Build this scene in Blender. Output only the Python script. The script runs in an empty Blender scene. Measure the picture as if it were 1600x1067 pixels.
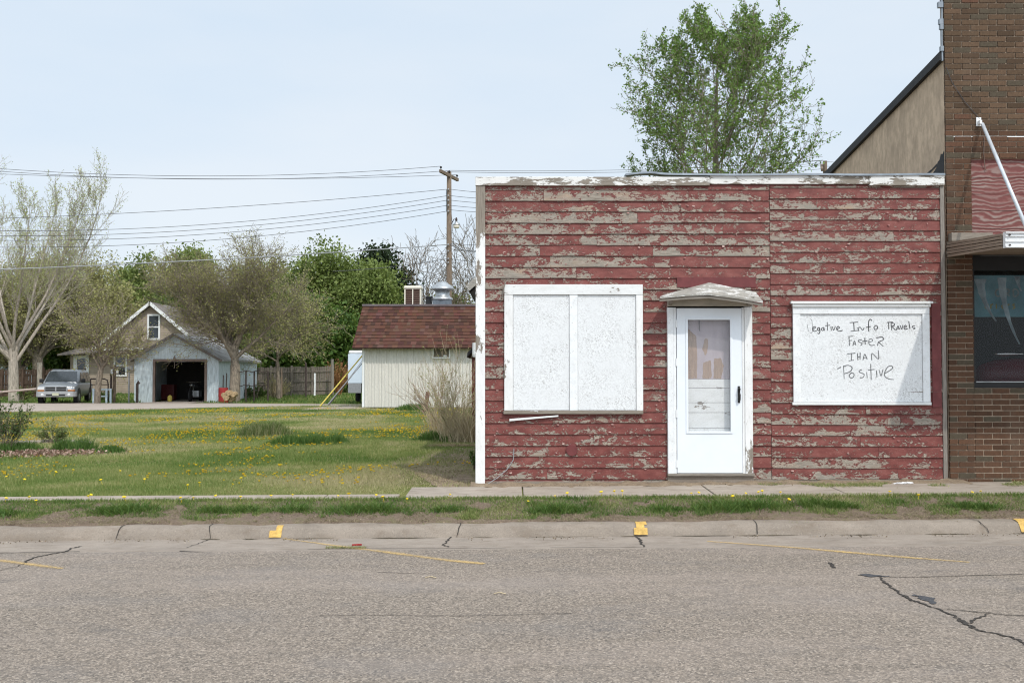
import bpy, math, random
import numpy as np
from mathutils import Vector, Matrix

# ------------------------------------------------------------------ camera, sky, sun
sc = bpy.context.scene
PITCH = math.radians(1.75)
F = 1555.6
CAMZ = 1.65
cam_d = bpy.data.cameras.new("camera")
cam = bpy.data.objects.new("camera", cam_d)
sc.collection.objects.link(cam)
sc.camera = cam
cam_d.sensor_width = 36
cam_d.lens = 35
cam_d.clip_end = 3000
cam.location = (0, 0, CAMZ)
cam.rotation_euler = (math.radians(90) + PITCH, 0, 0)

SUN_TO = Vector((0.50, -1.0, 1.42)).normalized()      # towards the sun
w = bpy.data.worlds.new("World")
sc.world = w
w.use_nodes = True
nt = w.node_tree
nt.nodes.clear()
o_ = nt.nodes.new("ShaderNodeOutputWorld")
sky = nt.nodes.new("ShaderNodeTexSky")
sky.sky_type = 'NISHITA'
sky.sun_disc = False
sky.sun_elevation = math.asin(SUN_TO.z)
sky.sun_rotation = math.atan2(SUN_TO.x, SUN_TO.y)
sky.dust_density = 2.0
sky.air_density = 1.0
b1 = nt.nodes.new("ShaderNodeBackground")
b1.inputs[1].default_value = 0.10
nt.links.new(sky.outputs[0], b1.inputs[0])
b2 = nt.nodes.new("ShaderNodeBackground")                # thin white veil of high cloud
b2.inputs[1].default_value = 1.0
tc = nt.nodes.new("ShaderNodeTexCoord")
mp = nt.nodes.new("ShaderNodeMapping")
mp.inputs['Scale'].default_value = (1.2, 1.2, 4.0)
nz = nt.nodes.new("ShaderNodeTexNoise")
nz.inputs['Scale'].default_value = 1.6
nz.inputs['Detail'].default_value = 5
nz.inputs['Roughness'].default_value = 0.5
cr = nt.nodes.new("ShaderNodeValToRGB")
cr.color_ramp.elements[0].position = 0.35
cr.color_ramp.elements[0].color = (0.66, 0.765, 0.875, 1)
cr.color_ramp.elements[1].position = 0.68
cr.color_ramp.elements[1].color = (0.765, 0.825, 0.885, 1)
nt.links.new(tc.outputs['Generated'], mp.inputs[0])
nt.links.new(mp.outputs[0], nz.inputs['Vector'])
nt.links.new(nz.outputs[0], cr.inputs[0])
nt.links.new(cr.outputs[0], b2.inputs[0])
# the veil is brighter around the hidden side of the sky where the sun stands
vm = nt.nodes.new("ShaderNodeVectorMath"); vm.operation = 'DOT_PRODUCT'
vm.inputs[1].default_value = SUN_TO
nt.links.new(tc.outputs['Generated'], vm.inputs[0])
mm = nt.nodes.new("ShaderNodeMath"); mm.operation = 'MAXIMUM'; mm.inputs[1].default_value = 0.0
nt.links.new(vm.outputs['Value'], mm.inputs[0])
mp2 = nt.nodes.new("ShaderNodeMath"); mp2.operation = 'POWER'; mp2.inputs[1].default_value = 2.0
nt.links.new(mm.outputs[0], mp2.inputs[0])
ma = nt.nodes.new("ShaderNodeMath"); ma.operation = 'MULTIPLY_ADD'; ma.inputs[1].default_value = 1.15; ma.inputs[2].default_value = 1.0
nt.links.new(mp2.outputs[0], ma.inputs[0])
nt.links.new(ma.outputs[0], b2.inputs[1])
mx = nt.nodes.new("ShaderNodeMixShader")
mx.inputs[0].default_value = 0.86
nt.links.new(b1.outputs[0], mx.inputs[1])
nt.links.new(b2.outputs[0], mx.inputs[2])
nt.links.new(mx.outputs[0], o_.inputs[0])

sun_d = bpy.data.lights.new("sun", 'SUN')
sun_d.energy = 2.0
sun_d.angle = math.radians(1.0)
sun_d.color = (1.0, 0.95, 0.88)
sun = bpy.data.objects.new("sun", sun_d)
sc.collection.objects.link(sun)
sun.rotation_euler = SUN_TO.to_track_quat('Z', 'Y').to_euler()
sun.location = (6, -6, 12)

sc.view_settings.view_transform = 'Standard'
sc.view_settings.look = 'None'
sc.view_settings.gamma = 1
sc.view_settings.exposure = 0.21
sc.cycles.use_denoising = True
sc.cycles.filter_width = 1.15
sc.cycles.max_bounces = 6
sc.cycles.transparent_max_bounces = 16

R = random.Random(7)
RN = np.random.default_rng(11)

# ------------------------------------------------------------------ geometry of the place
cP, sP = math.cos(PITCH), math.sin(PITCH)
def ray(px, py):
    u = (px - 800) / F
    v = (533.5 - py) / F
    return u, cP - v * sP, sP + v * cP
def P(px, py, Y):
    """world point at depth Y seen at that place of the photograph (measuring help)"""
    u, y, z = ray(px, py)
    t = Y / y
    return Vector((u * t, Y, CAMZ + z * t))
def X(px, Y, py=560):
    return P(px, py, Y).x
def Z(py, Y):
    return P(800, py, Y).z

GY = [-50, 9.33, 10.10, 10.20, 10.40, 11.05, 12.2, 20, 40, 55, 62, 80, 900]
GZ = [0, 0, -0.012, 0.10, 0.125, 0.245, 0.262, 0.26, 0.20, 0.0, 0.20, 0.2, 0.2]
def gz(x, y):
    b = np.interp(y, GY, GZ)
    tl = 0.007 * np.clip(x, -16, 9) * np.clip(1 - (np.asarray(y) - 14) / 26, 0, 1)
    return b + tl
def G(px, py):
    """ground point under a photo position"""
    u, y, z = ray(px, py)
    t = 8.0
    lo, hi = 2.0, 200.0
    prev = lo
    step = 0.02
    t = lo
    while t < hi:
        zz = CAMZ + z * t
        if zz <= gz(u * t, y * t):
            break
        t += max(step, t * 0.003)
    return Vector((u * t, y * t, float(gz(u * t, y * t))))

# ------------------------------------------------------------------ object helpers
def link(o, parent=None, loc=None):
    sc.collection.objects.link(o)
    if parent is not None:
        o.parent = parent
    return o
def tag(o, label=None, cat=None, group=None, kind=None):
    if label: o['label'] = label
    if cat: o['category'] = cat
    if group: o['group'] = group
    if kind: o['kind'] = kind
    return o
def thing(name, label, cat, loc=(0, 0, 0), rz=0, group=None):
    o = bpy.data.objects.new(name, None)
    o.empty_display_size = 0.2
    link(o)
    o.location = loc
    o.rotation_euler = (0, 0, rz)
    return tag(o, label, cat, group)

class MB:
    def __init__(s):
        s.v = []; s.f = []; s.c = []
    def quad(s, a, b, c, d):
        n = len(s.v); s.v += [tuple(a), tuple(b), tuple(c), tuple(d)]; s.f.append((n, n+1, n+2, n+3)); return s
    def tri(s, a, b, c):
        n = len(s.v); s.v += [tuple(a), tuple(b), tuple(c)]; s.f.append((n, n+1, n+2)); return s
    def hexa(s, p):
        """8 points: bottom 4 ccw then top 4 ccw"""
        n = len(s.v); s.v += [tuple(q) for q in p]
        for f in ((3,2,1,0),(4,5,6,7),(0,1,5,4),(1,2,6,5),(2,3,7,6),(3,0,4,7)):
            s.f.append(tuple(n+i for i in f))
        return s
    def box(s, x0, x1, y0, y1, z0, z1):
        if x0 > x1: x0, x1 = x1, x0
        if y0 > y1: y0, y1 = y1, y0
        if z0 > z1: z0, z1 = z1, z0
        return s.hexa([(x0,y0,z0),(x1,y0,z0),(x1,y1,z0),(x0,y1,z0),(x0,y0,z1),(x1,y0,z1),(x1,y1,z1),(x0,y1,z1)])
    def bar(s, a, b, wx, wz, up=(0,0,1)):
        a = Vector(a); b = Vector(b); d = (b-a).normalized(); u = Vector(up)
        if abs(d.dot(u)) > .98: u = Vector((0,1,0))
        r = d.cross(u).normalized(); u = r.cross(d).normalized()
        r *= wx/2; u *= wz/2
        return s.hexa([a-r-u, a+r-u, b+r-u, b-r-u, a-r+u, a+r+u, b+r+u, b-r+u])
    def prism(s, poly, y0, y1):
        """poly of (x,z), extruded along y"""
        n = len(s.v); k = len(poly)
        s.v += [(x, y0, z) for x, z in poly] + [(x, y1, z) for x, z in poly]
        s.f.append(tuple(range(n, n+k))); s.f.append(tuple(n+k+i for i in reversed(range(k))))
        for i in range(k):
            j = (i+1) % k
            s.f.append((n+i, n+k+i, n+k+j, n+j))
        return s
    def prismx(s, poly, x0, x1):
        n = len(s.v); k = len(poly)
        s.v += [(x0, y, z) for y, z in poly] + [(x1, y, z) for y, z in poly]
        s.f.append(tuple(range(n, n+k))); s.f.append(tuple(n+k+i for i in reversed(range(k))))
        for i in range(k):
            j = (i+1) % k
            s.f.append((n+i, n+k+i, n+k+j, n+j))
        return s
    def tube(s, pts, rad, n=6, cap=True):
        pts = [Vector(p) for p in pts]
        if not hasattr(rad, '__len__'): rad = [rad]*len(pts)
        ref = Vector((0,0,1))
        base = len(s.v)
        for i, p in enumerate(pts):
            d = (pts[min(i+1, len(pts)-1)] - pts[max(i-1, 0)])
            d = d.normalized() if d.length > 1e-9 else Vector((0,0,1))
            r = d.cross(ref)
            if r.length < .1: r = d.cross(Vector((0,1,0.1)))
            r.normalize(); u = r.cross(d)
            for k in range(n):
                a = 2*math.pi*k/n
                q = p + (r*math.cos(a) + u*math.sin(a))*rad[i]
                s.v.append(tuple(q))
        for i in range(len(pts)-1):
            for k in range(n):
                a = base+i*n+k; b = base+i*n+(k+1) % n
                s.f.append((a, b, b+n, a+n))
        if cap:
            s.f.append(tuple(base+k for k in reversed(range(n))))
            s.f.append(tuple(base+(len(pts)-1)*n+k for k in range(n)))
        return s
    def lathe(s, prof, c=(0,0,0), n=20, axis='z'):
        base = len(s.v)
        for r, h in prof:
            for k in range(n):
                a = 2*math.pi*k/n
                p = (r*math.cos(a), r*math.sin(a), h) if axis == 'z' else ((r*math.cos(a), h, r*math.sin(a)) if axis == 'y' else (h, r*math.cos(a), r*math.sin(a)))
                s.v.append((c[0]+p[0], c[1]+p[1], c[2]+p[2]))
        for i in range(len(prof)-1):
            for k in range(n):
                a = base+i*n+k; b = base+i*n+(k+1) % n
                s.f.append((a, b, b+n, a+n))
        s.f.append(tuple(base+k for k in reversed(range(n))))
        s.f.append(tuple(base+(len(prof)-1)*n+k for k in range(n)))
        return s
    def jitter(s, a, rnd=R):
        s.v = [(x+rnd.uniform(-a,a), y+rnd.uniform(-a,a), z+rnd.uniform(-a,a)) for x, y, z in s.v]
        return s
    def build(s, name, mat, parent=None, smooth=False, bevel=0, label=None, cat=None, group=None, kind=None, rel=True):
        me = bpy.data.meshes.new(name)
        v = s.v
        o = bpy.data.objects.new(name, me)
        if parent is not None and rel:
            # vertices are given in world space; bring them to the thing's space
            m = (parent.parent.matrix_basis @ parent.matrix_basis if parent.parent else parent.matrix_basis).inverted()
            v = [tuple(m @ Vector(q)) for q in v]
        elif parent is None and cat:
            a = np.array(v); lo = a.min(0); hi = a.max(0)
            org = ((lo[0]+hi[0])/2, (lo[1]+hi[1])/2, lo[2])
            v = [(q[0]-org[0], q[1]-org[1], q[2]-org[2]) for q in v]
            o.location = org
        me.from_pydata(v, [], s.f)
        me.validate()
        if mat: me.materials.append(mat)
        if smooth:
            me.polygons.foreach_set('use_smooth', [True]*len(me.polygons))
        me.update()
        link(o, parent)
        if bevel:
            b = o.modifiers.new('bevel', 'BEVEL'); b.width = bevel; b.segments = 2; b.limit_method = 'ANGLE'
        return tag(o, label, cat, group, kind)

def npmesh(name, verts, k, mat, parent=None, col=None, **kw):
    """faces of k own vertices each"""
    verts = np.asarray(verts, dtype=np.float32).reshape(-1, 3)
    n = len(verts); nf = n // k
    me = bpy.data.meshes.new(name)
    o = bpy.data.objects.new(name, me)
    if parent is not None:
        m = np.array(parent.matrix_basis.inverted())
        verts = verts @ m[:3, :3].T + m[:3, 3]
    elif kw.get('cat'):
        lo = verts.min(0); hi = verts.max(0); org = ((lo[0]+hi[0])/2, (lo[1]+hi[1])/2, lo[2])
        verts = verts - np.array(org); o.location = [float(q) for q in org]
    me.vertices.add(n); me.vertices.foreach_set('co', verts.astype(np.float32).ravel())
    me.loops.add(n); me.loops.foreach_set('vertex_index', np.arange(n, dtype=np.int32))
    me.polygons.add(nf); me.polygons.foreach_set('loop_start', np.arange(0, n, k, dtype=np.int32))
    me.polygons.foreach_set('loop_total', np.full(nf, k, dtype=np.int32))
    me.update(calc_edges=True)
    if col is not None:
        at = me.color_attributes.new('Col', 'FLOAT_COLOR', 'POINT')
        c = np.ones((n, 4), dtype=np.float32); c[:, :3] = np.repeat(np.asarray(col, dtype=np.float32), k, axis=0)
        at.data.foreach_set('color', c.ravel())
    me.materials.append(mat)
    link(o, parent)
    return tag(o, **kw)

# ------------------------------------------------------------------ materials
class NT:
    def __init__(s, name):
        s.m = bpy.data.materials.new(name); s.m.use_nodes = True
        s.t = s.m.node_tree; s.b = s.t.nodes['Principled BSDF']; s.out = s.t.nodes['Material Output']
        s.tc = s.t.nodes.new('ShaderNodeTexCoord')
        s.co = s.tc.outputs['Object']
    def n(s, t, **kw):
        x = s.t.nodes.new(t)
        for k, v in kw.items(): setattr(x, k, v)
        return x
    def lk(s, a, b): s.t.links.new(a, b)
    def setin(s, sock, v):
        if hasattr(v, 'links'): s.lk(v, sock)
        else: sock.default_value = v
    def mapv(s, scale=(1,1,1), rot=(0,0,0), loc=(0,0,0), src=None):
        x = s.n('ShaderNodeMapping'); s.lk(src or s.co, x.inputs[0])
        x.inputs['Scale'].default_value = scale; x.inputs['Rotation'].default_value = rot; x.inputs['Location'].default_value = loc
        return x.outputs[0]
    def noise(s, scale, detail=4, rough=.55, vec=None, dist=0):
        x = s.n('ShaderNodeTexNoise'); s.lk(vec if vec is not None else s.co, x.inputs['Vector'])
        x.inputs['Scale'].default_value = scale; x.inputs['Detail'].default_value = detail
        x.inputs['Roughness'].default_value = rough; x.inputs['Distortion'].default_value = dist
        return x.outputs[0]
    def math(s, op, a, b=0.0, clamp=False):
        x = s.n('ShaderNodeMath', operation=op); x.use_clamp = clamp
        s.setin(x.inputs[0], a); s.setin(x.inputs[1], b); return x.outputs[0]
    def mad(s, a, m, c):
        return s.math('ADD', s.math('MULTIPLY', a, m), c)
    def ramp(s, v, stops, interp='LINEAR'):
        x = s.n('ShaderNodeValToRGB'); s.lk(v, x.inputs[0]); r = x.color_ramp; r.interpolation = interp
        while len(r.elements) < len(stops): r.elements.new(.5)
        for e, (p, c) in zip(r.elements, stops):
            e.position = p; e.color = (c[0], c[1], c[2], 1) if hasattr(c, '__len__') else (c, c, c, 1)
        return x.outputs[0]
    def mix(s, f, a, b, mode='MIX'):
        x = s.n('ShaderNodeMix', data_type='RGBA', blend_type=mode)
        s.setin(x.inputs[0], f)
        for i, q in ((6, a), (7, b)):
            if hasattr(q, 'links'): s.lk(q, x.inputs[i])
            else: x.inputs[i].default_value = (q[0], q[1], q[2], 1)
        return x.outputs[2]
    def attr(s, name):
        return s.n('ShaderNodeAttribute', attribute_name=name)
    def bump(s, h, dist=.01, strength=1.0):
        x = s.n('ShaderNodeBump'); s.lk(h, x.inputs['Height']); x.inputs['Distance'].default_value = dist
        x.inputs['Strength'].default_value = strength; s.lk(x.outputs[0], s.b.inputs['Normal'])
    def col(s, c): s.setin(s.b.inputs['Base Color'], c if hasattr(c, 'links') else (c[0], c[1], c[2], 1))
    def rough(s, r): s.setin(s.b.inputs['Roughness'], r)
    def spec(s, v): s.b.inputs['Specular IOR Level'].default_value = v

def simple(name, c, rough=.8, var=.12, scale=8, bump=0, metal=0, c2=None, stretch=(1,1,1), spec=.3, fine=0):
    k = NT(name)
    v = k.mapv(stretch)
    n = k.noise(scale, 6, .6, v)
    c2 = c2 or tuple(q*(1-2.2*var) for q in c)
    c1 = tuple(min(1, q*(1+var)) for q in c)
    f = k.ramp(n, [(.32, 0.0), (.68, 1.0)])
    out = k.mix(f, c2, c1)
    if fine:
        g = k.noise(fine, 3, .7, v)
        out = k.mix(k.ramp(g, [(.4, 0.0), (.62, .55)]), out, tuple(q*.6 for q in c))
    k.col(out); k.rough(rough); k.spec(spec)
    k.b.inputs['Metallic'].default_value = metal
    if bump: k.bump(n, bump)
    return k.m

# --- peeling red clapboard
def mk_siding():
    k = NT('peeling_red_paint_clapboard')
    bid = k.attr('bid').outputs['Fac']; bv = k.attr('bv').outputs['Fac']
    wn = k.n('ShaderNodeTexWhiteNoise', noise_dimensions='1D'); k.lk(bid, wn.inputs['W'])
    r1 = wn.outputs['Value']
    cmb = k.n('ShaderNodeCombineXYZ'); k.lk(k.math('MULTIPLY', bid, 3.7), cmb.inputs[1])
    add = k.n('ShaderNodeVectorMath', operation='ADD'); k.lk(k.mapv((1, 0, 2.0)), add.inputs[0]); k.lk(cmb.outputs[0], add.inputs[1])
    v = add.outputs[0]
    n1 = k.noise(5.2, 11, .74, v, .6)
    n2 = k.noise(24, 8, .74, v, .5)
    big = k.noise(1.1, 2, .5, v)
    s_ = k.math('ADD', k.math('MULTIPLY', n1, .60), k.math('MULTIPLY', n2, .40))
    s_ = k.math('ADD', s_, k.math('MULTIPLY', k.math('SUBTRACT', r1, .5), .070))
    s_ = k.math('ADD', s_, k.math('MULTIPLY', k.math('SUBTRACT', big, .5), .16))
    s_ = k.math('SUBTRACT', s_, k.math('MULTIPLY', k.math('SUBTRACT', bv, .42), .09))
    # extra wear attribute (upper boards are barer)
    wear = k.math('MULTIPLY', k.attr('wear').outputs['Fac'], .8)
    s_ = k.math('ADD', s_, wear)
    THR = .531
    chip = k.noise(44, 4, .75, v, .6)
    s_ = k.math('ADD', s_, k.math('MULTIPLY', k.ramp(chip, [(.56, 0.0), (.66, 1.0)]), .055))
    bare = k.ramp(s_, [(THR, 0.0), (THR+.006, 1.0)])
    edge = k.math('SUBTRACT', k.ramp(s_, [(THR-.012, 0.0), (THR-.008, 1.0)]), bare, True)
    core = k.ramp(s_, [(THR+.012, 0.0), (THR+.040, 1.0)])
    grain = k.noise(5, 7, .7, k.mapv((1.2, 1, 26)))
    wg = k.ramp(grain, [(.30, (.085,.07,.055)), (.46, (.24,.205,.165)), (.60, (.35,.31,.26)), (.76, (.47,.43,.37))])
    hue = k.noise(1.6, 3, .6, v)
    wood = k.mix(k.ramp(hue, [(.56, 0.0), (.66, .6)]), wg, (.38,.255,.17), 'MIX')
    gr2 = k.noise(2.3, 4, .6, k.mapv((.8, 1, 3), loc=(7,3,2)))
    wood = k.mix(k.ramp(gr2, [(.42, 0.0), (.60, .8)]), wood, k.mix(.5, wg, (.20,.19,.17)), 'MIX')
    cream = k.mix(grain, (.40,.33,.26), (.62,.54,.45))
    red_n = k.noise(6, 5, .6, v)
    red = k.ramp(red_n, [(.3, (.125,.032,.027)), (.52, (.180,.050,.041)), (.72, (.240,.084,.070))])
    crk = k.noise(70, 3, .7, k.mapv((.55, 1, 1.5)))
    red = k.mix(k.ramp(crk, [(.60, 0.0), (.70, .5)]), red, (.40,.20,.17))
    wood = k.mix(edge, wood, wood)
    c = k.mix(bare, red, k.mix(core, cream, wood))
    edge_dark = k.ramp(bv, [(.0, .55), (.10, .0), (.9, .0), (1.0, .3)])  # board colour darkens along its lower and upper edges
    c = k.mix(edge_dark, c, (.075,.045,.038))
    k.col(c)
    k.rough(k.ramp(bare, [(0, .55), (1, .92)]))
    k.spec(.3)
    hh = k.math('ADD', k.math('MULTIPLY', k.math('SUBTRACT', 1.0, bare), 1.0), k.math('MULTIPLY', grain, .35))
    hh = k.math('ADD', hh, k.math('MULTIPLY', edge, .7))
    k.bump(hh, .0022)
    return k.m

def mk_white_weathered(name, amount=.5, tint=(.76,.77,.76), stretch=(1,1,1), grain_s=(26,1,1.2), thr_s=3.0, wood=((.14,.115,.09),(.34,.30,.25)), ztop=None):
    """white paint worn off grey wood; amount = share of bare wood"""
    k = NT(name)
    n1 = k.noise(thr_s, 9, .68, k.mapv(stretch), .3)
    n2 = k.noise(thr_s*7, 5, .7, k.mapv(stretch))
    s_ = k.math('ADD', k.math('MULTIPLY', n1, .75), k.math('MULTIPLY', n2, .25))
    T = .60 - amount*.22
    if ztop:
        sx = k.n('ShaderNodeSeparateXYZ'); k.lk(k.co, sx.inputs[0])
        s_ = k.math('ADD', s_, k.math('MULTIPLY', k.math('SUBTRACT', sx.outputs[2], ztop), .30, True))
    bare = k.ramp(s_, [(T, 0.0), (T+.012, 1.0)])
    gr = k.noise(5, 7, .7, k.mapv(grain_s))
    wd = k.ramp(gr, [(.3, wood[0]), (.7, wood[1])])
    dn = k.noise(9, 6, .7, k.mapv(stretch))
    pt = k.mix(k.ramp(dn, [(.45, 0.0), (.75, .45)]), tint, (.50,.50,.47))
    fl = k.noise(60, 3, .6, k.mapv(stretch))
    pt = k.mix(k.ramp(fl, [(.62, 0.0), (.70, .55)]), pt, (.33,.31,.28))
    k.col(k.mix(bare, pt, wd)); k.rough(.7); k.spec(.3)
    k.bump(k.math('ADD', k.math('SUBTRACT', 1.0, bare), k.math('MULTIPLY', gr, .4)), .0015)
    return k.m

def mk_osb():
    k = NT('white_painted_strand_board')
    acc = None
    for i, (rz, sc_) in enumerate(((.3, 1), (1.2, 1.1), (2.2, .9), (2.9, 1.2))):
        v = k.mapv((sc_, 1, sc_*5.0), (0, rz, 0), (i*3.1, 0, i*1.7))
        v1 = k.n('ShaderNodeMapping'); k.lk(k.co, v1.inputs[0]); v1.inputs['Rotation'].default_value = (0, rz, 0)
        v2 = k.mapv((1, 1, 4.5), src=v1.outputs[0], loc=(i*3.1, 0, i*1.7))
        n = k.noise(32*sc_, 3, .6, v2, .5)
        q = k.ramp(n, [(.605, 0.0), (.64, 1.0)])
        acc = q if acc is None else k.math('MAXIMUM', acc, q)
    patch = k.ramp(k.noise(2.8, 4, .65), [(.42, .05), (.66, 1.0)])
    m = k.math('MULTIPLY', acc, patch)
    base = k.mix(k.noise(3, 4, .6), (.74,.755,.76), (.82,.835,.84))
    c = k.mix(k.math('MULTIPLY', m, .85), base, (.26,.245,.22))
    sp = k.ramp(k.noise(30, 2, .5), [(.74, 0.0), (.77, .6)])
    c = k.mix(sp, c, (.22,.20,.17))
    k.col(c); k.rough(.6); k.spec(.3)
    k.bump(k.math('SUBTRACT', 1.0, acc), .0012)
    return k.m

def mk_asphalt():
    k = NT('worn_asphalt')
    n1 = k.noise(95, 3, .8)
    vo = k.n('ShaderNodeTexVoronoi'); k.lk(k.co, vo.inputs['Vector']); vo.inputs['Scale'].default_value = 75
    c = k.ramp(vo.outputs['Color'], [(.05, (.085,.073,.064)), (.3, (.225,.184,.145)), (.6, (.325,.265,.211)), (.9, (.48,.402,.328))])
    c = k.mix(k.ramp(n1, [(.42, 0.0), (.62, .85)]), c, (.12,.104,.09))
    pt = k.noise(.75, 5, .65, k.mapv((1, 1.6, 1)))
    c = k.mix(k.ramp(pt, [(.50, 0.0), (.74, .34)]), c, (.15,.15,.155))
    pale = k.noise(.45, 4, .6, k.mapv((.35, 2.2, 1), loc=(4,2,0)))
    c = k.mix(k.ramp(pale, [(.45, 0.0), (.70, .42)]), c, (.37,.305,.26))
    mot = k.noise(9, 5, .7)
    c = k.mix(k.ramp(mot, [(.45, 0.0), (.75, .35)]), c, (.13,.115,.10))
    spot = k.noise(1.4, 3, .55, loc_) if False else k.noise(1.4, 3, .55, k.mapv((.7,1.3,1), loc=(2,9,0)))
    c = k.mix(k.ramp(spot, [(.64, 0.0), (.72, .42)]), c, (.09,.085,.085))
    st = k.noise(3.2, 5, .7, k.mapv((.25, 2.2, 1), loc=(1,7,0)))
    c = k.mix(k.ramp(st, [(.62, 0.0), (.74, .30)]), c, (.10,.092,.088))
    k.col(c); k.rough(.9); k.spec(.25)
    k.bump(k.math('ADD', vo.outputs['Distance'], n1), .004, .6)
    return k.m

def mk_concrete(name, c=(.33,.295,.255), speck=.5):
    k = NT(name)
    a = k.noise(1.8, 7, .65, k.mapv((1,1.5,1)))
    base = k.ramp(a, [(.3, tuple(q*.78 for q in c)), (.55, c), (.75, tuple(min(1, q*1.15) for q in c))])
    f = k.noise(70, 4, .8)
    base = k.mix(k.ramp(f, [(.5, 0.0), (.72, speck)]), base, tuple(q*.45 for q in c))
    f2 = k.noise(60, 2, .5, k.mapv(loc=(5,5,5)))
    base = k.mix(k.ramp(f2, [(.60, 0.0), (.72, .4)]), base, tuple(min(1, q*1.5) for q in c))
    dirt = k.noise(5, 6, .7, k.mapv((1,2,1), loc=(3,1,2)))
    base = k.mix(k.ramp(dirt, [(.50, 0.0), (.72, .6)]), base, (.17,.13,.095))
    lng = k.noise(2.2, 6, .7, k.mapv((.35,4,1), loc=(8,1,2)))
    base = k.mix(k.ramp(lng, [(.52, 0.0), (.70, .40)]), base, (.20,.155,.115))
    k.col(base); k.rough(.92); k.spec(.2); k.bump(f, .003, .5)
    return k.m

def mk_dirt(name, a, b, c, scale=4):
    k = NT(name)
    n = k.noise(scale, 8, .7)
    f = k.noise(60, 5, .75)
    col = k.ramp(n, [(.32, a), (.5, b), (.68, c)])
    col = k.mix(k.ramp(f, [(.42, 0.0), (.66, .7)]), col, tuple(q*.42 for q in b))
    col = k.mix(k.ramp(k.noise(38, 3, .7, k.mapv(loc=(9,2,4))), [(.58, 0.0), (.70, .6)]), col, (.36,.28,.19))
    k.col(col); k.rough(.95); k.spec(.1); k.bump(f, .012, .8)
    return k.m

def mk_leaf(name, trans=.25, rough=.55):
    k = NT(name)
    a = k.attr('Col').outputs['Color']
    k.col(a); k.rough(rough); k.spec(.25)
    tr = k.n('ShaderNodeBsdfTranslucent'); k.lk(k.mix(.5, a, (.16,.20,.03), 'MIX'), tr.inputs[0])
    ms = k.n('ShaderNodeMixShader'); ms.inputs[0].default_value = trans
    k.lk(k.b.outputs[0], ms.inputs[1]); k.lk(tr.outputs[0], ms.inputs[2]); k.lk(ms.outputs[0], k.out.inputs[0])
    return k.m

def mk_brick():
    k = NT('brown_brick')
    a = k.attr('Col').outputs['Color']
    n = k.noise(30, 6, .7)
    wc = k.noise(2.0, 4, .6, k.mapv((1,1,.6)))
    c = k.mix(k.ramp(n, [(.35, .0), (.75, .55)]), a, (.05,.032,.022))
    c = k.mix(k.ramp(wc, [(.55, 0.0), (.75, .25)]), c, (.20,.16,.12))
    sc2 = k.noise(160, 2, .6, k.mapv((1,1,.12)))
    c = k.mix(k.ramp(sc2, [(.5, 0.0), (.7, .4)]), c, (.04,.025,.02))
    k.col(c); k.rough(.9); k.spec(.2); k.bump(n, .003)
    return k.m

def mk_shingle():
    k = NT('brown_asphalt_shingles')
    a = k.attr('Col').outputs['Color']
    n = k.noise(90, 4, .7)
    k.col(k.mix(k.ramp(n, [(.4, 0.0), (.7, .35)]), a, (.05,.025,.02))); k.rough(.95); k.spec(.1)
    return k.m

def mk_plywood():
    k = NT('faded_red_grained_plywood')
    d = k.noise(1.3, 3, .5, k.mapv((.8,1,2.2)))
    wv = k.n('ShaderNodeTexWave', wave_type='BANDS', bands_direction='Z'); wv.inputs['Scale'].default_value = 3.6
    wv.inputs['Distortion'].default_value = 16; wv.inputs['Detail'].default_value = 3; wv.inputs['Detail Scale'].default_value = .8
    k.lk(k.mapv((.8,1,1.6)), wv.inputs['Vector'])
    c = k.ramp(wv.outputs[0], [(.1, (.15,.05,.045)), (.5, (.21,.10,.085)), (.75, (.28,.20,.175)), (.95, (.33,.28,.25))])
    c = k.mix(k.ramp(d, [(.40, .65), (.62, 0.0)]), c, (.19,.062,.056))
    c = k.mix(k.ramp(k.noise(40, 4, .7, k.mapv((.3,1,2))), [(.5, 0.0), (.7, .5)]), c, (.15,.05,.045))
    k.col(c); k.rough(.85); k.bump(wv.outputs[0], .003)
    return k.m

def mk_glass(name='window_glass', c=(.02,.03,.035), alpha=.25):
    k = NT(name)
    k.col(c); k.rough(.05); k.spec(.6)
    tr = k.n('ShaderNodeBsdfTransparent')
    ms = k.n('ShaderNodeMixShader'); ms.inputs[0].default_value = alpha
    k.lk(tr.outputs[0], ms.inputs[1]); k.lk(k.b.outputs[0], ms.inputs[2]); k.lk(ms.outputs[0], k.out.inputs[0])
    return k.m

def mk_paint_line():
    k = NT('worn_yellow_road_paint')
    n = k.noise(42, 6, .8); n3 = k.noise(2.2, 3, .6)
    k.col(k.mix(n, (.56,.37,.13), (.64,.45,.19))); k.rough(.8)
    edge = k.attr('bv').outputs['Fac']
    s_ = k.math('ADD', k.math('ADD', n, k.math('MULTIPLY', k.math('SUBTRACT', n3, .5), .5)), k.math('MULTIPLY', edge, .30))
    tr = k.n('ShaderNodeBsdfTransparent')
    ms = k.n('ShaderNodeMixShader'); k.lk(k.ramp(s_, [(.42, .9), (.72, 0.08)]), ms.inputs[0])
    k.lk(tr.outputs[0], ms.inputs[1]); k.lk(k.b.outputs[0], ms.inputs[2]); k.lk(ms.outputs[0], k.out.inputs[0])
    return k.m

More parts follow.
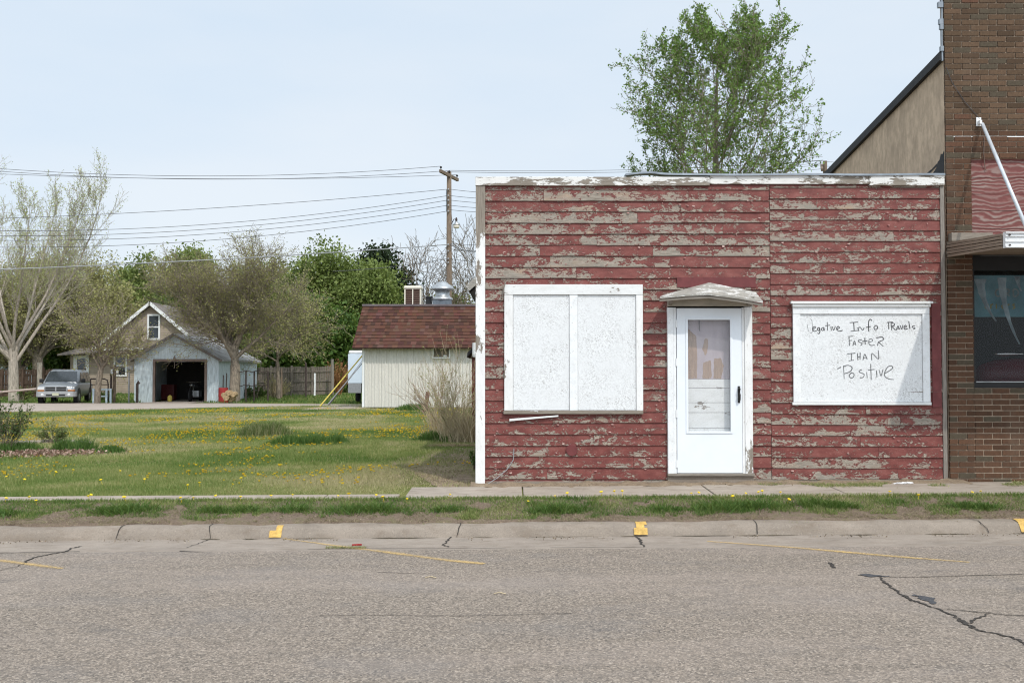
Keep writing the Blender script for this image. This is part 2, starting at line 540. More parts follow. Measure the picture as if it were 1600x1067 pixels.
m_siding = mk_siding()
m_white_v = mk_white_weathered('white_corner_paint', .02, tint=(.80,.80,.79), stretch=(1,1,.35), grain_s=(26,26,1.2))
m_corner = mk_white_weathered('corner_board_paint', .10, tint=(.80,.80,.79), stretch=(1,1,.35), grain_s=(26,26,1.2), ztop=2.75)
m_white_h = mk_white_weathered('white_trim_paint', .12, stretch=(.5,1,1.4), grain_s=(1.2,1,26))
m_fascia = mk_white_weathered('flaking_white_fascia', .42, tint=(.74,.73,.70), stretch=(.6,1,2.2), grain_s=(1.2,1,30), thr_s=4.5)
m_white_good = mk_white_weathered('sound_white_paint', -.25, tint=(.80,.82,.83), stretch=(1,1,1), grain_s=(20,1,1.2))
m_sill = mk_white_weathered('bare_sill_wood', .8, stretch=(.5,1,1.4), grain_s=(1.2,1,30))
m_gray_wood = mk_white_weathered('weathered_grey_timber', 2.0, grain_s=(1.2,1,26), wood=((.12,.10,.08),(.34,.305,.26)))
m_gray_wood_v = mk_white_weathered('weathered_grey_upright_timber', 2.0, grain_s=(26,26,1.2), wood=((.12,.10,.085),(.33,.30,.26)))
m_hood = mk_white_weathered('worn_hood_roofing', .62, tint=(.62,.61,.58), stretch=(.8,1,4), grain_s=(2.5,3,30), thr_s=6, wood=((.18,.175,.165),(.46,.43,.37)))
m_osb = mk_osb()
m_asphalt = mk_asphalt()
m_conc = mk_concrete('gutter_concrete', (.31,.263,.22))
m_kerb = mk_concrete('kerb_concrete', (.275,.232,.19), .7)
m_walk = mk_concrete('sidewalk_concrete', (.37,.315,.26), .35)
m_gravel = mk_concrete('alley_gravel', (.40,.34,.29), .5)
m_verge = mk_dirt('verge_dirt', (.145,.108,.082), (.205,.155,.115), (.15,.14,.07), 7)
m_soil = mk_dirt('bare_soil', (.20,.15,.105), (.30,.23,.16), (.38,.30,.21), 9)
def mk_lawn():
    k = NT('lawn_ground')
    n = k.noise(.55, 6, .65, k.mapv((1,1.5,1)))
    c = k.ramp(n, [(.30, (.085,.12,.03)), (.46, (.15,.18,.05)), (.58, (.22,.22,.08)), (.70, (.29,.24,.13))])
    f = k.noise(28, 6, .75)
    c = k.mix(k.ramp(f, [(.42, 0.0), (.66, .7)]), c, (.04,.052,.016))
    k.col(c); k.rough(1); k.spec(.05); k.bump(f, .03, .7)
    return k.m
m_lawn = mk_lawn()
m_grass = mk_leaf('grass_blades', .3)
m_leaf = mk_leaf('leaves', .3)
m_needle = mk_leaf('dark_needles', .05, .8)
m_brick = mk_brick()
m_mortar = simple('brick_mortar', (.40,.31,.23), .95, .12, 20)
m_shingle = mk_shingle()
m_ply = mk_plywood()
m_glass = mk_glass()
m_line = mk_paint_line()
m_crack = simple('dark_crack_gap', (.055,.048,.042), 1, .2, 30)  # dark colour of the crack ribbons on road and kerb
m_grit = mk_dirt('gutter_grit_dirt', (.06,.05,.035), (.11,.09,.06), (.15,.13,.07), 30)
m_tar = simple('tar_patch', (.075,.075,.08), .85, .2, 40)
m_yellow = simple('yellow_kerb_paint', (.66,.42,.12), .75, .16, 18, fine=60)
m_stucco = simple('tan_stucco', (.60,.465,.335), .95, .14, 3, c2=(.47,.365,.265), stretch=(1,1.5,.7), fine=9)
m_black = simple('black_coping', (.02,.02,.022), .6, .2, 10)
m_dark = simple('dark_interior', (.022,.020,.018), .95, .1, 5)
m_metal = simple('galvanised_metal', (.50,.52,.53), .42, .12, 6, metal=.75, spec=.5)
m_flash = simple('grey_flashing', (.26,.29,.32), .45, .15, 5, metal=.5)
m_alum = simple('white_aluminium', (.76,.77,.77), .4, .05, 6)
m_awning_side = simple('tan_awning_side', (.29,.225,.17), .6, .15, 5, stretch=(1,.3,10), c2=(.19,.145,.11))
m_storm = simple('white_storm_door', (.78,.82,.86), .38, .02, 3)
m_pipe = simple('dull_white_pipe', (.60,.63,.66), .4, .08, 8, metal=.2)
m_bark = simple('grey_brown_bark', (.29,.24,.185), .95, .3, 9, stretch=(3,3,.6), bump=.02)
m_bark_pale = simple('pale_bark', (.46,.40,.33), .95, .25, 7, stretch=(3,3,.6), bump=.02)
m_twig = simple('tan_twigs', (.50,.41,.27), .9, .2, 9)
m_twig_dk = simple('brown_twigs', (.20,.16,.115), .95, .2, 9)
m_pole = simple('weathered_pole_wood', (.22,.165,.12), .9, .25, 8, stretch=(6,6,.5), fine=40)
m_wire = simple('overhead_wire', (.10,.10,.105), .6, .1, 5)
m_wire_pale = simple('aluminium_cable', (.33,.34,.35), .5, .1, 5)
m_gray_fence = simple('silvered_fence_boards', (.25,.215,.18), .95, .25, 4, stretch=(10,10,.6), fine=30)
m_brown_fence = simple('brown_fence_boards', (.13,.085,.06), .95, .25, 4, stretch=(10,10,.6), fine=30)
m_garage = simple('pale_blue_boarding', (.70,.79,.83), .8, .08, 4, stretch=(6,6,.5), c2=(.38,.42,.43), fine=18)
m_roofgrey = simple('grey_shingle_roof', (.21,.185,.165), .95, .2, 6, fine=50)
m_roofsilver = simple('silver_patched_roof', (.42,.42,.42), .7, .25, 2.2, c2=(.17,.15,.14), fine=40)
m_beige = simple('beige_clapboard', (.36,.295,.23), .85, .06, 4)
m_white = simple('white_gloss', (.78,.79,.78), .5, .04, 4)
m_brown = simple('brown_trim', (.20,.145,.12), .8, .1, 8)
m_rust = simple('rusty_iron', (.075,.055,.048), .85, .3, 20)
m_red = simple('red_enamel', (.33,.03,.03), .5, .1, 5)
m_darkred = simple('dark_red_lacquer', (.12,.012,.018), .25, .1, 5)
m_tyre = simple('tyre_rubber', (.018,.018,.019), .9, .1, 10)
m_carpaint = simple('silver_car_paint', (.29,.31,.33), .32, .05, 3, metal=.45, spec=.5)
m_bumper = simple('light_bumper_plastic', (.34,.345,.35), .5, .05, 3)
m_carglass = simple('dark_car_glass', (.025,.032,.038), .08, .1, 3, spec=.8)
m_blackpl = simple('black_plastic', (.02,.02,.02), .5, .1, 10)
m_lens = simple('clear_lens', (.65,.66,.66), .15, .05, 10, spec=.8)
m_amber = simple('amber_lens', (.45,.17,.04), .3, .05, 10)
m_plate = simple('pale_licence_plate', (.50,.50,.36), .6, .1, 20)
m_chrome = simple('chrome', (.75,.76,.77), .12, .03, 5, metal=1)
m_cream = simple('cream_sheet_metal', (.72,.67,.56), .5, .05, 5)
m_louvre = simple('brown_louvre', (.10,.06,.045), .8, .1, 10)
m_corr = simple('white_corrugated_metal', (.74,.71,.65), .6, .06, 4, stretch=(3,3,.4), fine=25)
m_cap = simple('purple_grey_ridge_cap', (.155,.125,.135), .7, .08, 5)
m_trailer = simple('pale_trailer_skin', (.60,.69,.77), .4, .03, 3)
m_guard = simple('grey_stone_guard', (.28,.29,.30), .5, .1, 20)
m_yguard = simple('yellow_guy_guard', (.62,.50,.11), .5, .1, 10)
m_straw = mk_leaf('dry_straw', .15, .8)
m_log = simple('cut_log_wood', (.42,.30,.17), .9, .25, 14)
m_bluewhite = simple('pale_blue_steel', (.56,.66,.72), .5, .08, 10)
m_slate = simple('slate_blue_shutter', (.09,.115,.15), .7, .1, 10)
m_housewhite = simple('white_blue_siding', (.52,.60,.66), .8, .05, 5)
m_teal = simple('teal_reflection_sheet', (.22,.55,.66), .9, .2, 3)  # teal of the mirrored street, put on an added sheet
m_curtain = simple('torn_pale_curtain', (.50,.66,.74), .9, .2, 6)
m_ink = simple('black_marker_ink', (.10,.10,.105), .8, .3, 40)
m_inkpale = simple('faded_marker_ink', (.27,.275,.28), .8, .25, 40)
m_flower = simple('dandelion_yellow', (.80,.58,.02), .8, .1, 30)
m_lilac = simple('lilac_painted_board', (.46,.40,.43), .8, .06, 3, stretch=(3,1,.7), c2=(.38,.33,.355))
m_tanboard = simple('bare_tan_board', (.36,.25,.18), .9, .1, 5, stretch=(8,1,1))
m_paper = simple('crumpled_paper', (.80,.80,.80), .8, .05, 10)
m_stone = simple('edging_stone', (.34,.29,.24), .95, .2, 8, bump=.02)
m_redwood = simple('old_red_boards', (.14,.035,.03), .9, .3, 5, stretch=(6,6,.6), c2=(.10,.06,.05))

# ------------------------------------------------------------------ the ground and the road
def sheet(name, xs, ys, mat, dz=0.0, smooth=True, noise=0.0):
    xs = np.asarray(xs, float); ys = np.asarray(ys, float)
    gx, gy = np.meshgrid(xs, ys)
    g = gz(gx, gy) + dz
    if noise: g = g + RN.normal(0, noise, g.shape)
    vs = np.stack([gx, gy, g], -1).reshape(-1, 3)
    nx, ny = len(xs), len(ys)
    fs = [(j*nx+i, j*nx+i+1, (j+1)*nx+i+1, (j+1)*nx+i) for j in range(ny-1) for i in range(nx-1)]
    mb = MB(); mb.v = [tuple(map(float, q)) for q in vs]; mb.f = fs
    return mb.build(name, mat, smooth=smooth, kind='structure')

xr = np.concatenate([[-400, -120, -50], np.arange(-30, 30.1, 1.5), [50, 120, 400]])
sheet('road', xr, [-60, -20, 0, 4, 7, 9.33], m_asphalt)
sheet('gutter', xr, [9.33, 9.6, 9.9, 10.10], m_conc, .0)
def vnoise_k(x, y, s, seed=0):
    """smooth value noise 0..1"""
    x = np.asarray(x)/s; y = np.asarray(y)/s
    xi = np.floor(x).astype(int); yi = np.floor(y).astype(int); fx = x-xi; fy = y-yi
    fx = fx*fx*(3-2*fx); fy = fy*fy*(3-2*fy)
    def h(a, b):
        v = np.sin(a*127.1+b*311.7+seed*74.7)*43758.5453; return v-np.floor(v)
    return (h(xi, yi)*(1-fx)+h(xi+1, yi)*fx)*(1-fy)+(h(xi, yi+1)*(1-fx)+h(xi+1, yi+1)*fx)*fy

# kerb with a rounded nose and an uneven back edge
kx = np.arange(-20, 20, .05)
mb = MB()
prof = [(10.07, -.03), (10.085, .005), (10.12, .060), (10.15, .088), (10.20, .101), (10.28, .106), (10.46, .10)]
for i, x in enumerate(kx):
    for (y, z) in prof:
        nk = float(vnoise_k(x, y*3, .35, 3)-.5)*.016 + float(vnoise_k(x, y*6, .10, 4)-.5)*.010
        mb.v.append((float(x), y + .004*math.sin(x*9+y*40)+nk*.8, z + float(0.007*np.clip(x, -16, 9)) + nk*(z > .02)*.8))
n = len(prof)
for i in range(len(kx)-1):
    for j in range(n-1):
        a = i*n+j; mb.f.append((a, a+n, a+n+1, a+1))
mb.build('kerb', m_kerb, smooth=True, kind='structure')
vx = np.arange(-40, 40.1, .10); vy = [10.24, 10.27, 10.33, 10.42, 10.52, 10.65, 10.8, 10.95, 11.1]
mb = MB()
for xx in vx:
    xx = float(xx); wob = .035*math.sin(xx*3.1)+.022*math.sin(xx*8.3+1)+.012*math.sin(xx*21+2)+R.uniform(-.006, .006)
    for k, yy in enumerate(vy):
        y_ = yy+wob*max(0, 1-k/4)+.015*(k < 3)
        z_ = float(gz(xx, max(y_, 10.2)))+(-.05 if k == 0 else .018)+R.uniform(-.007, .007)*(k > 0)
        mb.v.append((xx, y_, z_))
for i_ in range(len(vx)-1):
    for k in range(len(vy)-1):
        a = i_*len(vy)+k; mb.f.append((a, a+len(vy), a+len(vy)+1, a+1))
mb.build('verge', m_verge, smooth=True, kind='structure')
sheet('lawn', np.concatenate([[-400, -150, -70], np.arange(-40, 40.1, 2.0), [70, 150, 400]]),
      [11.06, 11.6, 12.3, 13.5, 15, 18, 22, 27, 33, 40, 44, 48, 52, 55, 58, 62, 68, 80, 150, 900], m_lawn, -.004)
# sidewalk slabs
def slab(mb, x0, x1, y0, y1, top=.014, th=.09, tilt=0.0):
    e = .012
    p = []
    for zz in (-th, 0):
        for (x, y) in ((x0, y0), (x1, y0), (x1, y1), (x0, y1)):
            p.append((x, y, float(gz(x, y)) + top + zz + tilt*(y-y0)))
    mb.hexa(p)
mb = MB()
x = -30.0
while x < -1.35:
    x1 = min(x + 1.55, -1.27)
    slab(mb, x, x1-.012, 11.05 + .01*R.random(), 11.42 + .04*R.random(), .012+.006*R.random())
    x = x1
x = -1.20
edges = [-1.20, .13, 2.28, 3.75, 5.3, 7.0, 8.8, 10.6, 13]
for a, b in zip(edges[:-1], edges[1:]):
    slab(mb, a, b-.014, 11.04+.015*R.random(), 11.98 if b < 5.4 else 12.12, .014+.008*R.random(), tilt=.004)
mb.build('sidewalk', m_walk, kind='structure', bevel=.008)
# dirt strip between slabs and facade
mb = MB()
for i in range(60):
    x0 = -.5 + i*.1; x1 = x0+.1
    def fz_(x, y): return float(gz(x, y)) + .030 + .012*math.sin(x*13+y*30) + .008*math.sin(x*37)
    y0 = 11.90 + .03*math.sin(x0*6) + .02*math.sin(x0*17); y1 = 11.90 + .03*math.sin(x1*6)+.02*math.sin(x1*17)
    mb.quad((x0, y0, fz_(x0, y0)-.02), (x1, y1, fz_(x1, y1)-.02), (x1, 12.2, fz_(x1, 12.2)+.012), (x0, 12.2, fz_(x0, 12.2)+.012))
mb.build('dirt_strip', m_soil, smooth=True, kind='structure')

# bare worn soil patch by the building corner
def patch(name, pts, mat, dz, wob=.0, sub=6):
    """pts: ground polygon as photo positions"""
    g = [G(*p) for p in pts]
    c = sum(g, Vector())/len(g)
    mb = MB(); ring = []
    for i in range(len(g)):
        a, b = g[i], g[(i+1) % len(g)]
        for k in range(sub):
            q = a.lerp(b, k/sub); q = c + (q-c)*(1+R.uniform(-wob, wob)); ring.append(q)
    rings = [.33, .66, 1.0]
    mb.v.append((c.x, c.y, float(gz(c.x, c.y))+dz)); nr = len(ring)
    for f in rings:
        for q in ring:
            p = c.lerp(q, f); mb.v.append((p.x, p.y, float(gz(p.x, p.y))+dz*(1 if f < 1 else .2)))
    for i in range(nr):
        mb.f.append((0, 1+i, 1+(i+1) % nr))
        for r_ in range(2):
            a = 1+r_*nr+i; b = 1+r_*nr+(i+1) % nr
            mb.f.append((a, a+nr, b+nr, b))
    return mb.build(name, mat, smooth=True, kind='structure')
patch('bare_soil', [(600, 722), (680, 704), (745, 698), (752, 750), (744, 762), (690, 764), (668, 752), (640, 735)], m_soil, .012, .10)

# alley of pale gravel, with its spur to the garage and the slab by the shed
def strip(name, near, far, mat, dz):
    mb = MB(); n = 40
    xs = np.linspace(near[0][0], near[-1][0], n)
    ny = np.interp(xs, [p[0] for p in near], [p[1] for p in near]); fy = np.interp(xs, [p[0] for p in far], [p[1] for p in far])
    rows = 6
    for i in range(n):
        for j in range(rows):
            y = ny[i] + (fy[i]-ny[i])*j/(rows-1) + (R.uniform(-.18, .18) if j in (0, rows-1) else 0)
            mb.v.append((float(xs[i]), float(y), float(gz(xs[i], y))+dz))
    for i in range(n-1):
        for j in range(rows-1):
            a = i*rows+j; mb.f.append((a, a+rows, a+rows+1, a+1))
    return mb.build(name, mat, kind='structure')
a0, a1, a2 = G(-250, 650), G(250, 639), G(560, 633.5)
strip('alley', [(-60, a0.y-2), (a0.x, a0.y), (a1.x, a1.y), (a2.x, a2.y), (20, a2.y)],
      [(-60, 50.6), (-24, 50.6), (-15, 50.4), (-9, 47.8), (-5, 47.0), (20, 47)], m_gravel, .012)
strip('garage_apron', [(-19.3, 50.0), (-16.4, 50.0)], [(-19.3, 60.5), (-16.4, 60.5)], m_gravel, .018)
patch('concrete_pad', [(470, 641), (520, 633), (570, 632), (570, 638), (545, 639.5)], m_gravel, .03, .03)

# cracks, seams and paint on the road
def ribbon(pts, widths, dz, jit=0.0, sub=5, edgev=False):
    """flat ribbon on the ground through photo positions"""
    g = [G(*p) for p in pts]
    line = []
    for i in range(len(g)-1):
        for k in range(sub):
            line.append((g[i].lerp(g[i+1], k/sub), widths[i]+(widths[i+1]-widths[i])*k/sub))
    line.append((g[-1], widths[-1]))
    mb = MB(); ev = []
    for i, (p, wd) in enumerate(line):
        d = (line[min(i+1, len(line)-1)][0]-line[max(i-1, 0)][0]); d.z = 0; d.normalize()
        nrm = Vector((-d.y, d.x, 0)); p = p + nrm*R.uniform(-jit, jit)
        wl = wd*(1+R.uniform(-.5, .5)*(jit > 0)); wr = wd*(1+R.uniform(-.5, .5)*(jit > 0))
        for q in ((p+nrm*wl/2), p, (p-nrm*wr/2)):
            mb.v.append((q.x, q.y, float(gz(q.x, q.y)) + dz))
        ev += [1, 0, 1]
    for i in range(len(line)-1):
        for j in (0, 1):
            a = i*3+j; mb.f.append((a, a+1, a+4, a+3))
    return mb, ev
def crack(pts, w0, w1=None, jit=.012, dz=.005, name='road_crack', mat=None):
    n = len(pts); ws = [w0]*n if w1 is None else list(np.linspace(w0, w1, n))
    mb, _ = ribbon(pts, ws, dz, jit, 5)
    return mb.build(name, mat or m_crack, kind='structure')
crack([(127, 854), (113, 857), (105, 862), (80, 866), (60, 870), (45, 875), (37, 880)], .022, .020)
crack([(37, 881), (25, 886), (0, 891), (-60, 900)], .008)
crack([(333, 839), (325, 844), (308, 850), (290, 856)], .014, .008)
crack([(705, 838), (700, 845), (692, 852), (702, 855)], .016)
crack([(992, 837), (1000, 845), (1003, 850), (1008, 855)], .03, .014)
crack([(1297, 880), (1303, 888)], .03)
crack([(1375, 903), (1383, 910), (1395, 920), (1410, 930), (1425, 939), (1445, 945), (1465, 952), (1490, 962), (1500, 970), (1510, 977), (1530, 986), (1560, 992), (1585, 998), (1600, 1007), (1650, 1030)], .017, .020, .016)
crack([(1410, 931), (1425, 938), (1445, 946)], .03, .012, .014, .0052)
crack([(1498, 969), (1510, 976), (1522, 982)], .035, .02, .014, .0052)
crack([(1480, 952), (1490, 953), (1545, 958), (1570, 961), (1660, 966)], .012)
crack([(1515, 974), (1530, 966), (1545, 960)], .022, .008)
crack([(500, 962), (600, 962), (720, 963), (800, 962), (900, 958)], .006, .006, .006)
crack([(1390, 902), (1450, 902), (1520, 900), (1660, 897)], .010, .010, .006)
crack([(590, 895), (640, 896), (700, 897)], .010, .004, .006)
crack([(-100, 866), (0, 864), (60, 863), (125, 862)], .016, .016, .006)
crack([(280, 862), (320, 863)], .02, .008, .006)
crack([(480, 859), (560, 857), (700, 857), (790, 857)], .010, .010, .006)
crack([(860, 856), (960, 855), (1010, 855)], .008, .012, .006)
crack([(110, 838), (140, 838), (190, 838)], .012, .02, .005, .006)
crack([(395, 838), (420, 837)], .012, .006, .005, .006)
mb, _ = ribbon([(1340, 899), (1360, 900), (1390, 901.5)], [.01, .10, .02], .005, .02, 4)
mb.build('tar_patch', m_tar, kind='structure')
mb, _ = ribbon([(1425, 930), (1445, 936), (1462, 945)], [.02, .10, .03], .0045, .03, 4)
mb.build('tar_patch', m_tar, kind='structure')
mb, _ = ribbon([(1012, 832), (1035, 832.5), (1065, 832)], [.03, .045, .02], .010, .004, 4)
mb.build('tar_patch', m_tar, kind='structure')
x_ = -7.0
while x_ < 7.2:
    L_ = R.uniform(.15, .7)
    if R.random() < .62:
        mb = MB(); n_ = 12; w0_ = R.uniform(.006, .022)
        for i_ in range(n_+1):
            u_ = i_/n_; xx = x_+L_*u_; wd = w0_*math.sin(math.pi*u_)**.6*R.uniform(.4, 1.3)+.001; yc = 10.062+R.uniform(-.006, .004)
            mb.v += [(xx, yc-wd, float(gz(xx, yc-wd))+.004), (xx, yc+wd*.5, float(gz(xx, yc))+.006)]
        for i_ in range(n_): mb.f.append((2*i_, 2*i_+2, 2*i_+3, 2*i_+1))
        mb.build('gutter_grit', m_grit, kind='structure')
    x_ += L_+R.uniform(.02, .5)
# vertical cracks on the kerb
def kerb_crack(px, dx):
    mb = MB(); x0 = G(px, 826).x
    prev = None
    for i, (y, z) in enumerate(((10.075, .0), (10.10, .040), (10.135, .082), (10.19, .106), (10.30, .112))):
        xx = x0 + dx*i/4 + R.uniform(-.012, .012); wd = .005+.007*R.random()
        zz = z + .007*max(-16, min(9, xx))
        cur = ((xx-wd/2, y-.004, zz+.002), (xx+wd/2, y-.004, zz+.002))
        if prev: mb.quad(prev[0], prev[1], cur[1], cur[0])
        prev = cur
    mb.build('kerb_crack', m_crack, kind='structure')
for px, dx in ((190, .02), (333, -.04), (716, .02), (1541, -.10), (-60, 0), (1180, .01)): kerb_crack(px, dx)

def paint(pts, wd, nm='parking_line'):
    mb, ev = ribbon(pts, wd, .0045, 0, 8)
    o = mb.build(nm, m_line, kind='structure')
    at = o.data.attributes.new('bv', 'FLOAT', 'POINT'); at.data.foreach_set('value', ev)
paint([(-160, 851), (0, 876), (60, 884), (98, 889)], [.08, .12, .12, .09])
paint([(436, 839), (480, 847), (540, 855), (600, 863), (660, 871), (705, 877), (757, 882)], [.07, .06, .10, .13, .12, .12, .11])
paint([(1105, 846), (1200, 853), (1300, 861), (1380, 868), (1440, 873), (1515, 879)], [.07, .10, .12, .12, .10, .07])
def kerb_mark(pa, pb, shape):
    """painted patch over the kerb's rounded face"""
    x0 = G(pa, 826).x; x1 = G(pb, 826).x
    prof = ((10.074, .002), (10.088, .018), (10.12, .064), (10.15, .092), (10.20, .105), (10.26, .110))
    mb = MB(); nx = 10
    for i in range(nx+1):
        x = x0+(x1-x0)*i/nx
        for (y, z) in prof: mb.v.append((x, y-.003, z + .0035 + .007*max(-16, min(9, x))))
    k = len(prof)
    for i in range(nx):
        for j in range(k-1):
            if shape(i/nx, j/(k-2)):
                a = i*k+j; mb.f.append((a, a+k, a+k+1, a+1))
    mb.build('kerb_marking', m_yellow, kind='structure')
kerb_mark(424, 443, lambda u, v: (v < .3) or (u > .45 and v < .99))
kerb_mark(989, 1010, lambda u, v: not (u < .15 and v > .4) and not (u > .7 and .45 < v < .7))
kerb_mark(1590, 1612, lambda u, v: True)

# ------------------------------------------------------------------ scattered plants, numpy
def vnoise(x, y, s, seed=0):
    """smooth value noise 0..1"""
    x = np.asarray(x)/s; y = np.asarray(y)/s
    xi = np.floor(x).astype(int); yi = np.floor(y).astype(int); fx = x-xi; fy = y-yi
    fx = fx*fx*(3-2*fx); fy = fy*fy*(3-2*fy)
    def h(a, b):
        v = np.sin(a*127.1+b*311.7+seed*74.7)*43758.5453; return v-np.floor(v)
    return (h(xi, yi)*(1-fx)+h(xi+1, yi)*fx)*(1-fy)+(h(xi, yi+1)*(1-fx)+h(xi+1, yi+1)*fx)*fy

def blades(x, y, h, w_, col, lean=.5, z=None):
    n = len(x)
    if z is None: z = gz(x, y)
    a = RN.uniform(0, 2*np.pi, n); b = RN.uniform(0, 2*np.pi, n); ln = RN.uniform(.1, 1, n)*lean*h
    dx = np.cos(a)*w_/2; dy = np.sin(a)*w_/2
    bx = np.cos(b)*ln; by = np.sin(b)*ln
    v = np.zeros((n, 4, 3))
    v[:, 0] = np.stack([x-dx, y-dy, z], -1); v[:, 1] = np.stack([x+dx, y+dy, z], -1)
    v[:, 2] = np.stack([x+bx+dx*.25, y+by+dy*.25, z+h], -1); v[:, 3] = np.stack([x+bx-dx*.25, y+by-dy*.25, z+h*.97], -1)
    return v.reshape(-1, 3), col
def leafquads(rng, tips, per, spread, size, aspect=.6, along=0.0):
    pos = np.array([t[0] for t in tips]); dr_ = np.array([t[1] for t in tips])
    pos = np.repeat(pos, per, axis=0); dr_ = np.repeat(dr_, per, axis=0); n = len(pos)
    c = pos + rng.normal(0, spread, (n, 3))
    a = rng.normal(0, 1, (n, 3)) + dr_*along; a /= np.linalg.norm(a, axis=1)[:, None]
    b = np.cross(a, rng.normal(0, 1, (n, 3))); b /= np.linalg.norm(b, axis=1)[:, None]
    sz = size*rng.uniform(.6, 1.3, n)[:, None]
    v = np.zeros((n, 4, 3)); v[:, 0] = c-a*sz; v[:, 1] = c-b*sz*aspect; v[:, 2] = c+a*sz; v[:, 3] = c+b*sz*aspect
    return v.reshape(-1, 3), n

def mixcol(t, stops):
    t = np.clip(t, 0, 1); ps = [s[0] for s in stops]
    return np.stack([np.interp(t, ps, [s[1][i] for s in stops]) for i in range(3)], -1)
G_STOPS = [(0, (.045,.115,.022)), (.28, (.105,.185,.038)), (.5, (.20,.255,.072)), (.74, (.36,.36,.15)), (1, (.50,.42,.25))]

def inview(x, y, m=1.2):
    return (x > -800/F*y*1.03-m) & (x < 800/F*y*1.03+m)

# verge strip: dense short weeds, bare near the kerb
V = []; C = []
n = 110000
n = 165000; x = RN.uniform(-11, 11, n); y = RN.uniform(10.30, 11.06, n)
front = 10.27 + .22*vnoise(x, 0*x, .55, 3) + .10*vnoise(x, 0*x, .17, 5) - .03
dens = vnoise(x, y, .30, 1)*.6+vnoise(x, y, .09, 2)*.4
keep = (y > front) & (dens + (y-10.5)*.55 > .40 + .08*(x > 3.0))
keep &= RN.uniform(0, 1, n) < .95
x = x[keep]; y = y[keep]
tuft = vnoise(x, y, .22, 8)
h = .012 + .020*RN.uniform(0, 1, len(x)) + .030*np.clip(tuft-.55, 0, 1)*2*(y < 10.85) + .012*(y > 10.95)
h = np.minimum(h, .11)
t = .50*vnoise(x, y, .35, 6)+.50*RN.uniform(0, 1, len(x))**1.6 + .20*(vnoise(x, y, .6, 61)-.3) + .14*(x > 3.2) - .05 - .12*np.clip(tuft-.5, 0, 1)*2
v, c = blades(x, y, h, RN.uniform(.004, .009, len(x)), mixcol(t, G_STOPS), .9, gz(x, y)+.012)
V.append(v); C.append(c)
# tall green tufts hanging over the front edge
for (px, py, s_) in ((10, 808, 1.2), (180, 803, 1.4), (215, 800, 1.2), (330, 803, 1.0), (385, 802, 1), (460, 801, 1.1), (550, 802, 1.6), (590, 800, 1.3), (700, 801, 1), (860, 803, 1.3), (880, 800, 1.2), (1040, 800, .9), (1120, 800, 1.6), (1150, 797, 1.5), (1185, 797, 1.4), (1275, 793, 1.5), (1310, 795, 1.1), (1510, 795, 1.0), (1540, 797, .9)):
    g = G(px, py); k = int(420*s_)
    r_ = RN.normal(0, .10*s_, k); x = g.x+r_*1.6; y = g.y+RN.normal(0, .04*s_, k)
    y = np.maximum(y, 10.36)
    h = RN.uniform(.025, .075, k)*min(s_, 1.25)*np.exp(-(r_/(.13*s_))**2)+.015
    v, c = blades(x, y, h, RN.uniform(.006, .013, k), mixcol(RN.uniform(0, .45, k), G_STOPS), 1.6, gz(x, y)+.012)
    V.append(v); C.append(c)
# dead straw along the front edge
n = 42000
x = RN.uniform(-10.5, 10.5, n); y = 10.27+RN.uniform(0, .62, n)**1.3
k_ = vnoise(x, y, .28, 21)*.7 + vnoise(x, y, .08, 22)*.3 + .22*(x > 3.2) > .46
x = x[k_]; y = y[k_]
v, c = blades(x, y, RN.uniform(.006, .024, len(x)), RN.uniform(.003, .007, len(x)), mixcol(RN.uniform(0, 1, len(x)), [(0, (.14,.10,.07)), (.5, (.30,.23,.15)), (.8, (.40,.33,.21)), (1, (.16,.20,.06))]), 3.0, gz(x, y)+.016)
V.append(v); C.append(c)
npmesh('verge_grass', np.concatenate(V), 4, m_grass, col=np.concatenate(C), kind='stuff', label='short green and straw coloured grass on the strip between kerb and sidewalk', cat='grass')

# lawn
V = []; C = []
def corner_soil(x, y):
    # worn earth beside the building corner
    return np.exp(-(((x+.75)/1.0)**2 + ((y-13.0)/1.6)**2))
for (ya, yb, n, h0, h1, w0, w1) in ((11.44, 15, 120000, .015, .040, .004, .008), (15, 21, 90000, .018, .045, .006, .011), (21, 30, 80000, .02, .05, .009, .016), (30, 46, 70000, .02, .06, .015, .03)):
    n = int(n*1.35); y = RN.uniform(ya, yb, n); x = RN.uniform(-1, 0.03, n)*(.54*y+5.5)
    k = (x < -.43)
    soil = corner_soil(x, y)*(.55+.9*vnoise(x, y, .35, 12))
    k &= soil < RN.uniform(.35, 1.15, n)
    # keep off the alley and the house's slab
    edge = np.interp(x, [-60, a0.x, a1.x, a2.x, 0], [a0.y-2, a0.y, a1.y, a2.y, a2.y])
    k &= y < edge - .05
    k &= ~((y < 12.1) & (x > -1.25))
    x = x[k]; y = y[k]
    big = vnoise(x, y, 2.3, 4); md = vnoise(x, y, .6, 5)
    t = -.20+.75*np.clip(big*1.3-.12, 0, 1)+.34*md+.42*RN.uniform(0, 1, len(x))+.25*corner_soil(x, y)+1.1*np.clip(vnoise(x, y*.8, 1.1, 14)*.7+vnoise(x, y, .35, 15)*.3-.62, 0, 1)
    h = RN.uniform(h0, h1, len(x))*(.5+1.0*md)*(1.15-.4*big)
    v, c = blades(x, y, h, RN.uniform(w0, w1, len(x)), mixcol(t, G_STOPS), .8)
    V.append(v); C.append(c)
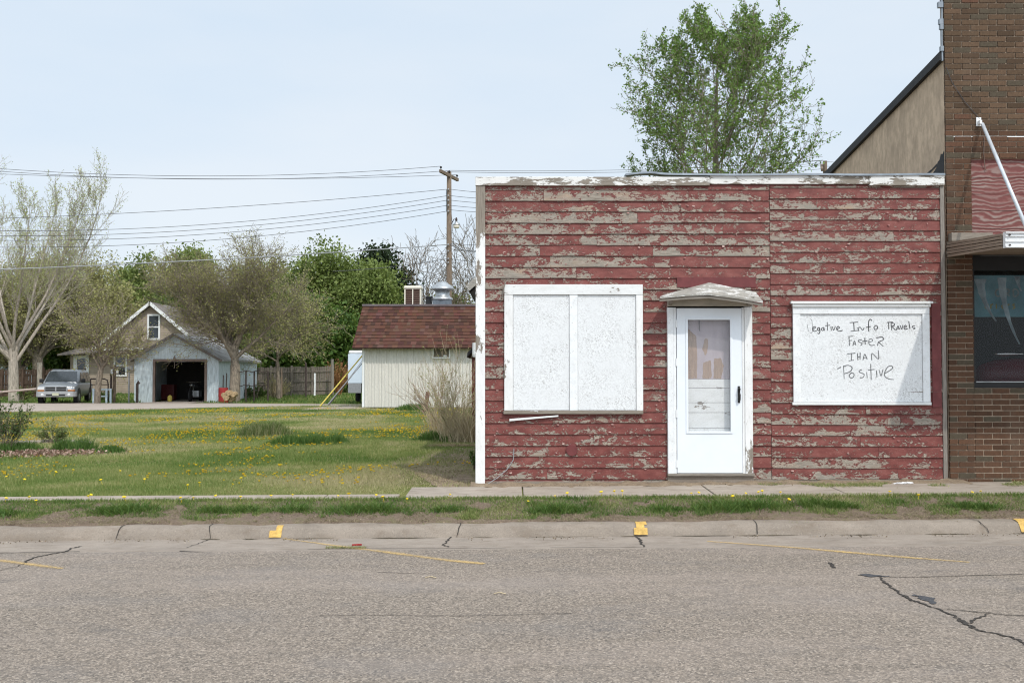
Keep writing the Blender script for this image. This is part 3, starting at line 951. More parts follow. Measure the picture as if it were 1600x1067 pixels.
# grass behind the alley, in front of fences
n = 16000
y = RN.uniform(48, 66, n); x = RN.uniform(-34, -3, n)
k = ~((x < -16.2) & (x > -19.5) & (y < 60)) & ((y > 50.8) | (x > -9.5)) & ~((x > -20.4) & (x < -15.5) & (y > 53.3) & (y < 62))
x = x[k]; y = y[k]
v, c = blades(x, y, RN.uniform(.04, .16, len(x)), RN.uniform(.03, .07, len(x)), mixcol(RN.uniform(0, .5, len(x)), G_STOPS), .8)
V.append(v); C.append(c)
npmesh('lawn_grass', np.concatenate(V), 4, m_grass, col=np.concatenate(C), kind='stuff', label='mown green lawn grass with yellowish patches on the vacant lot', cat='grass')

def tuft_obj(name, label, cat, spots, n, h, stops, wd=(.008, .018), sx=.3, sy=.2, mat=None, group=None, lean=.6):
    V = []; C = []
    for (px, py, s_) in spots:
        g = G(px, py); k = int(n*s_)
        r_ = RN.normal(0, 1, k); x = g.x+r_*sx*s_; y = g.y+RN.normal(0, sy, k)
        hh = RN.uniform(h*.4, h, k)*np.exp(-(r_*.55)**2)
        v, c = blades(x, y, hh, RN.uniform(wd[0], wd[1], k), mixcol(RN.uniform(0, 1, k), stops), lean)
        V.append(v); C.append(c)
    return npmesh(name, np.concatenate(V), 4, mat or m_grass, col=np.concatenate(C), label=label, cat=cat, group=group)
GREEN = [(0, (.035,.09,.018)), (.6, (.085,.17,.035)), (1, (.17,.24,.07))]
MIXG = [(0, (.05,.10,.02)), (.5, (.15,.20,.06)), (1, (.38,.34,.20))]
tuft_obj('grass_clump', 'tall grass clump mixed with straw, farther of two in mid lawn', 'grass clump', [(395, 682, .9), (425, 680, 1.1)], 1700, .34, MIXG, sx=.22, sy=.18)
tuft_obj('grass_clump', 'low dark green grass clump spreading across mid lawn, nearer of two', 'grass clump', [(450, 694, 1.0), (490, 693, 1.2), (525, 692, .6)], 1700, .20, GREEN, sx=.22, sy=.15)
tuft_obj('grass_clump', 'green grass clump at foot of the bare shrub beside the red building', 'grass clump', [(675, 688, 1.0), (712, 690, 1.0)], 900, .22, GREEN, sx=.2, sy=.12)
tuft_obj('grass_clump', 'dark weed clump in front of the white corrugated shed', 'grass clump', [(640, 642, 1), (655, 641, .8)], 700, .30, GREEN, wd=(.02,.04), sx=.35, sy=.2)
tuft_obj('grass_clump', 'thick green grass at left edge of the leafy garden bed', 'grass clump', [(5, 708, 1.2), (35, 706, 1.0)], 1400, .22, GREEN, sx=.24, sy=.14)
tuft_obj('grass_clump', 'thick green grass beside the brown leaves in the garden bed', 'grass clump', [(100, 706, .7), (128, 706, 1.0)], 1200, .27, GREEN, sx=.16, sy=.12)
tuft_obj('weed', 'round dark green weed at the right end of the garden bed', 'weed', [(172, 708, 1.0)], 900, .16, GREEN, wd=(.015,.03), sx=.15, sy=.09)
tuft_obj('weed', 'small bright green weed at the red wall below the lettered board', 'weed', [(1300, 754, 1.0)], 240, .12, GREEN, wd=(.005,.010), sx=.045, sy=.03)
tuft_obj('weed', 'small upright green weed at the red wall near the white paper', 'weed', [(1392, 751, 1.0)], 200, .13, GREEN, wd=(.005,.010), sx=.04, sy=.03)
tuft_obj('weed', 'dry tan grass tuft at the foot of the red wall', 'weed', [(832, 755, 1.0)], 130, .12, [(0, (.32,.24,.13)), (1, (.45,.36,.22))], wd=(.004,.007), sx=.04, sy=.02)
# low scruff in the joint between slabs and wall
V = []; C = []
n = 9000
x = RN.uniform(2.95, 7.2, n); y = 11.86+RN.normal(0, .09, n)
k = (vnoise(x, y, .28, 31) > .50) & (y < 12.15)
x = x[k]; y = y[k]
v, c = blades(x, y, RN.uniform(.008, .032, len(x)), RN.uniform(.004, .008, len(x)), mixcol(RN.uniform(.3, 1, len(x)), G_STOPS), 1.8, gz(x, y)+.022)
npmesh('sidewalk_weeds', v, 4, m_grass, col=c, kind='stuff', label='dry scruffy weeds growing between the sidewalk slabs and the red wall', cat='weeds')
n = 9000
x = RN.normal(-1.0, .55, n); y = RN.normal(13.6, 1.5, n)
k = (x < -.43) & (y > 12.15) & (vnoise(x, y, .3, 91)*.6+vnoise(x, y, .1, 92)*.4 > .42)
x = x[k]; y = y[k]
v, c = blades(x, y, RN.uniform(.006, .03, len(x)), RN.uniform(.004, .009, len(x)), mixcol(RN.uniform(0, 1, len(x)), [(0, (.15,.11,.07)), (.5, (.36,.29,.19)), (.75, (.46,.38,.25)), (1, (.13,.18,.05))]), 2.6, gz(x, y)+.012)
npmesh('dead_thatch', v, 4, m_straw, col=c, kind='stuff', label='dead straw and thin grass on the bare soil by the shop corner', cat='thatch')
# weeds in the gutter joint
V = []; C = []
for (pa, pb, py) in ((880, 945, 832), (1180, 1400, 829), (1470, 1560, 827), (505, 575, 857), (640, 680, 833), (1012, 1030, 833)):
    k = int((pb-pa)*6); xs = np.array([G(px, py).x for px in np.linspace(pa, pb, 12)]); xx = RN.uniform(xs[0], xs[-1], k)
    yy = G((pa+pb)/2, py).y+RN.normal(0, .02, k)
    kk = vnoise(xx, yy, .12, 33) > .42
    xx = xx[kk]; yy = yy[kk]
    v, c = blades(xx, yy, RN.uniform(.006, .022, len(xx)), RN.uniform(.004, .008, len(xx)), mixcol(RN.uniform(.55, 1, len(xx)), G_STOPS)*.8, 2.2, gz(xx, yy)+.004)
    V.append(v); C.append(c)
npmesh('gutter_weeds', np.concatenate(V), 4, m_grass, col=np.concatenate(C), kind='stuff', label='thin dry weeds along the joint of gutter and kerb', cat='weeds')

# dandelions: the nearest as individuals, the rest as one mass
def flower_mesh():
    mb = MB()
    mb.tube([(0, 0, 0), (.006, 0, .03), (.004, .003, .055)], .002, 4)
    mb.lathe([(.002, .052), (.012, .056), (.020, .062), (.017, .068), (.006, .072)], (.004, .003, 0), 9)
    return mb
d_head = flower_mesh()
me0 = None
spots = [(8,788),(48,786),(57,793),(139,786),(195,785),(197,789),(284,789),(302,786),(340,782),(375,787),(424,783),(455,781),(527,783),(545,780),(588,781),(600,788),(700,782),(824,792),(888,780),(941,781),(962,776),(973,777),(1082,778),(1089,777),(1163,779),(1187,777),(1192,777),(1220,777),(1390,779),(1517,775),(1533,774),(1230,792),(1146,787),(868,784),(636,790),(1435,784),
         (160,759),(225,756),(293,766),(312,762),(361,762),(378,755),(12,750),(37,755),(84,746),(113,741),(188,742),(140,780)]
for i, (px, py) in enumerate(spots):
    g = G(px, py)
    if me0 is None:
        o = d_head.build('dandelion', m_flower, label=None, rel=False); me0 = o
    else:
        o = me0.copy(); link(o)
    o.location = (g.x, g.y, g.z+.012 + .012*(g.y < 11.06)); s_ = R.uniform(.7, 1.1); o.scale = (s_, s_, s_*R.uniform(.7, 1.1)); o.rotation_euler = (R.uniform(-.5, .1), R.uniform(-.3, .3), R.random()*6)
    near = g.y < 11.1
    tag(o, 'single yellow dandelion flower on the grass strip between kerb and sidewalk' if near else 'single yellow dandelion flower at the near edge of the lawn behind the sidewalk', 'dandelion',
        'dandelions on the kerbside strip' if near else 'dandelions at the lawn edge')
V = []
N_ = 19000
y = 12.3 + RN.uniform(0, 1, N_)**.8*27; x = RN.uniform(-1, -.02, N_)*(.54*y+4.5)
k = (vnoise(x, y*.45, 1.5, 41)*.65+vnoise(x, y*.7, .5, 42)*.35 > .53) & (x < -.6)
edge = np.interp(x, [-60, a0.x, a1.x, a2.x, 0], [a0.y-2, a0.y, a1.y, a2.y, a2.y])
k &= (y < edge-.4) & (corner_soil(x, y) < .25)
k &= ~((x > -1.8) & (y > 17))
x = x[k]; y = y[k]; z = gz(x, y)+RN.uniform(.02, .045, len(x)); r_ = RN.uniform(.011, .020, len(x))*(1+.016*(y-12))
n = len(x)
v = np.zeros((n, 2, 4, 3))
for q in range(2):   # small crossed discs: a cap and an upright rosette
    a = RN.uniform(0, 6.28, n)
    for j, (s1, s2) in enumerate(((-1, -1), (1, -1), (1, 1), (-1, 1))):
        if q == 0: v[:, q, j] = np.stack([x+s1*r_, y+s2*r_, z+.004*s1], -1)
        else: v[:, q, j] = np.stack([x+s1*r_*np.cos(a), y+s1*r_*np.sin(a)*.6, z+s2*r_*.55-.004], -1)
c = np.repeat(mixcol(RN.uniform(0, 1, n), [(0, (.66,.40,.02)), (1, (.92,.70,.05))]), 2, axis=0)
npmesh('dandelions', v.reshape(-1, 3), 4, m_leaf, col=c, kind='stuff', label='hundreds of yellow dandelion heads dotted over the lawn', cat='dandelions')

# ------------------------------------------------------------------ red clapboard shop
YF = 12.2
def FX(px): return X(px, YF)
def FZ(py): return Z(py, YF)
XL, XR = -.415, 5.315
shop = thing('red_clapboard_shop', 'one-storey shop front of peeling dark red clapboards with boarded windows', 'building', (2.45, YF, .26))
SXA, SXB, SXC = FX(758), FX(1204), FX(1471)
def boards(x0, x1, zt, pitch, phase, bid0, wear, skip):
    """lapped boards as one sheet of real laps; returns verts, faces, attributes"""
    vs, fs, B, Vv, W = [], [], [], [], []
    z = zt; k = 0
    rng = random.Random(bid0)
    while z > .24:
        z0 = z - pitch
        segs = [(x0, x1)]
        dz1 = FZ(476)
        if z0 < dz1:
            dl, dr = FX(1044), FX(1173)
            ns = []
            for a, b in segs:
                if b <= dl or a >= dr: ns.append((a, b))
                else:
                    if a < dl: ns.append((a, dl))
                    if b > dr: ns.append((dr, b))
            segs = ns
        for (a, b) in segs:
            cuts = [a]
            if b-a > 1.2:
                c_ = a + rng.uniform(.5, 2.0)
                while c_ < b-.4:
                    cuts.append(c_); c_ += rng.uniform(1.1, 2.6)
            cuts.append(b)
            for s0, s1 in zip(cuts[:-1], cuts[1:]):
                bid = bid0 + k*7 + len(vs)*.0137
                off = rng.uniform(-.0025, .0025); lip = .015 + rng.uniform(-.003, .005)
                if rng.random() < .08: lip += .008
                n = max(2, int((s1-s0)/.18)+1); base = len(vs); wr = wear + rng.uniform(-.012, .012)
                ph = rng.uniform(0, 6)
                for i in range(n):
                    x = s0+.0015 + (s1-s0-.003)*i/(n-1); dzz = .0028*math.sin(x*2.1+ph+z*5)+.0016*math.sin(x*9+ph*2)
                    lp = lip + .002*math.sin(x*5+ph)
                    zb = z0 + off + dzz; ztp = z + .012 + dzz
                    yb = YF - lp; yt = YF - .001
                    for (yy, zz, vv) in ((YF, zb+.001, 0), (yb+.0025, zb, 0), (yb, zb+.003, .05), ((yb*.5+yt*.5), (zb+ztp)/2, .5), (yt, ztp, 1)):
                        vs.append((x, yy, zz)); B.append(bid); Vv.append(vv); W.append(wr)
                for i in range(n-1):
                    for j in range(4):
                        q = base+i*5+j; fs.append((q, q+5, q+6, q+1))
        z = z0; k += 1
    return vs, fs, B, Vv, W
def siding_part():
    allv, allf, B, V_, W = [], [], [], [], []
    top = FZ(293)
    for (a, b, zt, pitch, ph, bid0, wear) in ((SXA, SXB-.002, top-.035, .1362, 0, 100, .008), (SXB+.002, SXC, top-.008, .1322, 0, 900, .0)):
        vs, fs, b_, v_, w_ = boards(a, b, zt, pitch, ph, bid0, wear, None)
        n = len(allv); allv += vs; allf += [tuple(n+i for i in f) for f in fs]; B += b_; V_ += v_; W += w_
        # narrow starter board under the fascia
        n = len(allv)
        for i in range(13):
            x = a+(b-a)*i/12
            for yy, zz, vv in ((YF, zt+.001, 0), (YF-.013, zt+.002, .05), (YF-.006, top+.03, 1)):
                allv.append((x, yy, zz)); B.append(bid0-5); V_.append(vv); W.append(.0)
        for i in range(12):
            for j in range(2):
                q = n+i*3+j; allf.append((q, q+3, q+4, q+1))
    me = bpy.data.meshes.new('siding')
    o = bpy.data.objects.new('siding', me)
    L = shop.location
    me.from_pydata([(x-L.x, y-L.y, z-L.z) for x, y, z in allv], [], allf)
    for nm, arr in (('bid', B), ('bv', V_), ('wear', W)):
        at = me.attributes.new(nm, 'FLOAT', 'POINT'); at.data.foreach_set('value', arr)
    # bare upper boards, redder at mid height right of the door
    at = me.attributes['wear']; 
    vals = []
    for (x, y, z), w0 in zip(allv, W):
        hgt = (z-.3)/3.6
        vals.append(w0 + .012*math.sin(x*1.7+1)*(hgt) + (.008 if hgt > .62 else .001) + (-.03 if (FX(1010) < x < FX(1042) and z < FZ(470)) else 0) + (-.012 if x > FX(1455) else 0))
    at.data.foreach_set('value', vals)
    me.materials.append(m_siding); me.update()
    link(o, shop)
    return o
siding_part()
# wall body behind the boards (with the door opening), side walls, back and roof
mb = MB()
dl, dr, dt = FX(1044), FX(1173), FZ(476)
ztop = FZ(279)
mb.box(XL+.01, dl, YF+.001, YF+.16, .1, ztop)
mb.box(dr, XR-.01, YF+.001, YF+.16, .1, ztop)
mb.box(dl, dr, YF+.001, YF+.16, dt, ztop)
mb.prismx([(YF+.16, .1), (16.4, .1), (16.4, 2.35), (YF+.16, 2.95)], XL+.01, XL+.13)
mb.prismx([(YF+.16, .1), (16.4, .1), (16.4, 2.35), (YF+.16, 2.95)], XR-.15, XR-.03)
mb.box(XL+.13, XR-.15, 16.25, 16.4, .1, 2.35)
mb.build('wall', m_redwood, shop)
mb = MB()
for i in range(19):
    z0_ = .26+i*.136
    ye = 16.4 if z0_+.136 < 2.35 else YF+.16+(16.4-YF-.16)*max(.03, (2.95-z0_-.136)/.6)
    mb.hexa([(XL-.008, YF+.112, z0_), (XL+.009, YF+.112, z0_), (XL+.009, ye, z0_), (XL-.008, ye, z0_), (XL+.006, YF+.112, z0_+.136), (XL+.009, YF+.112, z0_+.136), (XL+.009, ye, z0_+.136), (XL+.006, ye, z0_+.136)])
mb.build('side_siding', m_redwood, shop)
mb = MB(); mb.prismx([(YF+.162, 2.955), (16.6, 2.34), (16.6, 2.42), (YF+.162, 3.04)], XL-.02, XR-.02); mb.build('roof', m_roofgrey, shop)
# corner boards
mb = MB(); mb.box(XL-.03, FX(758), YF-.034, YF+.001, .24, FZ(291))
o = mb.build('corner_board', m_corner, shop, bevel=.004, label='left corner board, grey wood above and white paint below')
mb = MB(); mb.box(XL-.03, XL+.008, YF+.002, YF+.11, .24, FZ(291)); mb.build('corner_board', m_white_v, shop, bevel=.003)
mb = MB(); mb.box(SXC+.001, XR-.002, YF-.022, YF+.001, .26, FZ(291)); mb.build('corner_board', m_gray_wood_v, shop, bevel=.003, label='narrow right corner board worn to grey wood')
# fascia in three lengths and metal flashing
mb = MB(); mb.box(XL-.035, FX(1109.5), YF-.045, YF+.03, FZ(291), FZ(277.5)); mb.build('fascia_board', m_fascia, shop, bevel=.004, label='left fascia board, grey end with flaking white paint')
mb = MB(); mb.box(FX(1110.2), FX(1359), YF-.036, YF+.03, FZ(288.5), FZ(274)); mb.build('fascia_board', m_fascia, shop, bevel=.004)
mb = MB(); mb.box(FX(1359.5), XR-.005, YF-.046, YF+.03, FZ(291), FZ(274)); mb.build('fascia_board', m_fascia, shop, bevel=.004)
mb = MB()
xs = np.linspace(FX(978), XR-.002, 26)
for i in range(25):
    def hz(x): return FZ(274.2)+.004*math.sin(x*4)+(.028*math.exp(-((x-FX(1010))/.16)**2))
    x0, x1 = xs[i], xs[i+1]
    z0, z1 = hz(x0), hz(x1)
    mb.hexa([(x0, YF-.062, z0-.012), (x1, YF-.062, z1-.012), (x1, YF+.12, z1-.002), (x0, YF+.12, z0-.002), (x0, YF-.060, z0+.012), (x1, YF-.060, z1+.012), (x1, YF+.12, z1+.022), (x0, YF+.12, z0+.022)])
mb.build('flashing', m_flash, shop)
# flat red panel over the door and smooth board by the right window
m_redflat = simple('smooth_red_paint', (.175,.048,.048), .6, .10, 6, fine=9, c2=(.135,.034,.034))
mb = MB(); mb.box(FX(1058), FX(1181), YF-.026, YF-.017, FZ(449), FZ(433.5)); mb.build('patch_panel', m_redflat, shop)
mb = MB(); mb.box(FX(1455), FX(1469), YF-.028, YF-.018, FZ(636), FZ(474)); mb.build('patch_panel', m_redflat, shop)
mb = MB(); mb.lathe([(.002, -.032), (.068, -.032), (.072, -.028), (.072, -.01)], (FX(893), YF, FZ(703)), 22, 'y'); mb.build('round_plug', m_redflat, shop, label='round red cap over a hole in the low siding')
# curled flakes of paint standing off the boards
mb = MB()
for i in range(420):
    x_ = R.uniform(SXA+.03, SXC-.03); z_ = R.uniform(.35, FZ(300))
    if (FX(784) < x_ < FX(1008) and FZ(650) < z_ < FZ(440)) or (FX(1036) < x_ < FX(1180) and z_ < FZ(436)) or (FX(1230) < x_ < FX(1458) and FZ(636) < z_ < FZ(468)): continue
    L_ = R.uniform(.008, .035); h_ = R.uniform(.006, .018); o_f = R.uniform(.004, .014); y_ = YF-.014
    mb.quad((x_, y_, z_), (x_+L_, y_, z_+R.uniform(-.004, .004)), (x_+L_*.9, y_-o_f, z_-h_), (x_+L_*.1, y_-o_f*.8, z_-h_*.8))
mb.build('paint_flakes', simple('curled_paint', (.42,.30,.26), .7, .3, 3, c2=(.20,.05,.05)), shop, kind='stuff')
# foundation sill
mb = MB()
mb.box(FX(760), dl-.02, YF-.02, YF+.0005, .20, FZ(751.5)); mb.box(dr+.02, SXC, YF-.012, YF+.0005, .20, FZ(748.5)); mb.box(dl-.019, dr+.019, YF-.05, YF+.06, .20, FZ(743)); mb.build('foundation_sill', m_kerb, shop, bevel=.004)

# left boarded window
wn = thing('boarded_window', 'wide window boarded with two white strand panels, left of the door', 'window', (FX(896), YF, FZ(646)))
a, b = FX(788), FX(1004)
mb = MB(); mb.box(a, b, YF-.052, YF-.0175, FZ(461), FZ(445)); mb.build('header_board', m_white_h, wn, bevel=.004)
for (p, q) in ((788, 801.5), (993.5, 1004)):
    mb = MB(); mb.box(FX(p), FX(q), YF-.048, YF-.0175, FZ(641), FZ(461.2)); mb.build('frame_board', m_white_v, wn, bevel=.004)
mb = MB(); mb.box(FX(889.5), FX(902.5), YF-.046, YF-.0175, FZ(641), FZ(461.2)); mb.build('mullion', m_white_good, wn, bevel=.004)
for (p, q) in ((802, 889), (903, 993)):
    mb = MB(); mb.box(FX(p), FX(q), YF-.030, YF-.0172, FZ(640.5), FZ(461.5)); mb.build('strand_panel', m_osb, wn)
mb = MB(); mb.box(a-.01, b, YF-.058, YF-.016, FZ(646.5), FZ(641.2)); mb.build('sill', m_sill, wn, bevel=.004)
# loose strips of trim
mb = MB(); mb.hexa([Vector(q) for q in ((FX(796), YF-.055, FZ(657.5)), (FX(872), YF-.05, FZ(650.5)), (FX(872), YF-.03, FZ(650.5)), (FX(796), YF-.03, FZ(657.5)), (FX(796), YF-.055, FZ(654)), (FX(872), YF-.05, FZ(648.2)), (FX(872), YF-.03, FZ(648.2)), (FX(796), YF-.03, FZ(654)))])
mb.build('hanging_trim_strip', m_white_h, wn, label='loose white trim strip hanging from the sill')
mb = MB(); mb.tube([(FX(793), YF-.05, FZ(437)), (FX(789.5), YF-.07, FZ(443)), (FX(787), YF-.075, FZ(452)), (FX(785.5), YF-.06, FZ(461)), (FX(784), YF-.04, FZ(467))], [.004, .008, .008, .007, .003], 4)
mb.build('curled_strip', m_gray_wood_v, wn)

# right boarded window with writing
wr = thing('boarded_window', 'window boarded with one white panel lettered in marker, right of the door', 'window', (FX(1344), YF, FZ(632)))
mb = MB(); mb.box(FX(1234), FX(1455), YF-.085, YF-.0175, FZ(475), FZ(471.5)); mb.box(FX(1237), FX(1452), YF-.065, YF-.0178, FZ(480), FZ(475)); mb.build('cornice', m_white_h, wr, bevel=.003)
mb = MB(); mb.box(FX(1238), FX(1451), YF-.045, YF-.0175, FZ(491), FZ(480.2)); mb.build('header_board', m_white_good, wr, bevel=.004)
for (p, q) in ((1238, 1249.5), (1440, 1451)):
    mb = MB(); mb.box(FX(p), FX(q), YF-.045, YF-.0175, FZ(628), FZ(491.2)); mb.build('frame_board', m_white_good, wr, bevel=.004)
mb = MB(); mb.box(FX(1236), FX(1452), YF-.052, YF-.0175, FZ(632.5), FZ(628.2)); mb.build('sill', m_white_h, wr, bevel=.003)
mb = MB(); mb.box(FX(1250), FX(1439.5), YF-.026, YF-.0172, FZ(627.8), FZ(491.5)); mb.build('strand_panel', m_osb, wr)
S1 = [[(193,235),(205,300)],[(225,180),(240,200),(243,300),(225,318)]]
S2 = [[(250,275),(270,270),(272,255),(255,258),(248,280),(262,300),(285,292)],[(305,262),(290,275),(300,292),(312,280),(310,262),(316,300),(305,322),(295,318)],
 [(350,262),(332,275),(340,292),(355,285),(356,262),(362,292)],[(390,212),(392,290)],[(372,245),(415,240)],[(425,255),(428,290)],[(440,255),(452,290),(468,252)],
 [(480,278),(505,268),(498,252),(482,262),(484,288),(510,298),(535,290)],
 [(975,215),(1030,212)],[(990,215),(990,275)],[(1015,215),(1020,290)],[(1015,215),(1045,225),(1040,245),(1020,252),(1055,285)],[(1065,290),(1080,250),(1095,280)],[(1070,275),(1092,272)],
 [(1105,245),(1118,278),(1130,240)],[(1140,262),(1165,255),(1155,240),(1140,255),(1148,278),(1175,272)],[(1190,205),(1200,275)],[(1248,245),(1225,250),(1228,262),(1250,268),(1235,280)],
 [(828,195),(815,183),(800,195),(795,240),(797,300)],[(770,262),(815,255)],[(860,245),(845,262),(858,282),(880,272),(878,248),(860,245)],
 [(870,365),(925,358),(935,385),(890,405),(880,440)],[(890,405),(935,445)],[(755,365),(758,425)],[(735,400),(780,395)]]
S3 = [[(612,215),(690,210)],[(650,213),(655,295)],[(620,300),(690,292)],[(690,265),(700,295)],[(690,270),(712,262),(735,290),(750,268)],
 [(600,350),(605,440)],[(600,350),(635,348)],[(603,392),(628,390)],[(640,440),(655,395),(668,435)],[(645,425),(663,422)],[(725,385),(695,390),(700,405),(730,420),(715,440)],
 [(795,405),(830,395),(825,375),(800,380),(795,415),(815,438),(850,432)],
 [(583,520),(660,512)],[(625,516),(622,585)],[(600,588),(645,582)],[(680,515),(685,580)],[(710,510),(708,575)],[(683,550),(708,545)],[(735,580),(752,525),(775,572)],[(742,560),(770,555)],[(820,580),(825,515),(885,570),(885,485)],
 [(488,668),(520,650)],[(545,640),(550,765)],[(545,645),(590,632),(630,655),(610,695),(552,715)],[(620,705),(598,730),(612,755),(640,745),(645,715),(620,705)],[(720,675),(695,690),(710,705),(745,720),(735,750),(705,755)],
 [(770,700),(775,755)],[(812,620),(815,770)],[(785,680),(845,672)],[(868,685),(872,745)],[(893,680),(910,735),(930,672)],[(950,710),(1020,665),(1015,640),(980,645),(950,690),(945,735),(985,765),(1030,770)]]
def smoothpts(pts):
    if len(pts) < 3: return pts
    out = []
    for i in range(len(pts)-1):
        p0 = pts[max(i-1, 0)]; p1 = pts[i]; p2 = pts[i+1]; p3 = pts[min(i+2, len(pts)-1)]
        for k in range(4):
            t = k/4
            out.append(tuple(.5*((2*p1[j])+(-p0[j]+p2[j])*t+(2*p0[j]-5*p1[j]+4*p2[j]-p3[j])*t*t+(-p0[j]+3*p1[j]-3*p2[j]+p3[j])*t**3) for j in (0, 1)))
    out.append(pts[-1]); return out
def writing(strokes, wd, mat, yoff, twice):
    mb = MB()
    for s_ in strokes:
        for rep in range(2 if twice else 1):
            jx, jy = R.uniform(-3, 3)*rep*1.3, R.uniform(-3, 3)*rep
            pts = [(FX(1230+(x_+jx)/6.278), FZ(470+(y_+jy)/6.278)) for x_, y_ in smoothpts(s_)]
            for (xa, za), (xb, zb) in zip(pts[:-1], pts[1:]):
                d = math.hypot(xb-xa, zb-za) or 1e-6
                nx, nz = -(zb-za)/d*wd/2, (xb-xa)/d*wd/2
                ex, ez = (xb-xa)/d*wd*.3, (zb-za)/d*wd*.3
                y_ = YF-.026-yoff-R.random()*.0002
                mb.quad((xa-nx-ex, y_, za-nz-ez), (xb-nx+ex, y_, zb-nz+ez), (xb+nx+ex, y_, zb+nz+ez), (xa+nx-ex, y_, za+nz-ez))
    return mb
writing(S1, .006, m_inkpale, .0008, False).build('writing', m_inkpale, wr)
writing(S2, .009, m_ink, .0010, True).build('writing', m_ink, wr, label='black marker lettering on the white panel')
writing(S3, .0085, m_ink, .0012, True).build('writing', simple('grey_marker_ink', (.17,.175,.18), .8, .3, 40), wr)

# door set
dr_t = thing('storm_door', 'white storm door with long glass pane and black pull handle', 'door', (FX(1107), YF, FZ(740)))
dz0, dz1 = FZ(738), FZ(482)
mb = MB(); g0, g1, gt, gb = FX(1073), FX(1140), FZ(499.5), FZ(674)
ya, yb = YF-.055, YF-.020
mb.box(FX(1056.5), g0, ya, yb, dz0, dz1); mb.box(g1, FX(1157.5), ya, yb, dz0, dz1); mb.box(g0, g1, ya, yb, dz0, gb); mb.box(g0, g1, ya, yb, gt, dz1)
mb.build('door_leaf', m_storm, dr_t)
mb = MB(); e = .022
for (xa, xb, za, zb) in ((g0-e, g0+.006, gb-e, gt+e), (g1-.006, g1+e, gb-e, gt+e), (g0+.006, g1-.006, gt-.006, gt+e), (g0+.006, g1-.006, gb-e, gb+.006)):
    mb.box(xa, xb, ya-.010, ya+.012, za, zb)
mb.build('pane_frame', m_storm, dr_t, bevel=.004)
mb = MB(); mb.box(g0+.0065, g1-.0065, ya+.014, ya+.018, gb+.0065, gt-.0065); mb.build('pane', mk_glass('door_glass', (.6,.62,.65), .10), dr_t)
mb = MB(); hx = FX(1152.5)
mb.tube([(hx, ya-.008, FZ(605)), (hx-.002, ya-.045, FZ(608)), (hx-.002, ya-.050, FZ(616)), (hx, ya-.042, FZ(624)), (hx, ya-.008, FZ(627))], [.012, .013, .014, .013, .012], 8)
mb.box(hx-.014, hx+.014, ya-.010, ya-.0005, FZ(629), FZ(603)); mb.build('handle', m_blackpl, dr_t, bevel=.003)
for py in (500, 560, 640, 718):
    mb = MB(); mb.box(FX(1054.6), FX(1057.0), ya-.006, ya+.002, FZ(py+12), FZ(py)); mb.build('hinge', m_alum, dr_t)
frm = thing('door_frame', 'white timber door casing around the storm door with bare threshold', 'door frame', (FX(1107), YF, FZ(742)))
mb = MB(); mb.box(FX(1042), FX(1051), YF-.060, YF+.03, FZ(740), FZ(481)); mb.box(FX(1051.1), FX(1055.6), YF-.052, YF+.03, FZ(740), FZ(481)); mb.build('casing_board', m_white_good, frm, bevel=.004)
mb = MB(); mb.box(FX(1162), FX(1174), YF-.060, YF+.03, FZ(740), FZ(480)); mb.box(FX(1158.2), FX(1161.9), YF-.048, YF+.03, FZ(740), FZ(481)); mb.build('casing_board', m_white_v, frm, bevel=.004)
mb = MB(); mb.box(FX(1043), FX(1171.5), YF-.062, YF+.03, FZ(478.8), FZ(463)); mb.build('header_board', simple('dull_cream_paint', (.47,.43,.36), .8, .1, 5, stretch=(1,1,4)), frm, bevel=.004)
mb = MB(); mb.box(FX(1041), FX(1176), YF-.085, YF+.1, FZ(742.6), FZ(738.6)); mb.build('threshold', m_gray_wood, frm, bevel=.004)
# old inner door seen through the pane
inn = thing('inner_door', 'old boarded inner door, lilac above white planks, behind the storm door', 'door', (FX(1107), YF+.05, FZ(740)))
split = FZ(592)
mb = MB(); mb.box(FX(1056), FX(1158), YF+.055, YF+.085, split, FZ(482)); mb.build('upper_panel', m_lilac, inn)
def blotch(pts, y_):
    mb = MB(); c_ = [FX(sum(p[0] for p in pts)/len(pts)), FZ(sum(p[1] for p in pts)/len(pts))]
    ring = []
    for i in range(len(pts)):
        (x0, z0), (x1, z1) = pts[i], pts[(i+1) % len(pts)]
        for k in range(5):
            t = k/5; ring.append((FX(x0+(x1-x0)*t+R.uniform(-.7, .7)), FZ(z0+(z1-z0)*t+R.uniform(-.7, .7))))
    n0 = len(mb.v); mb.v = [(c_[0], y_, c_[1])]+[(x_, y_, z_) for x_, z_ in ring]
    for i in range(len(ring)): mb.f.append((0, 1+i, 1+(i+1) % len(ring)))
    return mb
mbb = MB()
for pts in ([(1071,516),(1078,514),(1090,525),(1091,560),(1090,591.4),(1071,591.4)], [(1103,528),(1108,530),(1107,550),(1103,556),(1099,545)], [(1100,566),(1112,563),(1113,591.4),(1099,591.4)], [(1117,560),(1128,559),(1132,572),(1128,591.4),(1116,591.4)]):
    q = blotch(pts, YF+.0535); n0 = len(mbb.v); mbb.v += q.v; mbb.f += [tuple(n0+i for i in f) for f in q.f]
mbb.build('bare_patch', m_tanboard, inn)
mb = MB()
for i, (pa, pb) in enumerate(((592.5, 606), (606.5, 629), (629.6, 644.5), (645.1, 669), (669.6, 700))):
    mb.box(FX(1056), FX(1158), YF+.045+.003*(i % 2), YF+.08, FZ(pb), FZ(pa))
mb.box(FX(1056), FX(1158), YF+.05, YF+.08, FZ(741), FZ(700.5))
mb.build('lower_planks', m_white_h, inn, bevel=.003)
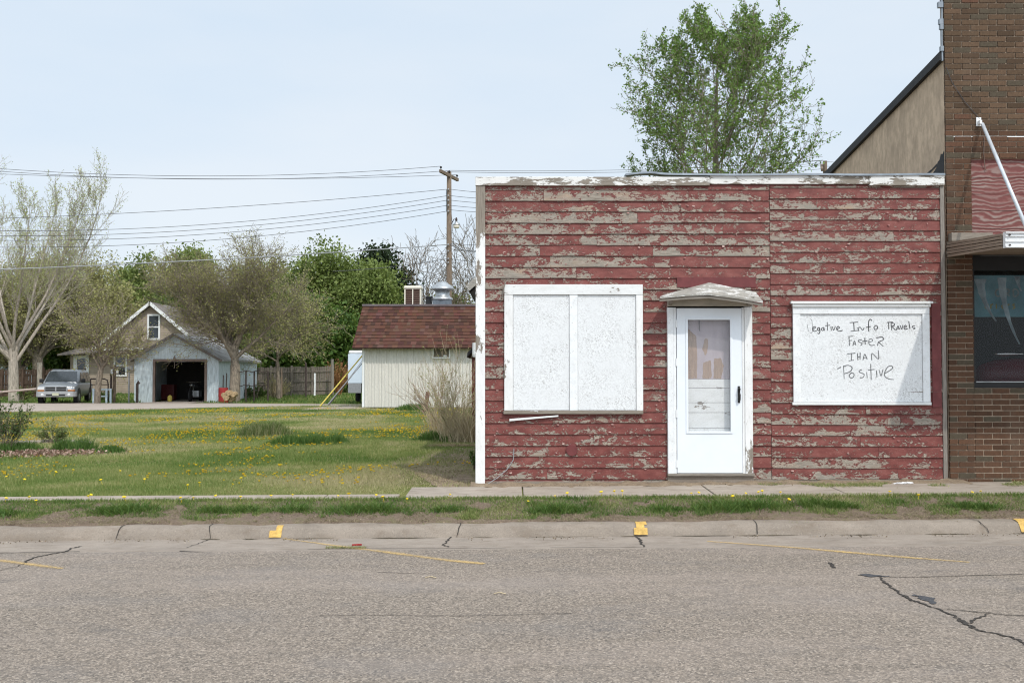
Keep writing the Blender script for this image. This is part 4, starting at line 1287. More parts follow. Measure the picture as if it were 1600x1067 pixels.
mb = MB(); mb.tube([(FX(1094), YF+.048, FZ(499)), (FX(1094), YF+.048, FZ(514)), (FX(1095), YF+.045, FZ(517))], .004, 4); mb.build('hook', m_blackpl, inn)

# hood over the door
hd = thing('door_hood', 'shallow peaked hood of worn grey roofing over the door', 'canopy', (FX(1110), YF, FZ(470)))
YH = YF-.36
wl = [P(1044, 458.5, YF), P(1076, 450, YF), P(1108, 441.5, YF), P(1145, 449, YF), P(1180, 456.5, YF)]
fl = [P(1031, 463.5, YH), P(1070, 460.0, YH), P(1108, 458.5, YH), P(1150, 463.5, YH), P(1192, 470.5, YH)]
mb = MB(); th = Vector((0, 0, -.022))
for i in range(4):
    mb.hexa([fl[i]+th, fl[i+1]+th, wl[i+1]+th+Vector((0, -.02, 0)), wl[i]+th+Vector((0, -.02, 0)), fl[i], fl[i+1], wl[i+1]+Vector((0, -.02, 0)), wl[i]+Vector((0, -.02, 0))])
mb.build('roofing', m_hood, hd)
mb = MB()
for i in range(4):
    a, b = fl[i]+Vector((0, .03, -.024)), fl[i+1]+Vector((0, .03, -.024))
    mb.bar(a+Vector((0, 0, -.018)), b+Vector((0, 0, -.018)), .03, .03)
mb.build('front_batten', m_gray_wood, hd)
for px in (1046, 1168):
    mb = MB(); x_ = FX(px)
    mb.hexa([(x_-.02, YF-.064, FZ(478)), (x_+.02, YF-.064, FZ(478)), (x_+.02, YF-.062, FZ(478)), (x_-.02, YF-.062, FZ(478)), (x_-.02, YH+.06, FZ(467)), (x_+.02, YH+.06, FZ(467)), (x_+.02, YF-.062, FZ(466)), (x_-.02, YF-.062, FZ(466))])
    mb.build('bracket', m_gray_wood, hd)

# wire lying against the wall, paper, curb litter
mb = MB(); mb.tube([(FX(803), YF-.03, FZ(700)), (FX(802), YF-.035, FZ(718)), (FX(792), YF-.05, FZ(733)), (FX(778), YF-.06, FZ(745)), (FX(763), YF-.10, FZ(754))], .005, 5)
mb.build('loose_cable', m_wire_pale, label='thin pale cable curving down the low left siding', cat='cable')
mb = MB()
g = G(1408, 759)
for i in range(7):
    a = R.random()*6; r_ = R.uniform(.03, .09)
    mb.quad((g.x-.09+i*.03, g.y-.02+R.uniform(-.02, .02), g.z+.02), (g.x-.04+i*.03, g.y-.03, g.z+.025+R.random()*.02), (g.x-.03+i*.03, g.y+.03, g.z+.04), (g.x-.10+i*.03, g.y+.03, g.z+.02+R.random()*.03))
mb.build('crumpled_paper', m_paper, label='crumpled white paper scrap by the wall near the right corner', cat='litter')
mb = MB(); g = G(833, 757)
mb.tri((g.x-.03, g.y, g.z+.03), (g.x+.03, g.y-.01, g.z+.035), (g.x+.035, g.y+.02, g.z+.09)); mb.tri((g.x-.03, g.y, g.z+.031), (g.x+.035, g.y+.021, g.z+.09), (g.x-.005, g.y+.03, g.z+.05))
mb.build('paper_scrap', m_paper, label='small folded white scrap at foot of the left siding', cat='litter')
mb = MB(); a, b = G(-40, 840), G(63, 841)
mb.bar(a+Vector((0, 0, .015)), b+Vector((0, 0, .012)), .035, .02); mb.build('wood_stick', m_log, label='split pale stick lying in the gutter at the far left', cat='stick')
mb = MB(); a, b = G(550, 853), G(565, 852.5); mb.bar(a+Vector((0, 0, .01)), b+Vector((0, 0, .01)), .025, .012); mb.build('plastic_stick', m_red, label='short red stick lying on the gutter slab', cat='stick')
for (px, py, lb) in ((672, 904, 'small dry twig fragment on the asphalt below the yellow line'), (780, 929, 'small curled dry twig on the open asphalt')):
    g = G(px, py); mb = MB(); mb.tube([(g.x-.04, g.y, g.z+.006), (g.x, g.y+.02, g.z+.012), (g.x+.05, g.y-.005, g.z+.006)], .004, 4); mb.tube([(g.x, g.y+.02, g.z+.012), (g.x+.02, g.y+.05, g.z+.006)], .003, 4)
    mb.build('twig', m_twig, label=lb, cat='twig')

n = 2600
x = RN.uniform(-7, 7.5, n); y = np.where(RN.uniform(0, 1, n) < .45, 9.98+RN.normal(0, .07, n), np.where(RN.uniform(0, 1, n) < .5, RN.uniform(10.3, 11.0, n), 11.93+RN.normal(0, .07, n)))
k = (vnoise(x, y, .4, 77) > .45) & (y < 12.12) & ~((y > 11.4) & (x < -.4))
x = x[k]; y = y[k]
tips = [(np.array([a, b, c_]), np.array([0, 0, .1])) for a, b, c_ in zip(x, y, gz(x, y)+np.where(y > 11, .034, np.where(y > 10.15, .03, .006)))]
v, k = leafquads(RN, tips, 1, .002, .009, .6)
npmesh('litter', v, 4, m_straw, col=mixcol(RN.uniform(0, 1, k), [(0, (.08,.06,.045)), (.5, (.22,.16,.11)), (1, (.50,.42,.33))]), kind='stuff', label='crumbs of dry leaf and grit along gutter, verge and wall foot', cat='litter')
# rear lean-to eaves that stick out past the left corner
sh1 = thing('rear_addition', 'rear addition with broken dark eave poking out behind the left corner', 'shed', (-.3, 17, .26))
mb = MB(); mb.box(-.38, .3, 16.4, 18.2, .26, 3.0); mb.build('wall', m_redwood, sh1)
e0, e1, e2 = P(752, 432, 16), P(731, 449, 16), P(733, 462, 16)
mb = MB(); mb.prism([(e0.x, e0.z), (e1.x, e1.z), (e1.x+.01, e1.z-.05), (e0.x, e0.z-.07)], 16.0, 18.6); mb.build('roof', m_roofgrey, sh1)
mb = MB(); mb.prism([(e1.x+.02, e1.z-.052), (e0.x, e0.z-.075), (e0.x+.1, P(750, 482, 16).z), (e2.x+.10, e2.z-.03)], 16.02, 18.5); mb.build('soffit', m_dark, sh1)
mb = MB(); mb.bar(e1+Vector((-.01, -.01, -.02)), e0+Vector((0, -.01, 0)), .03, .10); mb.build('bargeboard', m_hood, sh1)
sh2 = thing('rear_lean_to', 'low red lean-to with curled dark roof edge left of the corner', 'shed', (-.5, 20, .26))
q = lambda px, py: P(px, py, 20)
mb = MB(); mb.box(q(738, 0).x, -.02, 20, 22, .2, q(0, 545).z); mb.build('wall', m_redwood, sh2)
mb = MB(); r0, r1 = q(757, 528), q(731, 551)
mb.prism([(r0.x, r0.z), (r1.x, r1.z), (r1.x-.01, r1.z-.10), (r1.x+.06, r1.z-.02), (r0.x, r0.z-.06)], 19.8, 22.2); mb.build('roof', m_black, sh2)
mb = MB(); mb.lathe([(.05, 0), (.06, .05), (.055, .28)], (q(744, 0).x, 19.7, q(0, 558).z), 10); mb.build('downpipe', m_alum, sh2)
mb = MB(); mb.bar(P(664, 643, 30), P(669, 612, 30), .12, .04); mb.build('leaning_board', m_redwood, label='short dark red board leaning by the shrub before the white shed', cat='board')

# ------------------------------------------------------------------ brick building at the right
bk = thing('brick_building', 'brown brick commercial building at the right edge with stucco side wall', 'building', (7.5, YF, .3))
XB = 5.345
BW, BH, MO = .220, .0690, .013
def brick_fill(x0, x1, z0, z1, yf, V, C, rngs, redder=False):
    row = int(round((z0-.28)/BH)); z = z0
    while z < z1-.01:
        off = (row % 2)*BW/2
        xs_ = [x0]
        q_ = x0 - off + BW
        while q_ < x1-.02:
            if q_ > x0+.03: xs_.append(q_)
            q_ += BW
        xs_.append(x1)
        for a, b in zip(xs_[:-1], xs_[1:]):
            dy = rngs.uniform(-.0025, .0025); j = rngs.uniform(-.0012, .0012)
            A = (a+MO/2, b-MO/2 if b < x1 else b, z+MO/2+j, min(z+BH, z1)-MO/2+j); y0 = yf+dy; y1 = yf+.03
            xa, xb, za, zb = A
            xa, xb = xa+rngs.uniform(0, .004)*(a == x0), xb
            p = [(xa,y0,za),(xb,y0,za),(xb,y0,zb),(xa,y0,zb),(xa,y1,za),(xb,y1,za),(xb,y1,zb),(xa,y1,zb)]
            for f in ((0,1,2,3),(4,5,1,0),(5,6,2,1),(6,7,3,2),(7,4,0,3)):
                V += [p[i] for i in f]
            t = rngs.random(); u = rngs.random()
            if redder or z < 4.6: base = (.115+.04*u, .070+.022*u, .048+.014*u)
            else: base = (.118+.05*u, .088+.034*u, .060+.026*u)
            if t < .2: base = tuple(q*.72 for q in base)
            elif t > .86: base = (.105, .100, .078)
            elif t > .78: base = (.135+.02*u, .088, .062)
            C += [(base[0]*.92, base[1]*.80, base[2]*.70)]*5
        z += BH; row += 1
rb = random.Random(5)
V, C = [], []
zH = FZ(249)               # underside of the brick above the opening
zb0 = FZ(752)-.02
def row_up(z): return .28 + math.ceil((z-.28)/BH-1e-6)*BH
zH = row_up(zH); zW = row_up(FZ(607))
brick_fill(XB, 8.9, zH, 7.2, YF, V, C, rb)
brick_fill(XB, FX(1522), row_up(zb0-.1), zH, YF, V, C, rb)
brick_fill(FX(1522)+.004, 8.9, row_up(zb0-.1), zW, YF+.018, V, C, rb)
npmesh('brickwork', V, 4, m_brick, bk, col=C)
mb = MB()
mb.box(XB+.012, 8.9, YF+.013, YF+.13, zH, 7.2); mb.box(XB+.012, FX(1522)-.004, YF+.013, YF+.3, .2, zH); mb.box(FX(1522)-.003, 8.9, YF+.026, YF+.3, .2, zW-.003)
mb.build('mortar_bed', m_mortar, bk)
mb = MB(); mb.box(XB+.01, 8.9, YF+.001, YF+.0075, FZ(214.5), FZ(213)); mb.build('lintel_line', m_white, bk)
m_ret = simple('dark_brick_return', (.10,.07,.055), .95, .3, 12, bump=.01)
mb = MB()
for i in range(46):
    mb.box(XB+.0115-.006*R.random(), XB+.0119, YF+.016, YF+.032+.09*R.random()*(FZ(100) < 3.9+i*BH), 3.9+i*BH+.005, 3.9+(i+1)*BH-.006)
mb.build('corner_return', m_ret, bk)
# stucco side wall and its sloping coping
sy = YF+.034
def zs(y): return FZ(96)+.02 - (y-YF)*.128
mb = MB(); mb.prismx([(sy, .2), (26, .2), (26, zs(26)), (sy, zs(sy))], XB+.004, XB+.011)
mb.prismx([(YF+.31, .2), (26, .2), (26, zs(26)), (YF+.31, zs(YF+.31))], XB+.012, XB+.30); mb.build('stucco_side_wall', m_stucco, bk)
mb = MB(); mb.prismx([(sy-.02, zs(sy)), (26.1, zs(26.1)), (26.1, zs(26.1)+.11), (sy-.02, zs(sy)+.11)], XB-.05, XB+.33); mb.build('coping', m_black, bk)
mb = MB(); mb.box(XB+.31, 9, 25.8, 26, .2, 3.8); mb.box(XB+.31, 9, YF+.32, 25.8, 3.7, 3.8); mb.build('rear_wall', m_stucco, bk)
# broken render in the corner: ragged dark area and crack
mb = MB(); xx = XB+.002
pl = [(YF+.04, FZ(276)), (YF+.04, FZ(234)), (YF+.08, FZ(239)), (YF+.13, FZ(237)), (YF+.17, FZ(246)), (YF+.22, FZ(247)), (YF+.28, FZ(256)), (YF+.36, FZ(261)), (YF+.43, FZ(266)), (YF+.50, FZ(276))]
mb.v = [(xx+R.uniform(-.006, 0), y_, z_) for y_, z_ in pl]; mb.f = [tuple(range(len(pl)))]; mb.build('broken_render', m_black, bk)
mb = MB(); cp = [(YF+.25, FZ(251)), (YF+.42, FZ(256)), (YF+.60, FZ(259)), (YF+.80, FZ(265)), (YF+.98, FZ(268))]
for (ya_, za_), (yb_, zb_) in zip(cp[:-1], cp[1:]): mb.quad((xx-.002, ya_, za_-.018), (xx-.002, yb_, zb_-.012), (xx-.002, yb_, zb_+.010), (xx-.002, ya_, za_+.016))
mb.build('crack', m_black, bk)
# ragged flashing at the upper corner
mb = MB(); mb.tube([(XB-.016, YF+.02, FZ(95)), (XB-.02, YF+.02, FZ(60)), (XB-.014, YF+.02, FZ(20)), (XB-.016, YF+.02, 6.6)], .014, 6)
for z_, s_ in ((FZ(12), .05), (FZ(38), .04), (FZ(46), .03), (FZ(80), .028), (FZ(-20), .05)):
    mb.box(XB-.014-s_, XB-.004, YF-.005, YF+.04, z_, z_+.05+s_*.4)
mb.build('corner_flashing', m_flash, bk)
# grained red panels over the awning
mb = MB(); x0 = FX(1522)
for (pa, pb) in ((250, 277), (277.7, 302.5), (303.2, 328), (328.7, 356), (356.7, 380)):
    mb.box(x0, 8.9, YF+.045, YF+.07, FZ(pb), FZ(pa) if pa > 251 else zH)
mb.build('grained_panel', m_ply, bk)
mb = MB(); mb.box(x0, 8.9, YF+.071, YF+.3, FZ(392), zH); mb.build('inner_lintel', m_dark, bk)
# shop window
wz0, wz1 = zW, FZ(392)
wd_t = thing('shop_window', 'dark shop window in brick building with torn curtains behind glass', 'window', (7.2, YF+.15, wz0))
mb = MB(); fx0 = FX(1523)
mb.box(fx0, fx0+.055, YF+.10, YF+.17, wz0+.07, FZ(421)); mb.box(fx0, 8.9, YF+.09, YF+.18, wz0+.002, wz0+.07); mb.box(fx0, 8.9, YF+.10, YF+.17, FZ(421), wz1)
mb.build('window_frame', m_blackpl, wd_t, bevel=.004)
mb = MB(); mb.box(fx0+.056, 8.9, YF+.085, YF+.10, wz0+.0705, wz0+.080); mb.build('glazing_bead', m_metal, wd_t)
mb = MB(); mb.box(fx0+.056, 8.9, YF+.13, YF+.136, wz0+.081, FZ(421.2)); mb.build('pane', mk_glass('dark_shop_glass', (.012,.016,.018), .22), wd_t)
rm = thing('shop_interior', 'dim room with teal sheet added for street reflections seen through the brick building window', 'interior', (7, YF+2, .6))
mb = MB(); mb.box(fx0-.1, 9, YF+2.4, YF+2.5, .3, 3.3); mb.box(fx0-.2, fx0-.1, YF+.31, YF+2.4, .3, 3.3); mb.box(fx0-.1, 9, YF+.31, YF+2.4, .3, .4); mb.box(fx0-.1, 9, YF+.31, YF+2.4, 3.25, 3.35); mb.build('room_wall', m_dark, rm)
mb = MB(); mb.box(fx0+.03, 8.8, YF+.50, YF+.51, FZ(498)+.05, FZ(424)); mb.build('reflection_sheet', m_teal, rm)  # added sheet that carries the street reflections of the glass
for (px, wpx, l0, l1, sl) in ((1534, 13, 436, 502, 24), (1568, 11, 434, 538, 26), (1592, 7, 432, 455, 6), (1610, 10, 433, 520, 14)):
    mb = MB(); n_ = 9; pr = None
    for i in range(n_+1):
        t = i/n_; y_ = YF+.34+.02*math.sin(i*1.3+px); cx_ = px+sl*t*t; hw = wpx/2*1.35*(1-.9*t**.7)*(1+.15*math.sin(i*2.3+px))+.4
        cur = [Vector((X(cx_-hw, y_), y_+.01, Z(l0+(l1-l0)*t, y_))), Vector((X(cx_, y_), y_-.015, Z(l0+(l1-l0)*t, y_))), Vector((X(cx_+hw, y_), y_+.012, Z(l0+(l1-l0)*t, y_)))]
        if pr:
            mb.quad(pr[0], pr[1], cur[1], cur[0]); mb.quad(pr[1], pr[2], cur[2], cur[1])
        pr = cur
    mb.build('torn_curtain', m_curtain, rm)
# street lettering mirrored in the glass, drawn as strokes on an added sheet
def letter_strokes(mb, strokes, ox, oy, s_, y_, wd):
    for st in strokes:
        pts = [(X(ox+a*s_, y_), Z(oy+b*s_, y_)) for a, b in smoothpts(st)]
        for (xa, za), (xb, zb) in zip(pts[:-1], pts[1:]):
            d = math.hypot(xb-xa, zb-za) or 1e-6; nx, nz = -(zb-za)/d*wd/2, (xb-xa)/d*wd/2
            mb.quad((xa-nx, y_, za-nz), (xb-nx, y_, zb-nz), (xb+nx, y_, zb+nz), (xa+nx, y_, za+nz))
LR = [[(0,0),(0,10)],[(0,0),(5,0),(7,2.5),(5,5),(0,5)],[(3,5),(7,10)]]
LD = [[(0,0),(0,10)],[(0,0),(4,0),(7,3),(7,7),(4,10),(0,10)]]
m_lb = simple('reflected_blue_letters', (.34,.48,.50), .9, .2, 10); m_ly = simple('reflected_yellow_letters', (.45,.40,.10), .9, .2, 10)  # colours of lettering mirrored from across the street
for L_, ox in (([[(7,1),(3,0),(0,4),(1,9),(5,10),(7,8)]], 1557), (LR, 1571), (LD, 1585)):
    mb = MB(); letter_strokes(mb, L_, ox, 452, 1.1, YF+.497, .022); mb.build('reflected_letter', m_lb, rm)
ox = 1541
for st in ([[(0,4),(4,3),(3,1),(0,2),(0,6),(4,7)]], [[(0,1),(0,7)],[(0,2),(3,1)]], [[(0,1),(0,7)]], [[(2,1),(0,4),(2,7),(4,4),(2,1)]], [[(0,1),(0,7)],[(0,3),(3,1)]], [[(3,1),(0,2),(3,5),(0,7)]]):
    mb = MB(); letter_strokes(mb, st, ox, 474, 1.2, YF+.4965, .016); ox += 8.5; mb.build('reflected_letter', m_ly, rm)
# solid shapes added behind the glass for the mirrored red car
dc = thing('reflected_car', 'dark red shape with chrome spot, added for the car mirrored in the glass', 'reflection_proxy', (X(1580, YF+.9), YF+.9, .42))
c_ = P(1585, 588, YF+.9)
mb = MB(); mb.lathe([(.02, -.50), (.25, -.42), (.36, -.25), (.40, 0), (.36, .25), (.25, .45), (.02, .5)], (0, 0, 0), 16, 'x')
mb.v = [(c_.x+x_*1.1, c_.y+y_*.5, c_.z+z_*.62) for x_, y_, z_ in mb.v]; mb.build('reflected_bonnet', m_darkred, dc, smooth=True)
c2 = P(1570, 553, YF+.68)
mb = MB(); mb.lathe([(.01, -.16), (.05, -.12), (.07, 0), (.03, .2), (.01, .3)], (0, 0, 0), 12, 'x'); mb.v = [(c2.x+x_*.8, c2.y+y_*.5, c2.z+z_*.45) for x_, y_, z_ in mb.v]; mb.build('lamp', m_chrome, dc, smooth=True)  # chrome solid put in for the mirrored car's headlight glint
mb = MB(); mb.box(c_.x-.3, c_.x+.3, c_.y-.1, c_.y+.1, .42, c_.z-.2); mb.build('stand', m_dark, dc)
# awning
aw = thing('metal_awning', 'flat metal awning with white ribbed front over the shop window', 'awning', (7, YF-.7, 3.0))
YA = YF-1.45; w0, w1, f0, f1 = FZ(402), FZ(378), Z(387, YA), Z(362.5, YA)
ax = X(1575, YA); 
mb = MB(); n_ = 5
for i in range(n_):
    t0, t1 = i/n_, (i+1)/n_-.04
    def zz(t, y): 
        u = (YF-.004-y)/(YF-.004-YA); lo = w0+(f0-w0)*u; hi = w1+(f1-w1)*u; return lo+(hi-lo)*t
    d_ = .008*(i % 2)
    mb.hexa([(ax-.012-d_, YA+.07, zz(t0, YA)), (ax+.02, YA+.07, zz(t0, YA)), (ax+.02, YF-.004, zz(t0, YF)), (ax-.012-d_, YF-.004, zz(t0, YF)), (ax-.012-d_, YA+.07, zz(t1, YA)), (ax+.02, YA+.07, zz(t1, YA)), (ax+.02, YF-.004, zz(t1, YF)), (ax-.012-d_, YF-.004, zz(t1, YF))])
mb.build('side_panel', m_awning_side, aw)
mb = MB(); h_ = f1-f0
for i, (t0, t1, d_) in enumerate(((0, .1, .02), (.1, .36, 0), (.36, .42, .012), (.42, .70, 0), (.70, .76, .012), (.76, .92, 0), (.92, 1, .02))):
    mb.box(ax-.01, 9.2, YA-d_, YA+.05, f0+h_*t0, f0+h_*t1)
mb.build('front_fascia', m_alum, aw)
mb = MB(); mb.hexa([(ax+.025, YA+.052, f0+.03), (9.2, YA+.052, f0+.03), (9.2, YF-.004, w0+.03), (ax+.025, YF-.004, w0+.03), (ax+.025, YA+.052, f1-.02), (9.2, YA+.052, f1-.02), (9.2, YF-.004, w1-.02), (ax+.025, YF-.004, w1-.02)]); mb.build('deck', m_awning_side, aw)
mb = MB()
for zq in (.15, .8):
    mb = MB(); mb.lathe([(.002, -.026), (.010, -.026), (.010, -.01)], (ax+.03, YA, f0+h_*zq), 8, 'y'); mb.build('bolt', m_rust, aw)
mb = MB(); mb.box(FX(1484), FX(1548), YF-.10, YF-.002, FZ(379)+.004, FZ(365.5)); mb.build('wall_ledger', m_sill, aw, bevel=.004)
# stay rod with its bracket
st = thing('awning_stay', 'pale metal stay rod running from wall bracket down to awning front', 'rod', (FX(1534), YF, FZ(195)))
p0 = P(1535, 194, YF-.05); p1 = Vector((5.62, YA+.05, f1+.01))
mb = MB(); mb.tube([p0, p1], .021, 10); mb.build('rod', m_pipe, st, smooth=True)
mb = MB(); mb.box(FX(1530), FX(1538), YF-.012, YF-.003, FZ(198), FZ(184)); mb.box(FX(1532), FX(1536), YF-.07, YF-.012, FZ(196), FZ(190)); mb.build('bracket', m_alum, st, bevel=.003)
mb = MB(); mb.tube([P(1531, 186, YF-.01), P(1508, 160, YF-.01), P(1488, 130, YF-.01), P(1478, 105, YF-.015)], .004, 4); mb.build('wall_cable', m_wire, label='thin cable sagging across the upper brick wall to the stay bracket', cat='cable')
mb = MB(); mb.tube([P(1538, 215, YF-.01), P(1537, 240, YF-.01), P(1539, 262, YF+.03), P(1541, 267, YF+.03)], .005, 4); mb.build('wall_cable', m_brown, label='short brown cable hanging on the brick beneath the stay bracket', cat='cable')

# ------------------------------------------------------------------ trees
class Tree:
    def __init__(s, seed):
        s.r = np.random.default_rng(seed); s.mb = MB(); s.tips = []
    def grow(s, p, d, L, rad, lv, cfg):
        r = s.r; n = cfg['seg'][lv]; pts = [np.array(p, float)]; d = np.array(d, float); d /= np.linalg.norm(d); dirs = [d]
        for i in range(n):
            d = d + r.normal(0, cfg['wob'][lv], 3); d[2] += cfg['up'][lv]; d /= np.linalg.norm(d)
            pts.append(pts[-1]+d*L/n); dirs.append(d)
        end = cfg['taper'][lv]
        radii = [rad*(1-(1-end)*i/n) for i in range(n+1)]
        radii = [max(q, cfg.get('rmin', .006)) for q in radii]
        s.mb.tube([tuple(q) for q in pts], radii, 8 if lv == 0 else (5 if lv == 1 else 3), cap=False)
        if lv >= cfg['leaf_from']:
            for q, dd in zip(pts[1:], dirs[1:]): s.tips.append((q, dd))
        if lv < len(cfg['nch']):
            k = cfg['nch'][lv]; k = int(k*r.uniform(.8, 1.2)+.5); az0 = r.uniform(0, 6.28)
            for j in range(k):
                t = cfg['t0'][lv] + (1-cfg['t0'][lv])*((j+r.uniform(.2, .8))/k)
                f = t*n; i = min(int(f), n-1); fr = f-i
                q = pts[i]+(pts[i+1]-pts[i])*fr; dd = dirs[i+1]
                az = az0 + j*2.4 + r.uniform(-.5, .5); an = cfg['ang'][lv]*r.uniform(.75, 1.25)
                u = np.cross(dd, [0, 0, 1.0]); 
                if np.linalg.norm(u) < .1: u = np.array([1.0, 0, 0])
                u /= np.linalg.norm(u); v = np.cross(dd, u)
                nd = dd*math.cos(an)+(u*math.cos(az)+v*math.sin(az))*math.sin(an)
                shape = cfg['shape'][lv](t)
                s.grow(q, nd, L*cfg['lr'][lv]*shape*r.uniform(.75, 1.2), max(radii[i]*cfg['rr'][lv], .004), lv+1, cfg)

def tree(name, label, base, cfg, seed, H, rad, bark, leaf=None, group=None, cat='tree', stems=None, lean=(0, 0, 1)):
    t = Tree(seed)
    root = thing(name, label, cat, base, group=group)
    for (off, d, f) in (stems or [((0, 0), lean, 1.0)]):
        t.grow((base[0]+off[0], base[1]+off[1], base[2]-.1), d, H*f, rad*(f if stems else 1), 0, cfg)
    t.mb.build('trunk', bark, root, smooth=True)
    if leaf:
        per, spread, size, stops, keep = leaf
        tips = [q for q in t.tips if t.r.random() < keep]
        v, n = leafquads(t.r, tips, per, spread, size)
        zc = v.reshape(-1, 4, 3)[:, 0]
        tt = t.r.uniform(0, 1, n)*.6 + .4*vnoise(zc[:, 0]+zc[:, 1], zc[:, 2], .9, seed)
        npmesh('crown', v, 4, m_leaf, root, col=mixcol(tt, stops))
    return root

one = lambda t: 1.0
# the leafing tree behind the shop
YT = 40.0
bx = X(1116, YT)
LEAFG = [(0, (.085,.155,.032)), (.5, (.165,.28,.058)), (1, (.31,.43,.12))]
cfgA = dict(seg=[12, 9, 7, 5, 3], wob=[.018, .06, .10, .14, .16], up=[.03, .07, .07, .06, .1], taper=[.10, .15, .2, .3, .5], nch=[38, 10, 6, 3],
            t0=[.36, .15, .12, .1], ang=[.92, .66, .65, .6], lr=[.320, .45, .46, .46], rr=[.30, .45, .55, .6], leaf_from=3, rmin=.007,
            shape=[lambda t: (1.12 - .74*((t-.36)/.64)**1.9), lambda t: 1.05-.45*t, one, one])
tree('maple_tree', 'tall round-crowned tree in fresh green leaf rising behind the red shop roof', (bx, YT, .2), cfgA, 21, 14.8, .30, m_bark,
     (4, .05, .055, LEAFG, .40), lean=(0, 0, 1))

BUD = [(0, (.30,.34,.12)), (.5, (.44,.48,.18)), (1, (.56,.60,.27))]
OLIVE = [(0, (.21,.19,.085)), (.5, (.34,.33,.12)), (1, (.50,.49,.20))]
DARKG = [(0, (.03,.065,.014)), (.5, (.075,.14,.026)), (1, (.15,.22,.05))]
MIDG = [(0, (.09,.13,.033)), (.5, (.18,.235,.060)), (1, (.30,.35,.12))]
# pale multi-stemmed tree at far left
cfgB = dict(seg=[4, 8, 7, 5, 3], wob=[.03, .05, .08, .11, .14], up=[.03, .075, .10, .09, .1], taper=[.8, .10, .15, .3, .5], nch=[11, 15, 8, 5],
            t0=[.62, .25, .12, .1], ang=[.66, .48, .50, .55], lr=[3.45, .30, .42, .40], rr=[.40, .34, .45, .5], leaf_from=3, rmin=.007,
            shape=[one, lambda t: 1.25-.75*t, one, one])
g = P(22, 612, 54)
tree('poplar_tree', 'pale many-stemmed budding tree at the far left before the brown fence', (g.x, 54, float(gz(g.x, 54))), cfgB, 5, 3.2, .29, m_bark_pale,
     (2, .06, .036, BUD, .62))
# broad olive budding tree in front of the garage
cfgC = dict(seg=[6, 8, 7, 5, 3], wob=[.03, .09, .12, .15, .2], up=[.0, .06, .04, .03, .05], taper=[.75, .12, .2, .3, .5], nch=[11, 13, 9, 6],
            t0=[.74, .12, .12, .1], ang=[.72, .62, .65, .7], lr=[1.62, .48, .48, .45], rr=[.50, .36, .45, .5], leaf_from=3, rmin=.008,
            shape=[one, lambda t: 1.15-.5*t, one, one])
g = P(366, 622, 52.6)
tree('elm_tree', 'broad twiggy olive-brown budding tree standing by the garage corner', (g.x, 52.6, float(gz(g.x, 52.6))), cfgC, 27, 3.1, .31, m_bark,
     (2, .12, .038, OLIVE, .62))
# small tree before the beige house
cfgD = dict(seg=[5, 6, 5, 4], wob=[.05, .12, .15, .2], up=[.0, .05, .03, .03], taper=[.7, .15, .2, .4], nch=[10, 12, 7],
            t0=[.60, .15, .1], ang=[.9, .7, .7], lr=[.95, .5, .5], rr=[.5, .45, .5], leaf_from=2, rmin=.011, shape=[one, one, one])
g = P(152, 628, 50.3)
tree('small_tree', 'small round twiggy tree beside the silver car in front of the beige house', (g.x, 50.3, float(gz(g.x, 50.3))), cfgD, 13, 2.7, .17, m_bark,
     (2, .10, .042, OLIVE, .8))
g = P(58, 600, 66)
tree('old_tree', 'dark leaning trunk with olive twigs behind the brown fence', (g.x, 66, .2), cfgC, 17, 3.0, .42, m_bark, (2, .14, .06, OLIVE, .6), stems=[((0, 0), (.05, 0, 1), 1.0), ((-.4, 0), (-.5, 0, 1), .7)])
g = P(120, 600, 72)
tree('budding_tree', 'olive budding tree between the bare tree and the beige house', (g.x, 72, .2), cfgC, 19, 3.0, .28, m_bark, (3, .2, .09, OLIVE, .5))
g = P(435, 600, 58)
tree('budding_tree', 'smaller grey-brown budding tree over the grey plank fence', (g.x, 58, .2), cfgD, 23, 3.4, .14, m_bark, (3, .14, .05, OLIVE, .9))
# bare far trees right of the pole
cfgE = dict(seg=[6, 6, 5, 4], wob=[.05, .09, .12, .15], up=[.0, .06, .05, .04], taper=[.3, .2, .3, .5], nch=[9, 8, 6],
            t0=[.35, .2, .15], ang=[.65, .6, .6], lr=[.55, .5, .5], rr=[.5, .5, .5], leaf_from=3, rmin=.018, shape=[lambda t: 1.2-.5*t, one, one])
for i, (px, yy, H, sd, lb) in enumerate(((655, 88, 10.0, 31, 'bare grey tree on the skyline left of the utility pole'), (728, 84, 10.8, 32, 'bare grey tree on the skyline right of the utility pole'), (702, 92, 8.2, 33, 'low bare tree on the skyline just behind the utility pole'), (765, 86, 9.5, 34, 'bare tree mostly hidden behind the red shop corner'))):
    tree('bare_tree', lb, (X(px, yy), yy, .2), cfgE, sd, H, .16, m_twig_dk, None, group='bare trees on the skyline')

